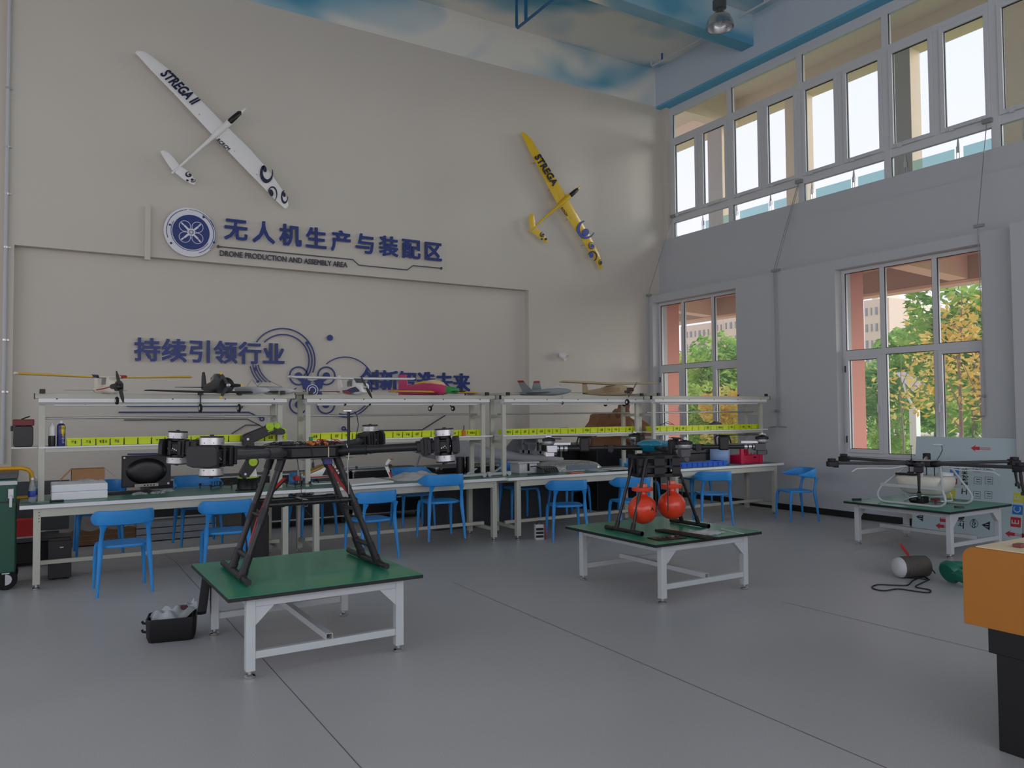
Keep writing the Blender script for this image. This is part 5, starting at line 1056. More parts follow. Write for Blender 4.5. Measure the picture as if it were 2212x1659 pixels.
# monitor with its back to the room, keyboard, scraps
r = thing('monitor', 'black computer monitor seen from behind, on the leftmost bench', 'monitor', (1.03, 9.20, TH))
G().box(-.24, .24, -.01, .025, .05, .385).build('panel', M_screen, r, bevel=.006, smooth=0)
G().loft([[(x*.20*k, -y, .215+z*.14*k) for x, z in [(math.cos(2*PI*i/28), math.sin(2*PI*i/28)) for i in range(28)]] for k, y in ((1, .01), (.92, .03), (.7, .042), (.4, .046))]).build('rear_bulge', M_screen, r)
G().box(-.12, .11, -.058, -.035, .055, .085).build('port_strip', mat('pale_port_strip', (170, 168, 158), .5), r, smooth=0)
for k, x in enumerate((-.03, .0, .03, .06)): G().box(x, x+.014, -.0605, -.058, .062, .076).build('port', M_screen, r, smooth=0)
for x, z in ((-.215, .365), (.215, .075)): G().cyl((x, -.0115, z), (x, -.01, z), .011).build('badge', M_alu, r)
G().box(-.03, .03, -.03, .0, .01, .12).lathe([(.13, 0), (.13, .008), (.05, .014)], 28).build('stand', M_screen, r, smooth=30)
r = thing('keyboard', 'black keyboard on the leftmost bench, in front of the monitor', 'keyboard', (.86, 9.08, TH), R(8)); G().box(-.21, .21, -.065, .065, 0, .018).build('case', M_screen, r, bevel=.004, smooth=0)
for k in range(4): G().box(-.2, .2, -.055+k*.028, -.033+k*.028, .018, .022).build('key_row', M_blackp, r, smooth=0)
for k, (x, y, w_) in enumerate(((1.22, 9.02, .10), (.93, 8.88, .12), (1.10, 8.86, .1))): tag(crumple(x, y, TH+.001, w_, .07, .03, 20+k).build('packing_scrap', M_clear, smooth=30), ['crumpled clear wrapper on the bench at the right foot of the monitor', 'crumpled clear wrapper on the bench left of the other front one, below the monitor', 'crumpled clear wrapper on the bench straight below the monitor stand'][k], 'wrapper')
# small bare quad frame
def small_quad(lb, x, y, z, s, rz, col_, cam_=False):
    r = thing('small_quad_frame', lb, 'drone', (x, y, z), rz)
    for k in range(4):
        a = R(45+90*k); d = (math.cos(a)*s, math.sin(a)*s)
        ar = G().bar((0, 0, .03), (d[0], d[1], .03), .018, .006).build('arm', M_carbon, r, smooth=0); G().cyl((d[0], d[1], .0), (d[0], d[1], .03), .006).build('foot', M_carbon, ar); G().lathe([(.013, .033), (.014, .036), (.014, .052), (.004, .056)], 14, Matrix.Translation((d[0], d[1], 0))).build('motor', M_blackp, ar)
        G().bar((d[0]-.06*math.sin(a+k), d[1]+.06*math.cos(a+k), .057), (d[0]+.06*math.sin(a+k), d[1]-.06*math.cos(a+k), .057), .012, .002).build('propeller', M_blackp, ar, smooth=0)
    for x_, y_ in ((-.03, -.03), (.03, -.03), (-.03, .03), (.03, .03)): G().cyl((x_, y_, .03), (x_, y_, .075), .004).build('standoff', M_blackp, r)
    G().box(-.05, .05, -.04, .04, .074, .077).build('top_plate', col_, r, smooth=0); G().box(-.05, .05, -.04, .04, .028, .032).build('bottom_plate', M_carbon, r, smooth=0); return r
small_quad('flat black bare quad frame on the leftmost bench, left of the robot arm', 1.72, 9.1, TH, .17, .3, M_carbon)
r = small_quad('small black and red racing quad with a mast, on the second bench', 2.53, 8.73, TH, .13, .25, M_rfilm)
G().cyl((.03, 0, .077), (.03, 0, .17), .004).lathe([(.02, .17), (.022, .175), (.02, .18)], 12, Matrix.Translation((.03, 0, 0))).build('gps_mast', M_blackp, r); G().box(-.05, .0, -.03, .03, .078, .12).build('battery', M_rfilm, r, bevel=.004, smooth=0)
G().tube([(-.05, 0, .08), (-.07, .0, .11), (-.04, .0, .135), (.0, .02, .11)], .004).build('lead', M_red, r)
# robot arm
r = thing('robot_arm', 'black desktop robot arm with fluorescent green caps on the leftmost bench, behind the big drone', 'robot arm', (1.96, 8.66, TH))
g = G().lathe([(.125, 0), (.125, .01), (.108, .02), (.105, .12), (.108, .125), (.108, .135)], 32); g.build('base', M_screen, r)
G().lathe([(.106, .135), (.106, .145)], 32).build('green_band', M_fgreen, r); G().loft([[(-.05, -.06, .145), (.09, -.06, .145), (.09, .06, .145), (-.05, .06, .145)], [(-.02, -.05, .20), (.07, -.05, .26), (.07, .05, .26), (-.02, .05, .20)]]).build('turret', M_whitep, r, bevel=.006, smooth=0)
P0, P1, P2, P3 = Vector((-.045, -.05, .18)), Vector((.035, -.05, .305)), Vector((-.02, -.05, .55)), Vector((.24, -.05, .66))
def link(a, b_, w0, w1, dpt, nm, m_):
    d = (b_-a); L = d.length; d.normalize(); s = Vector((0, 1, 0)); n = d.cross(s); T = frame(a, d, n, s)
    o = [(w0*math.cos(t), w0*math.sin(t)) for t in [PI/2+PI*i/10 for i in range(11)]]+[(L+w1*math.cos(t), w1*math.sin(t)) for t in [-PI/2+PI*i/10 for i in range(11)]]
    return G().prism(o, -dpt/2, dpt/2, T).build(nm, m_, r, bevel=.006, smooth=30)
link(P0, P1, .05, .062, .10, 'lower_link', M_screen); link(P1, P2, .055, .055, .09, 'upper_link', M_screen); link(P2, P3, .06, .05, .085, 'forearm', M_screen); link(P3+Vector((-.03, 0, -.01)), P3+Vector((.11, 0, -.04)), .055, .03, .08, 'wrist', M_screen)
for p, rad, nm in ((P1, .045, 'joint_cap'), (P3+Vector((-.03, 0, .02)), .044, 'joint_cap'), (P3+Vector((.05, 0, .03)), .036, 'joint_cap')):
    G().lathe([(rad, 0), (rad, .010), (rad*.85, .014), (rad*.8, .010), (rad*.3, .010), (rad*.28, .016), (.004, .017)], 28, Matrix.Translation(p+Vector((0, -.045, 0))) @ Matrix.Rotation(R(90), 4, 'X')).build(nm, M_fgreen, r)
G().loft([[(.36, -.07, .60), (.40, -.07, .62), (.40, -.03, .62), (.36, -.03, .60)], [(.34, -.075, .66), (.385, -.07, .665), (.385, -.03, .665), (.34, -.025, .66)]]).build('tool_tip', M_fgreen, r, bevel=.004, smooth=0)
for p in (P0, P2): G().cyl(p+Vector((0, -.052, 0)), p+Vector((0, -.044, 0)), .013).build('bolt', M_silver, r)
for z_ in (.24, .62): G().prism([(-.03, 0), (.03, .02), (.03, .03), (-.03, .01)], -.001, .001, frame((.0 if z_ < .5 else .22, -.0965, z_), (1, 0, 0), (0, 0, 1), (0, -1, 0))).build('green_mark', M_fgreen, r, smooth=0)
# model helicopter
r = thing('model_helicopter', 'white and red model helicopter with amber windscreen on the second bench', 'model helicopter', (2.9, 8.95, TH))
def hx_(y, w_, zt, zb_): return [(p[1], p[0], p[2]) for p in rrect(y, w_, zt, zb_, 18, 2.4)]
G().loft([hx_(-.285, .01, .105, .095), hx_(-.26, .07, .13, .075), hx_(-.18, .12, .18, .06), hx_(-.06, .14, .22, .055), hx_(.06, .14, .235, .06), hx_(.15, .11, .21, .09), hx_(.22, .05, .19, .14)]).build('fuselage', M_gel, r, smooth=60)
G().loft([hx_(-.262, .073, .131, .09), hx_(-.18, .123, .181, .10), hx_(-.07, .142, .219, .15), hx_(.0, .13, .232, .2)]).build('windscreen', mat('amber_windscreen', (150, 118, 52), .15, coat=.4), r, smooth=60)
for s in (-1, 1):
    G().add([(-.05, s*.0715, .10), (.06, s*.0725, .10), (.05, s*.071, .185), (.0, s*.070, .185)], [(0, 1, 2, 3)]).build('side_window', M_smoke, r, smooth=0, solid=.004)
    G().tube([(-.2, s*.06, .085), (0, s*.073, .085), (.1, s*.072, .10), (.16, s*.055, .15)], .006, n=6).build('red_stripe', M_red, r)
    for x0 in (.07, .085): G().box(x0, x0+.04, s*.073-.002, s*.073+.002, .13+.03*(x0 > .08), .15+.03*(x0 > .08)).build('red_mark', M_red, r, smooth=0)
    G().tube([(-.2, s*.10, .03), (-.16, s*.10, .008), (.14, s*.10, .008), (.16, s*.1, .015)], .007).build('skid', M_whitep, r)
    for x0 in (-.1, .07): G().tube([(x0, s*.1, .01), (x0, s*.06, .05), (x0, s*.03, .06)], .005, n=6).build('skid_strut', M_blackp, r)
G().box(-.1, .14, -.04, .04, .03, .06).build('mechanics', M_blackp, r, bevel=.004, smooth=0)
for dz in (.155, .17): G().cyl((.18, 0, dz), (.80, 0, dz+.01), .004).build('tail_boom', M_alu, r)
G().box(.38, .40, -.015, .015, .15, .185).build('boom_clamp', M_blackp, r, smooth=0)
for pts, m_ in (([(.76, .17), (.80, .20), (.85, .255), (.80, .255), (.77, .22)], M_gel), ([(.75, .165), (.80, .16), (.845, .03), (.82, .02)], M_gel)): flat(G(), [(x, z) for x, z in pts], .01, .006).build('tail_fin', m_, r, smooth=0)
for pts in (([(.81, .245), (.83, .255), (.87, .257), (.85, .245)]), ([(.80, .10), (.825, .09), (.848, .03), (.83, .025)])): flat(G(), pts, .003, .006).build('fin_flash', M_red, r, smooth=0)
G().cyl((.82, -.03, .175), (.82, .02, .175), .014).build('tail_rotor_hub', M_blackp, r); G().cyl((.04, 0, .23), (.04, 0, .30), .008).box(.0, .08, -.015, .015, .275, .295).build('rotor_head', M_blackp, r, smooth=30)
G().bar((-.30, -.10, .29), (.38, .12, .285), .03, .004).build('main_blade', M_blackp, r, smooth=0)
# sheets, bags
tag(G().prism([(3.06, 8.47), (3.62, 8.60), (3.60, 9.2), (3.12, 9.15)], TH, TH+.018).build('foam_sheet', M_edge, smooth=0), 'white foam sheet lying on the second bench by the helicopter tail', 'sheet')
tag(crumple(4.05, 8.92, TH+.001, .62, .5, .10, 9, 22, 18).build('plastic_parcel', mat('milky_plastic_parcel', (206, 208, 206), .35, trans=(.8, (235, 238, 238))), smooth=40), 'milky plastic-wrapped flat parcel on the second bench, right of the helicopter tail', 'parcel')
for k, (x, y) in enumerate(((4.80, 9.16), (4.92, 9.12))): tag(G().lathe([(.055, 0), (.055, .225), (.05, .23)], 24, Matrix.Translation((x, y, TH))).build('black_canister', M_screen), ['black cylindrical canister on the second bench, left of a pair', 'black cylindrical canister on the second bench, right of a pair'][k], 'canister', None)
# grey folded airframe parts near the middle posts
for k, (x0, x1, y0, lb) in enumerate(((4.50, 4.83, 8.56, 'grey folding drone arm with round ends on the right end of the second bench'), (4.93, 5.22, 8.60, 'light grey folded arm piece at the left end of the third bench'))):
    r = thing('folding_arm', lb, 'drone part', ((x0+x1)/2, y0+.03, TH)); w_ = (x1-x0)/2
    G().loft([[(-w_, -.02, .015), (-w_, .02, .015), (-w_, .02, .045), (-w_, -.02, .045)], [(w_, -.025, .02), (w_, .025, .02), (w_, .025, .05), (w_, -.025, .05)]]).build('arm_body', M_grey2, r, bevel=.006, smooth=0)
    for s in (-1, 1): G().cyl((s*w_, -.025, .03), (s*w_, .025, .03), .03).build('arm_end', M_grey2, r)
    G().bar((-.05, .03, .05), (w_*.9, .16, .10), .03, .012).build('strut', M_grey2, r, smooth=0)
# big grey fixed-wing drone behind the benches, standing on the flight cases
r = thing('fixed_wing_drone', 'large grey fixed-wing drone with raked fin, behind the second and third benches', 'drone', (5.6, 9.72, 0)); gy = 9.75
pts0 = [PY(*q, gy) for q in ((912, 945), (965, 948), (1060, 975), (1130, 985), (1190, 990))]
rings = []
for (px, pt, pb, w_) in ((890, 958, 975, .05), (930, 940, 990, .2), (985, 945, 992, .26), (1040, 962, 994, .24), (1090, 973, 995, .18), (1140, 980, 997, .12), (1215, 988, 998, .07)):
    a, b_ = PY(px, pt, gy), PY(px, pb, gy); rings.append([(a.x, gy+(p[0])*1.0, p[2]) for p in rrect(0, w_, a.z, b_.z, 16, 2.6)])
G().loft(rings).build('fuselage', M_grey2, r, True, smooth=60)
a = [PY(*q, gy) for q in ((1088, 972), (1120, 935), (1168, 928), (1150, 985))]; flat(G(), [(p.x, p.z) for p in a], gy+.01, .025).build('tail_fin', M_grey, r, True, smooth=0)
a = [PY(*q, gy-.2) for q in ((935, 985), (1215, 1003), (1215, 1008), (935, 992))]; G().loft([[(p.x, gy-.28, p.z) for p in a], [(p.x, gy+.15, p.z+.02) for p in a]]).build('wing', M_grey, r, True, smooth=0)
for x0, q in ((893, 1020), (950, 1022), (1010, 1040), (1110, 1040)):
    a, b_ = PY(x0+14, 985, gy), PY(x0, q, gy-.12); G().cyl(a, b_, .014).build('gear_leg', M_alu, r, True)
    if x0 < 1000: G().cyl((b_.x, gy-.15, b_.z), (b_.x, gy-.09, b_.z), .045, n=18).build('wheel', M_tyre, r, True)
G().box(4.62, 6.9, 9.58, 9.95, 0.0, .72).build('stand', mat('dark_grey_crate', (58, 60, 64), .5), r, True, smooth=0, bevel=.01)
# perforated grey frame on it
r = thing('perforated_frame', 'grey slotted airframe rib panel leaning behind the third bench', 'drone part', (6.55, 9.62, .8)); gy2 = 9.62; g = G()
for q0, q1, w_ in (((1125, 933), (1225, 925), .035), ((1130, 945), (1210, 948), .03), ((1120, 975), (1200, 980), .05), ((1128, 958), (1195, 958), .03), ((1128, 935), (1128, 978), .03), ((1152, 930), (1160, 960), .03), ((1172, 930), (1190, 962), .03), ((1140, 960), (1140, 980), .03), ((1165, 958), (1165, 980), .03), ((1195, 950), (1200, 980), .03)): band(g, [xz(*q0, gy2), xz(*q1, gy2)], w_, gy2, .03)
g.build('slotted_panel', M_grey, r, True, smooth=0)
# foil-wrapped parcel, pale crate, keyboard-like unit, papers on the third bench
r = thing('foil_parcel', 'long parcel wrapped in silver and clear foil on the third bench', 'parcel', (6.3, 8.84, TH))
M_foil = mat('crinkled_silver_foil', (190, 190, 184), .22, metal=.75, var=.15, scale=25, bump=.9, bscale=45)
G().loft([[(x, p[1], p[2]) for p in [(0, -w_, 0.002), (0, -w_*1.02, h_*.55), (0, -w_*.7, h_), (0, w_*.7, h_), (0, w_, h_*.6), (0, w_, 0.002)]] for x, w_, h_ in ((-.47, .05, .05), (-.42, .13, .12), (-.2, .15, .135), (.05, .155, .14), (.3, .15, .13), (.44, .13, .10), (.55, .07, .04))]).build('wrap', M_foil, r, smooth=30)
G().loft([[(x, p[0], p[1]) for p in ((-.158, .012), (-.165, .075), (-.162, .08), (-.156, .012))] for x in (-.12, .1, .40)]).build('bubble_edge', mat('blue_grey_bubble_wrap', (118, 128, 142), .3, metal=.3, var=.3, scale=50, bump=1.0, bscale=120), r, smooth=30)
r = thing('pale_crate', 'pale grey lidded plastic box at the left of the third bench', 'box', (5.62, 8.90, TH))
G().box(-.14, .14, -.12, .12, 0, .13).build('body', M_ltg, r, bevel=.008, smooth=0); G().box(-.17, .17, -.14, .14, .13, .15).build('lid', M_ltg, r, bevel=.006, smooth=0); G().box(-.015, .015, -.126, -.12, .03, .13).build('slot', M_screen, r, smooth=0)
r = thing('soldering_station', 'dark slotted electronic unit under the left end of the foil parcel', 'unit', (5.86, 8.66, TH), .08)
G().loft([[(-.13, -.08, 0), (.13, -.08, 0), (.13, .08, 0), (-.13, .08, 0)], [(-.13, -.03, .07), (.13, -.03, .07), (.13, .08, .09), (-.13, .08, .09)]]).build('body', M_cam, r, smooth=0, bevel=.004)
for k in range(6): G().bar((-.1+k*.04, -.076, .01), (-.1+k*.04, -.036, .066), .016, .004).build('slot', M_screen, r, smooth=0)
tag(G().tube([(5.45, 8.52, TH+.008), (5.55, 8.58, TH+.008), (5.7, 8.5, TH+.008), (5.82, 8.55, TH+.012), (5.75, 8.62, TH+.05), (5.66, 8.66, TH+.1), (5.60, 8.7, TH+.09)], .007).build('power_lead', M_wire), 'black power lead curling along the front of the third bench', 'cable')
tag(G().prism([(6.02, 8.36), (6.2, 8.33), (6.22, 8.40), (6.02, 8.46)], TH, TH+.016).build('orange_notebook', mat('orange_red_cover', (196, 104, 76), .6), smooth=0, bevel=.002), 'orange-red notebook at the front of the third bench, below the foil parcel', 'notebook')
for k, (x, y, a) in enumerate(((6.75, 8.58, .05), (7.02, 8.66, -.1), (6.9, 8.46, .12))):
    tag(G().box(-.2, .2, -.12, .12, 0, .007).build('paper_stack', M_ltg, loc=(x, y, TH+.0005+.0085*k), smooth=0), ['pale flat board under other boards at the right of the third bench', 'pale board lying crossways on the right of the third bench, next to the post', 'topmost pale board at the front right of the third bench'][k], 'board'); bpy.context.scene.objects[-1] if False else None
# carved brown animal-like driftwood and clutter behind the third bench
r = thing('wood_carving', 'brown carved wooden sculpture with upright prongs, behind the third rack', 'sculpture', (8.0, 10.2, 0)); cy = 10.2
M_wood = mat('brown_carved_wood', (146, 98, 62), .6, var=.2, scale=9, bump=.3, bscale=30)
pts = [xz(*q, cy) for q in ((1262, 960), (1272, 940), (1275, 930), (1280, 915), (1284, 895), (1296, 891), (1305, 898), (1306, 905), (1312, 893), (1320, 893), (1325, 905), (1332, 902), (1337, 884), (1341, 880), (1342, 897), (1350, 872), (1352, 862), (1345, 846), (1338, 858), (1345, 875), (1342, 895), (1355, 905), (1365, 912), (1380, 908), (1395, 920), (1402, 935), (1395, 962))][::1]
pts = [xz(*q, cy) for q in ((1258, 965), (1276, 940), (1272, 922), (1281, 910), (1284, 896), (1296, 891), (1304, 896), (1307, 906), (1311, 895), (1318, 892), (1323, 905), (1330, 903), (1332, 888), (1338, 882), (1341, 893), (1346, 868), (1341, 850), (1347, 845), (1354, 858), (1350, 885), (1352, 901), (1362, 908), (1378, 906), (1392, 915), (1402, 930), (1402, 965))]
flat(G(), pts, cy+.12, .24).build('figure', M_wood, r, True, bevel=.012, seg=2, smooth=60)
for q, rad in (((1352, 922), .13), ((1385, 928), .10), ((1330, 930), .12), ((1300, 932), .10), ((1365, 945), .14)): p = PY(*q, cy-.12); G().ball(p, rad, sc=(1.2, .8, .9)).build('carved_lobe', M_wood, r, True)
zb_ = PY(1330, 965, cy).z; G().box(7.70, 9.05, 9.98, 10.45, .0, zb_).build('plinth', M_screen, r, True, smooth=0, bevel=.01)
# crimson crate, blue tray, black sheets, pale blue roll on the rightmost bench
r = thing('plastic_crate', 'crimson red plastic crate on the right end of the rightmost bench', 'crate', (9.43, 8.50, TH), -.04)
w_, d_, h_ = .20, .15, .255; g = G()
g.box(-w_, w_, -d_, -d_+.012, 0, .12).box(-w_, w_, d_-.012, d_, 0, .12).box(-w_, -w_+.012, -d_, d_, 0, .12).box(w_-.012, w_, -d_, d_, 0, .12).box(-w_, w_, -d_, d_, 0, .01)
g.box(-w_-.01, w_+.01, -d_-.01, -d_+.02, h_-.03, h_).box(-w_-.01, w_+.01, d_-.02, d_+.01, h_-.03, h_).box(-w_-.01, -w_+.02, -d_+.02, d_-.02, h_-.03, h_).box(w_-.02, w_+.01, -d_+.02, d_-.02, h_-.03, h_)
for sx in (-1, 1):
    for sy in (-1, 1): g.box(sx*w_-.03, sx*w_+.03, sy*d_-.02, sy*d_+.02, .0, h_-.03)
for k in range(5): g.bar((-.15+k*.07, -d_+.005, .12), (-.12+k*.07, -d_+.005, .16), .02, .01)
g.build('crate_body', M_crim, r, smooth=0, bevel=.004); G().box(.05, .10, -d_-.004, -d_, .075, .10).build('slot', M_screen, r, smooth=0)
r = thing('blue_tray', 'flat cobalt blue plastic tray on the front of the rightmost bench', 'tray', (8.34, 8.40, TH), -.10)
g = G().box(-.43, .43, -.14, .14, 0, .012)
for x0, x1, y0, y1 in ((-.43, .43, -.14, -.125), (-.43, .43, .125, .14), (-.43, -.415, -.125, .125), (.415, .43, -.125, .125)): g.box(x0, x1, y0, y1, .012, .07)
for k in range(9): g.box(-.40+k*.095, -.385+k*.095, -.148, -.14, .008, .066)
g.box(-.43, .43, -.15, -.14, .058, .072); g.build('tray_body', M_cobalt, r, smooth=0)
for k in range(5): tag(G().box(-.26, .26, -.11, .11, 0, .013).build('black_sheet', M_cam if k % 2 else M_screen, loc=(8.18+.012*k, 8.41+.004*k, TH+.0135+.0135*k), smooth=0), '%s dark composite sheet, counted from the bottom, of the stack lying in the blue tray' % ['lowest', 'second', 'middle', 'fourth', 'topmost'][k], 'sheet', 'dark sheets in the blue tray')
r = thing('sheet_roll', 'pale blue curved plastic sheet standing on the rightmost bench left of the crimson crate', 'plastic sheet', (9.0, 8.62, TH))
G().loft([[(.17*math.cos(R(a)), .17*math.sin(R(a)), z) for a in range(170, 376, 8)] for z in (0, .24)], cap=False, closed=False).build('sheet', M_paleblue, r, solid=.004)
r = thing('black_case', 'long black hard case at the rear of the rightmost bench, behind the blue tray', 'case', (8.55, 8.72, TH)); G().box(-.42, .42, -.09, .09, 0, .165).build('body', M_screen, r, bevel=.012, smooth=0); G().box(-.43, .43, -.095, .095, .165, .225).build('lid', M_screen, r, bevel=.012, smooth=0)
for k, (x, y, lb) in enumerate(((7.93, 8.73, 'thin black drone part with bent wire on the bins of the rightmost shelf'),)): tag(G().tube([(x-.1, y-.08, 1.385), (x, y-.1, 1.42), (x+.06, y-.12, 1.40), (x+.2, y-.06, 1.39)], .004).tube([(x-.05, y-.1, 1.385), (x+.05, y-.09, 1.44), (x+.16, y-.12, 1.385)], .003).build('wire_bundle', M_wire), lb, 'wires')
p = PY(1545, 920, 8.62); tag(G().loft([[(x, p.y+dy, 1.378+h_*z) for dy, z in ((-.05, 0), (-.04, .7), (0, 1), (.04, .7), (.05, 0))] for x, h_ in ((p.x-.1, .01), (p.x-.03, .05), (p.x+.06, .05), (p.x+.1, .02))]).build('dark_cap', M_cam, smooth=50), 'dark grey rounded cap lying on the lime bins in front of the left window', 'cap')
r = thing('brass_tool', 'small brass vise-like tool with upright pin at the right end of the second shelf', 'tool', (4.62, 8.72, 1.302)); G().box(-.02, .02, -.015, .015, 0, .07).build('body', M_orange, r, bevel=.003, smooth=0); G().cyl((0, 0, .07), (.005, 0, .13), .008).build('pin', M_cam, r); G().box(.02, .06, -.012, .012, 0, .022).build('jaw', mat('pink_brass', (206, 160, 140), .4), r, smooth=0)
# ================================================================ flight cases and floor things
M_case = mat('black_flight_case_laminate', (26, 27, 30), .45, var=.08)
M_print = mat('white_print', (198, 200, 204), .5, var=0)
def flight_case(lb, x0, x1, y0, y1, z0, z1, text=False, seam=None, cast=False):
    r = thing('flight_case', lb, 'flight case', ((x0+x1)/2, (y0+y1)/2, z0)); e = .018
    G().box(x0+.004, x1-.004, y0+.004, y1-.004, z0+.004, z1-.004).build('panel', M_case, r, True, smooth=0)
    g = G()
    for (a, b_, c, d) in ((x0, x0+e, y0, y0+e), (x1-e, x1, y0, y0+e), (x0, x0+e, y1-e, y1), (x1-e, x1, y1-e, y1)): g.box(a, b_, c, d, z0, z1)
    for z in ((z0, z0+e), (z1-e, z1)):
        g.box(x0+e, x1-e, y0, y0+e, *z).box(x0+e, x1-e, y1-e, y1, *z).box(x0, x0+e, y0+e, y1-e, *z).box(x1-e, x1, y0+e, y1-e, *z)
    if seam: g.box(x0+e, x1-e, y0-.001, y0+.004, seam, seam+.022)
    g.build('edge_extrusion', M_alu, r, True, smooth=0)
    for x in (x0+.02, x1-.02):
        for z in (z0+.02, z1-.02): G().ball((x, y0+.012, z), .03, 12, 8, (1, .8, 1)).build('corner_ball', M_silver, r, True)
    if cast:
        for x in (x0+.1, x1-.1): G().cyl((x-.015, y0+.1, .05), (x+.015, y0+.1, .05), .05).box(x-.03, x+.03, y0+.06, y0+.14, .09, z0).build('castor', M_blackp, r, True)
    if text:
        xm = (x0+x1)/2; zt = z0+(z1-z0)*.58
        for s_, dz, sz in (('无人飞行器系统', .09, .10), ('Autonomous Flying Machine', .0, .055)): wtext(s_, xm, zt+dz, y0-.001, sz, M_print, 'printed_text', r, t=.002, off=.001)
        g = G()
        for (a, b_, c, d) in ((-.26, -.14, -.2, -.19), (-.26, -.14, -.09, -.08), (-.26, -.25, -.2, -.08), (-.15, -.14, -.2, -.08)): g.box(xm+a+.2, xm+b_+.2, y0-.002, y0, zt+c, zt+d)
        for k in range(2): g.box(xm+.1, xm+.36-.06*k, y0-.002, y0, zt-.12-.04*k, zt-.105-.04*k)
        g.build('printed_mark', M_print, r, True, smooth=0)
    return r
FY = 10.98
flight_case('black flight case with aluminium edges behind the leftmost bench, resting over alloy planks', 1.22, 2.52, FY, 11.6, .26, .76)
flight_case('black flight case with white print behind the gap of the first and second bench', 2.60, 3.92, FY, 11.6, .10, .76, True, None, True)
flight_case('black flight case with white print behind the middle of the second bench', 3.98, 5.16, FY, 11.6, .10, .76, True, None, True)
flight_case('black flight case with white symbols behind the right end of the second bench', 5.22, 6.33, 10.75, 11.4, .10, .76, True, None, True)
flight_case('black flight case behind the left part of the third bench', 6.37, 7.35, 10.72, 11.4, .10, .76, False, .5, True)
flight_case('black flight case with alloy seam standing behind the middle of the third bench', 7.40, 8.62, 10.55, 11.3, .30, 1.05, False, .62)
flight_case('low black flight case on the floor under the seamed one', 7.45, 8.66, 10.5, 11.25, .02, .28)
for k in range(3): tag(G().box(1.10, 2.05, 10.80+.01*k, 10.94, .012+.08*k, .085+.08*k).build('alloy_plank', mat('dull_ribbed_aluminium', (150, 154, 158), .5, metal=.3, var=.15, scale=14), smooth=0, bevel=.006), ['lowest', 'middle', 'topmost'][k]+' dull alloy plank of the stack on the floor behind the leftmost bench', 'plank', 'alloy planks behind the bench')
# film-wrapped cardboard pack
r = thing('wrapped_carton', 'flat brown carton pack wrapped in clear film, on the floor behind the leftmost bench', 'carton', (.62, 11.05, 0))
G().box(-.48, .48, -.2, .2, .012, .40).build('carton', M_card2, r, smooth=0, bevel=.01)
for k in range(5): G().box(-.482, .482, -.202, .202, .07+.06*k, .074+.06*k).build('carton_edge', M_card, r, smooth=0)
G().sheet(lambda u, v: (-.5+u*1.0, -.212-.012*math.sin(17*u+5*v), .2+.24*v+.015*math.sin(23*u)), 26, 8).build('film_front', M_clear, r, smooth=30)
G().sheet(lambda u, v: (-.5+u*1.0, -.21+.42*v, .425+.02*math.sin(15*u+3*v)), 26, 8).build('film_top', M_clear, r, smooth=30)
def pc_tower(lb, x, y, w_, d_, h_, rz=0):
    r = thing('computer_tower', lb, 'computer', (x, y, 0), rz); G().box(-w_/2, w_/2, -d_/2, d_/2, .015, h_).build('case', M_screen, r, smooth=0, bevel=.008)
    G().box(-w_/2-.004, w_/2+.004, -d_/2-.012, -d_/2, .02, h_-.03).build('front_panel', M_blackp, r, smooth=0, bevel=.004); G().box(.0, .03, -d_/2-.015, -d_/2-.012, h_-.10, h_-.09).build('power_button', M_alu, r, smooth=0)
    for sx in (-1, 1):
        for sy in (-1, 1): G().cyl((sx*(w_/2-.03), sy*(d_/2-.04), 0), (sx*(w_/2-.03), sy*(d_/2-.04), .016), .015).build('foot', M_blackp, r)
pc_tower('black computer tower on the floor under the left end of the leftmost bench', .225, 9.0, .19, .34, .41)
pc_tower('tall black computer tower on the floor under the right end of the leftmost bench', 2.08, 8.84, .22, .3, .52)
# green tool trolley at the left edge
r = thing('tool_trolley', 'dark green steel tool trolley with yellow push handle, at the left edge of the picture', 'trolley', (-.50, 8.80, 0)); M_dg = mat('dark_green_enamel', (16, 78, 58), .4, var=.06)
G().box(-.36, .365, -.25, .25, .16, 1.02).build('cabinet', M_dg, r, smooth=0, bevel=.012); G().box(-.37, .375, -.26, .26, 1.02, 1.07).build('top_tray', M_cam, r, smooth=0, bevel=.006)
G().box(-.365, .37, -.255, -.25, .965, 1.0).build('label_rail', M_ltg, r, smooth=0); G().box(-.36, .367, -.253, -.25, .80, .815).build('drawer_gap', M_blackp, r, smooth=0)
G().box(.30, .345, -.275, -.25, .84, .93).box(.31, .335, -.285, -.275, .76, .87).build('latch', M_alu, r, smooth=0, bevel=.004)
G().tube([(-.36, .0, 1.10), (.40, .0, 1.10), (.45, .0, 1.085), (.48, .0, 1.05), (.485, .0, .95), (.47, .0, .80)], .020, n=12).cyl((.365, 0, .82), (.48, 0, .82), .016).build('push_handle', mat('yellow_painted_tube', (214, 158, 22), .35), r)
G().cyl((.02, .0, 1.10), (.07, .0, 1.10), .026).build('handle_grip', M_blackp, r)
for sx in (-1, 1):
    for sy in (-1, 1):
        w_ = G().lathe([(.02, -.025), (.085, -.025), (.095, -.012), (.095, .012), (.085, .025), (.02, .025)], 24, Matrix.Translation((sx*.29, sy*.2, .095)) @ Matrix.Rotation(R(90), 4, 'X') @ Matrix.Rotation(R(20), 4, 'Y')).build('castor_wheel', M_tyre, r)
        G().cyl((sx*.29, sy*.2-.028, .095), (sx*.29, sy*.2+.028, .095), .05).build('rim', M_alu, w_); G().box(sx*.29-.03, sx*.29+.03, sy*.2-.04, sy*.2+.04, .15, .165).build('castor_fork', M_alu, r, smooth=0)
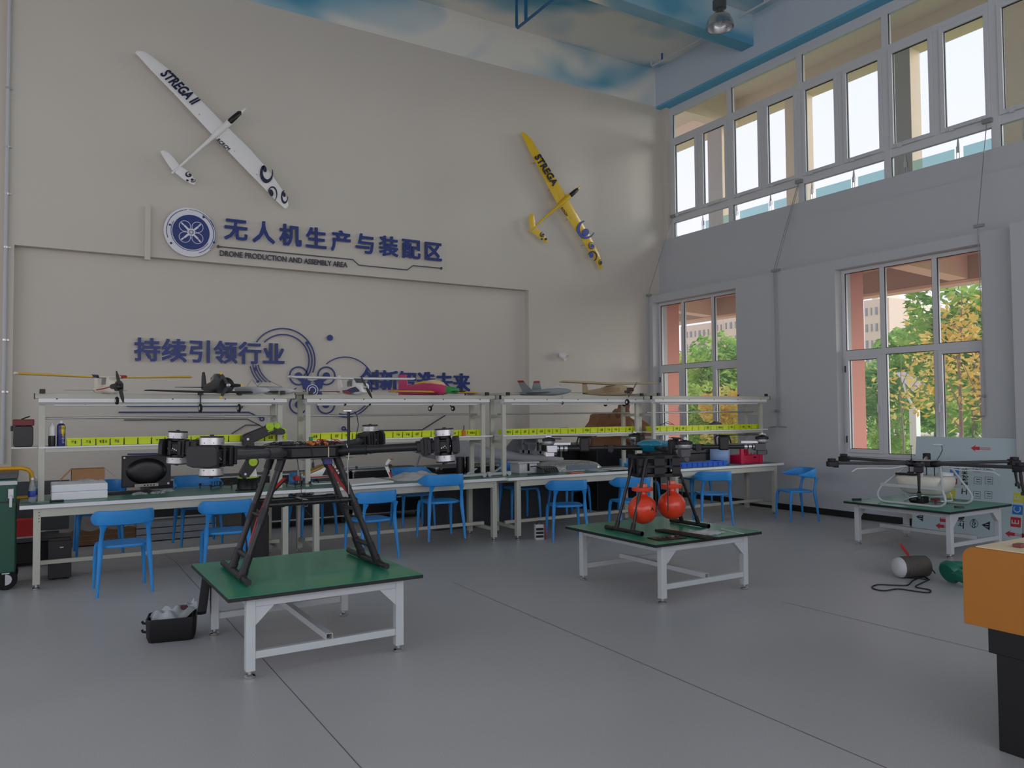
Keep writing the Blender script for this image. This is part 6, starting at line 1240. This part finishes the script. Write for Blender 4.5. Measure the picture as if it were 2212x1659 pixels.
tag(G().loft([[(-.62+w_*c, 8.7+w_*s, z) for c, s in [(math.cos(2*PI*i/16), math.sin(2*PI*i/16)) for i in range(16)]] for w_, z in ((.01, 1.07), (.012, 1.12), (.11, 1.20))]).build('funnel', M_cam), 'grey funnel standing on the green tool trolley', 'funnel')
r = thing('floor_rack', 'low dark floor rack with a worn shelf behind the green trolley', 'rack', (-.05, 10.0, 0)); G().box(-.42, .30, -.25, .25, .26, .30).build('shelf', M_cam, r, smooth=0, bevel=.005); G().box(-.42, .30, -.22, .22, .03, .255).build('lower_box', M_screen, r, smooth=0, bevel=.01)
for sx in (-.40, .28):
    for sy in (-.23, .23): G().box(sx-.02, sx+.02, sy-.02, sy+.02, 0, .262).build('leg', M_cam, r, smooth=0)
r = thing('red_case', 'red plastic case lying on the dark floor rack behind the green trolley', 'case', (-.09, 9.92, .301)); G().loft([rrect(-.09, .22, .19, .0, 16, 8), rrect(.09, .22, .19, .0, 16, 8)]).build('case_body', mat('red_hard_plastic', (196, 40, 38), .4), r, bevel=.006); G().box(-.12, .13, -.12, .12, -.0005, .012).build('base', M_ltg, r, smooth=0)
G().box(-.30, .28, .18, .20, .30, .72).build('stand_off_panel', M_cam, r, smooth=0) if False else None
tag(G().box(-.42, .35, 10.32, 10.36, .3, .86).build('dark_board', M_cam, smooth=0), 'dark grey board leaning behind the floor rack at the left end', 'board')
# battery case on the floor
r = thing('battery_pack', 'small white and blue battery pack with cable handle, on the floor by the third bench', 'battery', (5.40, 8.20, 0), -.35)
G().box(-.055, .055, -.045, .045, .0, .19).build('case', M_ltg, r, smooth=0, bevel=.006); G().box(.056, .058, -.035, .035, .02, .16).build('blue_panel', mat('sky_blue_panel', (60, 160, 200), .4), r, smooth=0)
for z in (.03, .075, .12): G().box(-.048, .048, -.0475, -.045, z, z+.03).build('vent', M_screen, r, smooth=0)
G().tube([(-.03, 0, .19), (-.01, 0, .23), (.02, 0, .235), (.04, 0, .19)], .006).build('handle', M_blackp, r); G().tube([(.04, -.03, .19), (.07, -.05, .15), (.075, -.05, .06), (.085, -.04, .01)], .008).build('cable', M_red, r)
# open black hard case with bags
r = thing('hard_case', 'open black hard-shell case on the floor at the left of the front table, lid up', 'case', (.86, 6.10, 0), R(-12))
def shell(w_, d_, h_, t): return G().loft([[(x*k, y*k, z) for x, y in o] for o, k, z in ((OUT, .88, 0), (OUT, .97, .04), (OUT, 1, h_), (OUT, .95, h_), (OUT, .90, .03))])
OUT = [(x*.165, y*.125) for x, y in ((-1, -.8), (-.85, -1), (.85, -1), (1, -.8), (1, .8), (.85, 1), (-.85, 1), (-1, .8))]
shell(0, 0, .165, 0).build('case_body', M_screen, r, smooth=20, bevel=.004)
Tl = frame((.168, 0, .165), (.12, 0, 1.0), (0, 1, 0), (-1, 0, .12))
G().loft([[Tl @ Vector((p[0]*k+.17, p[1]*k, z)) for p in OUT] for k, z in ((1, 0), (1, -.03), (.95, -.06))]).build('lid', M_screen, r, smooth=20, bevel=.004)
for z in (.06, .12): G().tube([(-.165, -.02, z), (-.19, -.02, z+.005), (-.195, -.02, z+.02)], .009).build('latch', M_blackp, r)
tag(G().sheet(lambda u, v: (.86-.14+.30*u, 6.10-.09+.18*v+.02*math.sin(9*u), .15+.06*math.sin(PI*u)**.7*math.sin(PI*v)**.7+.03*math.sin(14*u+3)*math.sin(11*v)+(.07*max(0, u-.75)*4)*.9), 18, 14).build('plastic_bag', mat('cloudy_plastic_bag', (206, 212, 214), .25, trans=(.6, (232, 238, 240))), smooth=40), 'cloudy plastic bag spilling out of the open black hard case', 'plastic bag')
tag(G().box(.90, .96, 6.06, 6.12, .19, .22).build('small_part', mat('dark_red_part', (90, 40, 44), .5), smooth=0, bevel=.005), 'small dark red part on the plastic bag in the open hard case', 'part')
# green blower and dusty vacuum motor with cable
M_bl = mat('teal_green_tool_plastic', (16, 104, 84), .35, var=.05)
r = thing('blower', 'teal green hand blower lying on the floor beside the orange machine', 'blower', (7.16, 4.02, 0)); pz = lambda px, py, z: PZ(px, py, z)
G().lathe([(.02, -.045), (.09, -.04), (.105, -.02), (.105, .02), (.09, .04), (.02, .045)], 28, Matrix.Translation((0, .02, .107)) @ Matrix.Rotation(R(68), 4, 'Y') @ Matrix.Rotation(R(15), 4, 'X')).build('fan_housing', M_bl, r)
G().tube([(-.02, -.04, .10), (-.05, -.12, .085), (-.06, -.2, .075)], [.05, .05, .058], n=18).build('nozzle', M_bl, r); G().tube([(-.055, -.185, .077), (-.062, -.208, .074)], [.048, .052], n=18).build('nozzle_mouth', M_blackp, r)
G().tube([(.02, .06, .14), (.1, .05, .15), (.2, .0, .145), (.22, -.02, .09)], [.035, .04, .042, .035], n=14).build('handle', M_bl, r)
r = thing('vacuum_motor', 'dusty dark drum-shaped motor with pale cap on the floor, next to the green blower', 'motor', (7.16, 4.40, 0))
G().cyl((-.16, .03, .10), (.10, -.06, .10), .098, n=28).build('drum', mat('dusty_brown_grey_drum', (84, 78, 70), .7, var=.25, scale=30), r); G().lathe([(.096, 0), (.085, .03), (.05, .055), (.01, .06)], 28, Matrix.Translation((-.16, .03, .10)) @ Vector((-.26, .09, 0)).to_track_quat('Z', 'Y').to_matrix().to_4x4()).build('pale_cap', M_ltg, r)
for k in range(6): G().cyl((-.13+.035*k, .02-.0115*k, .10), (-.12+.035*k, .0165-.0115*k, .10), .1005, n=28).build('cooling_rib', M_cam, r)
G().box(-.19, -.14, -.02, .0, .14, .17).build('rating_plate', mat('yellow_rating_plate', (200, 180, 60), .5), r, smooth=0); G().bar((.02, .05, .19), (.0, .12, .29), .03, .02).build('red_switch', M_red, r, smooth=0)
pts = [PZ(*q, .006) for q in ((2020, 1238), (1990, 1228), (1962, 1232), (1942, 1241), (1962, 1248), (1988, 1250), (2005, 1252), (1995, 1246), (1972, 1254), (1960, 1264), (1930, 1264), (1895, 1263), (1884, 1270), (1908, 1276), (1940, 1272), (1975, 1277), (2006, 1280), (2008, 1274), (1978, 1268), (1990, 1260), (2012, 1250))]
for k in (1, 2): pts[k].z += .10
sm = []
for i in range(len(pts)-1):
    p0, p1, p2, p3 = pts[max(0, i-1)], pts[i], pts[i+1], pts[min(len(pts)-1, i+2)]
    for t in (0, .25, .5, .75): sm.append(.5*((2*p1)+(p2-p0)*t+(2*p0-5*p1+4*p2-p3)*t*t+(3*p1-p0-3*p2+p3)*t**3))
tag(G().tube(sm, .006, n=7).build('power_cable', M_wire), 'loose black power cable looping over the floor left of the green blower', 'cable')
# things on the middle and right tables
r = thing('tube_bundle', 'bundle of four black carbon tubes on the front of the middle table', 'tubes', (5.0, 4.98, TT))
a, b_ = PZ(1422, 1143, TT+.02), PZ(1545, 1162, TT+.02); d = (b_-a).normalized(); s = Vector((-d.y, d.x, 0))
for k, (o, z) in enumerate(((-.036, .012), (-.012, .012), (.012, .012), (.036, .012))): G().tube([Vector((a.x, a.y, TT+z+.001))+s*o+d*.01*k, Vector((b_.x, b_.y, TT+z+.001))+s*o+d*.006*k], .0115, n=12).build('tube', M_carbon, r, True)
r = thing('carbon_tray', 'thin black tray with small parts at the front corner of the middle table', 'tray', (4.72, 4.92, TT)); q = [PZ(*p, TT) for p in ((1398, 1163), (1426, 1169), (1484, 1163), (1452, 1157))]
G().prism([(p.x, p.y) for p in q], TT+.001, TT+.008).build('tray_plate', M_screen, r, True, smooth=0); cq = sum(q, Vector())/4
for k in range(5): G().box(cq.x-.10+.05*k, cq.x-.07+.05*k, cq.y-.02+.012*(k % 2), cq.y+.012, TT+.008, TT+.018).build('small_part', M_silver if k == 3 else M_cam, r, True, smooth=0)
c = PZ(1530, 1152, TT); tag(crumple(c.x, c.y+.02, TT+.002, .30, .20, .035, 31, 18, 14).build('crumpled_bag', mat('grey_white_crumpled_bag', (206, 208, 208), .3, trans=(.75, (235, 236, 236))), smooth=30), 'crumpled clear bag on the middle table beside the tube bundle', 'plastic bag')
a, b_ = PZ(1558, 1143, TT), PZ(1606, 1154, TT); tag(G().bar(Vector((a.x, a.y, TT+.003)), Vector((b_.x, b_.y, TT+.003)), .016, .003).build('white_strip', M_whitep, smooth=0), 'thin white strip lying at the right of the middle table', 'strip')
c = PZ(2072, 1096, TT); tag(G().lathe([(.03, 0), (.05, .001), (.05, .014), (.03, .015)], 28, Matrix.Translation((c.x, c.y, TT+.0005))).build('tape_roll', mat('dark_olive_tape', (70, 68, 58), .5)), 'dark roll of tape on the front of the right table', 'tape roll')
r = thing('screwdriver', 'black screwdriver at the left corner of the right table', 'tool', tuple(PZ(1858, 1081, TT))); G().cyl((-.08, .05, .013), (.02, .0, .013), .012).build('handle', M_blackp, r); G().cyl((.02, 0, .013), (.12, -.05, .013), .003).build('shaft', M_steel, r)
# leaning printed panel
r = thing('composite_panel', 'grey-white printed composite panel with red arrows, leaning on the window wall at right', 'panel', (10.02, 5.5, 0))
PO, PU = Vector((10.02, 6.16, 0.0)), Vector((.135, 0, 1)).normalized(); PR = Vector((0, -1, 0)); PN = PR.cross(PU)
if PN.x > 0: PN = -PN
M_panel = mat('grey_white_panel_film', (186, 204, 208), .4, var=.02)
def pan(px, py): d = _ray(px, py); t = (PO-CAM).dot(PN)/d.dot(PN); p = CAM+d*t-PO; return (p.dot(PR), p.dot(PU))
TP = frame(PO, PR, PU, PN)
WP, HP = 1.36, 1.235
G().box(0, WP, 0, HP, -.004, 0, TP).build('sheet', M_panel, r, True, smooth=0)
M_pr = mat('red_print', (190, 48, 56), .5, var=0); M_pb = mat('blue_print', (40, 120, 200), .5, var=0); M_py = mat('yellow_print', (206, 200, 60), .5, var=0); M_pk = mat('black_print', (34, 36, 40), .5, var=0)
def pp(pts, m_, nm='printed_mark', z=.0008): G().prism(pts, 0.0002, z, TP).build(nm, m_, r, True, smooth=0)
def parrow(px, py, L=.24, dirr=-1):
    u, v = pan(px, py); pp([(u, v), (u+.065, v+.045), (u+.05, v+.02), (u+.11, v+.02), (u+.11, v-.02), (u+.05, v-.02), (u+.065, v-.045)], M_pr, 'red_arrow')
    for k in range(3): pp([(u+.11, v-.016+.012*k), (u+L, v-.016+.012*k), (u+L, v-.011+.012*k), (u+.11, v-.011+.012*k)], M_pr, 'arrow_line')
for q in ((2097, 968), (2021, 1135), (2171, 1152)): parrow(*q)
def psq(px, py, m_, ch, s=.115):
    u, v = pan(px, py); pp([(u-s/2, v-s/2), (u+s/2, v-s/2), (u+s/2, v+s/2), (u-s/2, v+s/2)], m_, 'colour_square')
    if ch: v_, f_ = text_geo(ch, .12, TP @ frame((u, v, .0012), (0, 1, 0), (-1, 0, 0), (0, 0, 1)), extrude=.0003); G().add(v_, f_).build('square_letter', M_panel, r, True, smooth=0)
for q in ((2062, 1018, M_pb, ''), (2058, 1043, M_pr, ''), (2054, 1066, M_py, 'P'), (2040, 1118, M_pr, 'F'), (2206, 1022, M_pb, ''), (2203, 1050, M_pr, ''), (2200, 1075, M_py, 'E'), (2198, 1101, M_pb, 'C'), (2194, 1128, M_pr, 'E')):
    if pan(q[0], q[1])[0] < WP-.05: psq(*q)
def ptxt(s_, px, py, sz, off=.0):
    u, v = pan(px, py); v_, f_ = text_geo(s_, sz, TP @ frame((u, v, .001), (0, 1, 0), (-1, 0, 0), (0, 0, 1)), extrude=.0003); g = G(); g.add(v_, f_)
    for a in (-.003, .003): g.add([p+PR*a for p in v_], f_)
    g.build('printed_text', M_pk, r, True, smooth=0)
ptxt('工程材料', 2085, 1040, .085); ptxt('上海', 2077, 1128, .085); ptxt('CQM', 2104, 1131, .05)
u, v = pan(2104, 1131); band_pts = [(u+.05*math.cos(2*PI*i/24), v+.05*math.sin(2*PI*i/24)) for i in range(24)]; inn = [(u+.045*math.cos(2*PI*i/24), v+.045*math.sin(2*PI*i/24)) for i in range(24)]
G().loft([[TP @ Vector((*p, .0008)) for p in band_pts], [TP @ Vector((*p, .0008)) for p in inn]], cap=False).build('circle_mark', M_pk, r, True, smooth=0)
for q in ((1987, 1117), (2130, 1135)): u, v = pan(*q); pp([(u-.055, v), (u+.045, v+.055), (u+.045, v-.055)], M_pk, 'triangle_mark'); pp([(u-.01, v-.02), (u+.03, v-.02), (u+.03, v-.012), (u-.01, v-.012)], M_panel, 'triangle_detail', .0012); pp([(u-.01, v+.01), (u+.03, v+.01), (u+.03, v+.018), (u-.01, v+.018)], M_panel, 'triangle_detail', .0012)
for q in ((2112, 1038), (2136, 1038), (2110, 1069), (2135, 1069), (2110, 1012), (2134, 1012)):
    u, v = pan(*q); s = .045
    for a, b_, c, d in ((-s, s, s-.004, s), (-s, s, -s, -s+.004), (-s, -s+.004, -s, s), (s-.004, s, -s, s), (-.02, .028, -.02, -.012), (-.02, .028, .01, .02)): pp([(u+a, v+c), (u+b_, v+c), (u+b_, v+d), (u+a, v+d)], M_pk, 'pictogram')
# pilaster at the right edge
struct(G().box(10.10, 10.25, 4.55, 4.86, 0, 3.84).build('trim_7', M_wall2, smooth=0)); struct(G().box(10.09, 10.0995, 4.55, 4.86, 0, .095).build('baseboard_pilaster', M_black, smooth=0))
# orange machine
r = thing('machine_console', 'orange-sided machine with pale wooden top on a black base, at the right edge', 'machine', (4.3, 1.5, 0))
M_or = mat('ochre_orange_panel', (178, 112, 30), .45, var=.04); X0 = 3.752; zt, zb, yf = .95, .587, 2.06; rr = .055
prof = [(1.0, zb), (yf, zb)]+[(yf-rr+rr*math.cos(t), zt-rr+rr*math.sin(t)) for t in [PI/2*i/8 for i in range(9)]]+[(1.0, zt)]
G().loft([[(X0, y, z) for y, z in prof], [(X0+.02, y, z) for y, z in prof]]).build('side_panel', M_or, r, True, smooth=30, bevel=.002)
prof2 = [(1.0, zb+.01), (yf-.012, zb+.01)]+[(yf-.012-rr+rr*math.cos(t), zt-.005-rr+rr*math.sin(t)) for t in [PI/2*i/8 for i in range(9)]]+[(1.0, zt-.005)]
G().loft([[(X0+.02, y, z) for y, z in prof2], [(X0+1.3, y, z) for y, z in prof2]]).build('shell', M_or, r, True, smooth=30)
G().box(X0+.004, X0+1.3, 1.0, yf-rr-.005, zt+.0005, zt+.006).build('wooden_top', mat('pale_birch_board', (222, 200, 164), .5, var=.08, scale=3), r, True, smooth=0, bevel=.002)
G().box(X0+.09, X0+1.25, 1.05, 2.0, .45, zb).build('base_collar', M_screen, r, True, smooth=0, bevel=.004); G().box(X0+.11, X0+1.25, 1.08, 1.975, .0, .449).build('base', M_screen, r, True, smooth=0, bevel=.004)
a = PZ(2206, 1181, zt+.01); tag(G().box(a.x-.02, a.x+.04, a.y-.008, a.y+.03, zt+.0075, zt+.022).build('red_clip', mat('brick_red_clip', (126, 58, 50), .5), smooth=0, bevel=.003), 'small brick-red clip on top of the orange machine', 'clip')
tag(G().tube([(.15, 8.43, .004), (.3, 8.2, .004)], .002).build('floor_scuff', M_blackp), 'thin dark strip lying on the floor by the first bench leg', 'strip') if False else None
# ================================================================ outside the windows
M_coral = mat('coral_pink_render', (206, 136, 116), .8, var=.05, scale=2)
M_tanc = mat('tan_concrete', (176, 158, 136), .8, var=.04, scale=1)
M_creamc = mat('cream_balcony_ceiling', (214, 202, 176), .8, var=.02)
M_peach = mat('peach_render', (226, 204, 178), .8, var=.03)
M_gcol = mat('grey_weathered_column', (164, 158, 150), .85, var=.12, scale=3)
M_rail = mat('balustrade_glass', (190, 214, 214), .05, var=0, trans=(.28, (214, 238, 236)))
g = G()
for y0, y1 in ((-6, W2[0]-.02), (W2[1]+.01, W1[0]-.02), (W1[1]+.01, 14)): g.box(10.62, 10.95, y0, y1, -.2, 3.84)
for y0, y1 in ((W2[0]-.02, W2[1]+.01), (W1[0]-.02, W1[1]+.01)): g.box(10.62, 10.95, y0, y1, -.2, WZ[0]-.03).box(10.62, 10.95, y0, y1, WZ[1]+.02, 3.84)
struct(g.build('wall_outer_cladding', M_coral, smooth=0))
struct(G().box(11.0, 13.55, -8, 18, 4.15, 4.6).build('balcony_slab', M_tanc, smooth=0))
struct(G().box(13.25, 13.55, -8, 18, 3.75, 4.15).build('balcony_beam', M_tanc, smooth=0)); struct(G().box(13.24, 13.56, -8, 18, 3.70, 3.75).build('balcony_drip_edge', M_peach, smooth=0))
for k, y in enumerate((12.9, 7.2, 1.5)): struct(G().loft([[(11.0, y-.15, 4.15), (11.0, y+.15, 4.15), (11.0, y+.15, 3.86), (11.0, y-.15, 3.86)], [(13.25, y-.15, 4.15), (13.25, y+.15, 4.15), (13.25, y+.15, 3.76), (13.25, y-.15, 3.76)]]).build('balcony_cross_beam', M_peach, smooth=0))
struct(G().box(10.95, 13.6, -8, 18, 8.45, 8.7).build('upper_canopy_ceiling', M_creamc, smooth=0)); struct(G().box(13.2, 13.6, -8, 18, 8.03, 8.45).build('upper_canopy_beam', M_peach, smooth=0))
struct(G().box(10.96, 13.2, 11.9, 12.2, 7.9, 8.45).build('upper_cross_beam', M_peach, smooth=0))
for k, y in enumerate((12.6, 10.42, 8.15, 6.2, 4.0, 1.8)):
    r = thing('balcony_column', 'weathered grey balcony column outside the strip window, %s counted from the corner' % ORD[k], 'column', (13.35, y, 4.6), group=None)
    G().box(-.15, .15, -.22, .22, 0, 3.5).build('shaft', M_gcol if k % 2 == 0 else M_peach, r, smooth=0, bevel=.01)
    G().box(-.152, .152, -.23, -.22, 0, 3.5).build('render_face', M_peach, r, smooth=0)
r = thing('balustrade', 'glass balcony balustrade with steel posts outside the strip window', 'railing', (13.2, 7, 4.6))
for k in range(16):
    y = 13.0-.98*k-.05*(k % 2); G().box(13.205, 13.212, y-.86, y-.08, 4.72, 5.98).build('glass_panel', M_rail, r, True, smooth=0)
    p = G(); p.box(13.19, 13.21, y-.03, y-.015, 4.6, 6.0).box(13.19, 13.21, y+.015, y+.03, 4.6, 6.0).box(13.185, 13.215, y-.03, y+.03, 5.9, 6.0).lathe([(.025, 0), (.004, .22)], 8, Matrix.Translation((13.2, y, 6.0))).box(13.19, 13.21, y-.1, y+.1, 5.6, 5.63)
    p.build('post', M_alu, r, True, smooth=0)
# ground
M_lawn = mat('yellow_green_lawn', (134, 172, 52), .9, var=.2, scale=1.5)  # plain yellow-green grass colour, mottled at random
M_road = mat('pale_pavement', (206, 186, 176), .9, var=.06, scale=.6)
struct(G().box(10.95, 260, -80, 260, -.4, -.15).build('ground_lawn', M_lawn, smooth=0))
def strip(x0, x1): return G().add([(x0, -80, -.14), (x1, -80, -.14), (x1, 200, -.14), (x0, 200, -.14)], [(0, 1, 2, 3)])
struct(strip(10.95, 17).build('ground_path', M_road, smooth=0)); struct(strip(48, 62).build('ground_road', M_road, smooth=0))
# trees: crowns of many small leaves
def leaves(n_, rad, seed, size, flat_=1.0, lumps=9):
    q = random.Random(seed); vs = []; fs = []
    C_ = [(q.uniform(-.6, .6)*rad[0], q.uniform(-.6, .6)*rad[1], q.uniform(-.65, .65)*rad[2], q.uniform(.35, .6)) for _ in range(lumps)]
    for i in range(n_):
        c = C_[q.randrange(lumps)]; a, z = q.uniform(0, 2*PI), q.uniform(-1, 1); s = math.sqrt(1-z*z); k = c[3]*(.55+.45*q.random()**.5)
        p = Vector((c[0]+rad[0]*k*s*math.cos(a), c[1]+rad[1]*k*s*math.sin(a), c[2]+rad[2]*k*z))
        u = Vector((q.uniform(-1, 1), q.uniform(-1, 1), q.uniform(-.6, .6))).normalized(); v = u.cross(Vector((q.uniform(-1, 1), q.uniform(-1, 1), q.uniform(-1, 1)))).normalized(); L = size*(.6+.8*q.random()); W_ = L*.42
        b = len(vs); vs += [p-u*L*.5, p+v*W_*.5+u*L*.05, p+u*L*.5, p-v*W_*.5+u*L*.05]; fs.append((b, b+1, b+2, b+3))
    return G().add(vs, fs)
def leafmat(nm, c1, c2):
    m = mat(nm, c1, .6, var=0); n = m.node_tree.nodes; l = m.node_tree.links; b = n['Principled BSDF']; t = n.new('ShaderNodeTexCoord'); no = n.new('ShaderNodeTexNoise'); no.inputs['Scale'].default_value = 1.3; no.inputs['Detail'].default_value = 5
    r_ = n.new('ShaderNodeValToRGB'); r_.color_ramp.elements[0].position = .36; r_.color_ramp.elements[1].position = .62; r_.color_ramp.elements[0].color = rgb(c1)+(1,); r_.color_ramp.elements[1].color = rgb(c2)+(1,)
    l.new(t.outputs['Object'], no.inputs[0]); l.new(no.outputs['Fac'], r_.inputs[0]); l.new(r_.outputs[0], b.inputs['Base Color'])
    tr = n.new('ShaderNodeBsdfTranslucent'); ms = n.new('ShaderNodeMixShader'); ms.inputs[0].default_value = .45; o = n['Material Output']; l.new(r_.outputs[0], tr.inputs[0]); l.new(b.outputs[0], ms.inputs[1]); l.new(tr.outputs[0], ms.inputs[2]); l.new(ms.outputs[0], o.inputs[0]); return m
ML_g = leafmat('green_leaves', (104, 152, 62), (188, 214, 112)); ML_y = leafmat('autumn_yellow_leaves', (214, 174, 70), (236, 216, 130)); ML_yg = leafmat('yellow_green_leaves', (156, 186, 76), (216, 224, 128)); ML_d = leafmat('mid_green_leaves', (96, 144, 74), (168, 200, 116))
M_bark = mat('pale_grey_bark', (150, 138, 124), .9, var=.2, scale=8)
def tree(lb, x, y, h_, rad, ml, seed, n_=3000, size=.28, trunk=.10, group=None, lean=0):
    r = thing('tree', lb, 'tree', (x, y, -.15), group=group); q = random.Random(seed)
    leaves(n_, rad, seed, size).build('foliage', ml, r, smooth=0, loc=(0, 0, h_-rad[2]))
    tk = G().tube([(0, 0, 0), (.05+lean*.3, .02, h_*.3), (lean*.7, .05, h_*.6), (lean, .0, h_*.9)], [trunk, trunk*.8, trunk*.5, trunk*.2], n=9).build('trunk', M_bark, r)
    for k in range(5):
        z = h_*(.3+.1*k); a = q.uniform(0, 2*PI); L = rad[0]*.8; G().tube([(lean*z/h_, 0, z), (lean*z/h_+L*.5*math.cos(a), L*.5*math.sin(a), z+h_*.12), (lean*z/h_+L*math.cos(a), L*math.sin(a), z+h_*.22)], [trunk*.4, trunk*.25, trunk*.1], n=6).build('branch', M_bark, r)
PT = lambda px, X: PX(px, 900, X)
for k, (px, X, h_, rx, ml) in enumerate(((1443, 30, 5.3, 2.4, ML_g), (1478, 27, 4.9, 2.2, ML_yg), (1512, 31, 5.4, 2.5, ML_g), (1548, 26, 4.7, 2.1, ML_yg), (1578, 29, 5.2, 2.4, ML_g), (1610, 27, 5.0, 2.2, ML_d))):
    p = PT(px, X); tree('leafy %s tree in the row behind the left window, %s from its left edge' % ('pale green' if ml is ML_yg else 'green', ORD[k]), p.x, p.y, h_, (rx, rx, 2.6), ml, 40+k, 3600, .34, group='trees behind the left window')
for k, (px, X, h_, ml) in enumerate(((1452, 20, 2.6, ML_yg), (1496, 19, 2.4, ML_g), (1540, 19.5, 2.7, ML_yg), (1585, 19, 2.4, ML_y))):
    p = PT(px, X); tree('low loose shrub behind the left window, %s from the left' % ORD[k], p.x, p.y, h_, (1.15, 1.15, 1.1), ml, 60+k, 2200, .17, .03, 'shrubs behind the left window')
p = PT(2040, 27); tree('broad bright green tree behind the right window', p.x, p.y, 5.1, (2.6, 2.6, 1.9), ML_g, 71, 5200, .34)
p = PT(2105, 23); tree('tall green tree at the right side of the right window', p.x, p.y, 5.4, (2.2, 2.2, 2.3), ML_g, 72, 4200, .32)
p = PT(2072, 16.5); tree('autumn tree with yellow leaves and leaning trunk close to the right window', p.x, p.y, 4.4, (1.15, 1.3, 1.6), ML_y, 73, 520, .17, .05, lean=.2)
p = PT(2128, 17); tree('slender autumn tree with yellow leaves at the far right of the right window', p.x, p.y, 4.2, (1.0, 1.2, 1.6), ML_y, 74, 420, .17, .06, lean=-.2)
p = PT(1950, 18); tree('thin sapling with yellow-brown leaves in the middle of the right window', p.x, p.y, 3.3, (.8, .8, .9), ML_y, 75, 220, .16, .03)
p = PT(1897, 21); tree('narrow young tree beside the coral wall in the right window', p.x, p.y, 2.9, (.9, .9, 1.4), ML_d, 76, 1500, .17, .06)
p = PT(1942, 19.5); tree('small bright green bush tree on the lawn in the right window', p.x, p.y, 1.75, (.8, .8, .75), ML_g, 77, 1500, .14, .03)
for k, (px, X) in enumerate(((1900, 46), (1960, 48), (2020, 47), (2085, 46))): p = PT(px, X); tree('distant %s tree across the road in the right window, %s from the left' % ('yellow-green' if k % 2 else 'green', ORD[k]), p.x, p.y, 4.6, (3.0, 3.0, 2.0), ML_yg if k % 2 else ML_d, 80+k, 2600, .4, group='distant trees in the right window')
# garden lamp post with slanted head
p = PX(1978, 980, 19); r = thing('lamp_post', 'white square garden lamp post with slanted solar head in the right window', 'lamp post', (p.x, p.y, -.15)); G().box(-.09, .09, -.09, .09, 0, 1.75).build('post', M_whitep, r, smooth=0)
a, b_, c, d = PX(1934, 805, 19), PX(1955, 803, 19), PX(1992, 830, 19), PX(1972, 846, 19); G().loft([[a, b_, c, d], [q+Vector((.5, .1, -.06)) for q in (a, b_, c, d)]]).build('solar_head', M_alu, r, True, smooth=0)
G().tube([(0, 0, 1.75), (.0, .2, 2.1), (0, .3, 2.5)], .03).build('bracket', M_whitep, r)
# blocks of flats far away
M_flat = mat('peach_apartment_render', (232, 200, 186), .8, var=.02, scale=.2); M_flat2 = mat('cream_apartment_render', (236, 218, 196), .8, var=.02, scale=.2); M_win = mat('dim_apartment_window', (150, 146, 158), .3, var=0)
def block(lb, px0, px1, pyt, X, m_, nx, nz, top=None, z0=-.15, w0=.5):
    a, b_ = PX(px0, pyt, X), PX(px1, pyt, X); y1, y0 = a.y, b_.y; zt = a.z; r = thing('apartment_block', lb, 'building', (X+4, (y0+y1)/2, z0))
    G().box(X, X+9, y0, y1, z0, zt).build('wall', m_, r, True, smooth=0)
    if top: tx = [PX(q, pyt, X).y for q in top]; G().box(X+1, X+7, tx[1], tx[0], zt, zt+2.4).build('roof_house', M_flat2, r, True, smooth=0)
    dy = (y1-y0)/nx; 
    for i in range(nx):
        for k in range(nz):
            zc = zt-1.8-k*2.7; yc = y0+dy*(i+.5); ww = dy*(.20 if (i % 3) else .12); G().box(X-.12, X-.02, yc-ww, yc+ww, zc-.75, zc+.5).build('window', M_win, r, True, smooth=0)
block('long peach apartment block behind the trees of the left window, left wing', 1470, 1535, 706, 120, M_flat, 7, 3)
block('peach apartment block with a roof house behind the trees of the left window, middle', 1536, 1562, 690, 118, M_flat, 3, 4, (1540, 1552))
block('peach apartment block with a roof house behind the left window, right wing', 1563, 1640, 684, 116, M_flat, 7, 4, (1566, 1585))
block('tall peach apartment tower beside the coral wall in the right window', 1866, 1920, 650, 118, M_flat, 5, 7, (1876, 1890))
block('cream slab of an apartment tower just right of the tall peach one', 1921, 1932, 652, 122, M_flat2, 1, 7)
block('distant low pinkish apartment block behind the trees in the right window', 1940, 2000, 684, 170, M_flat, 5, 3, (1955, 1978))
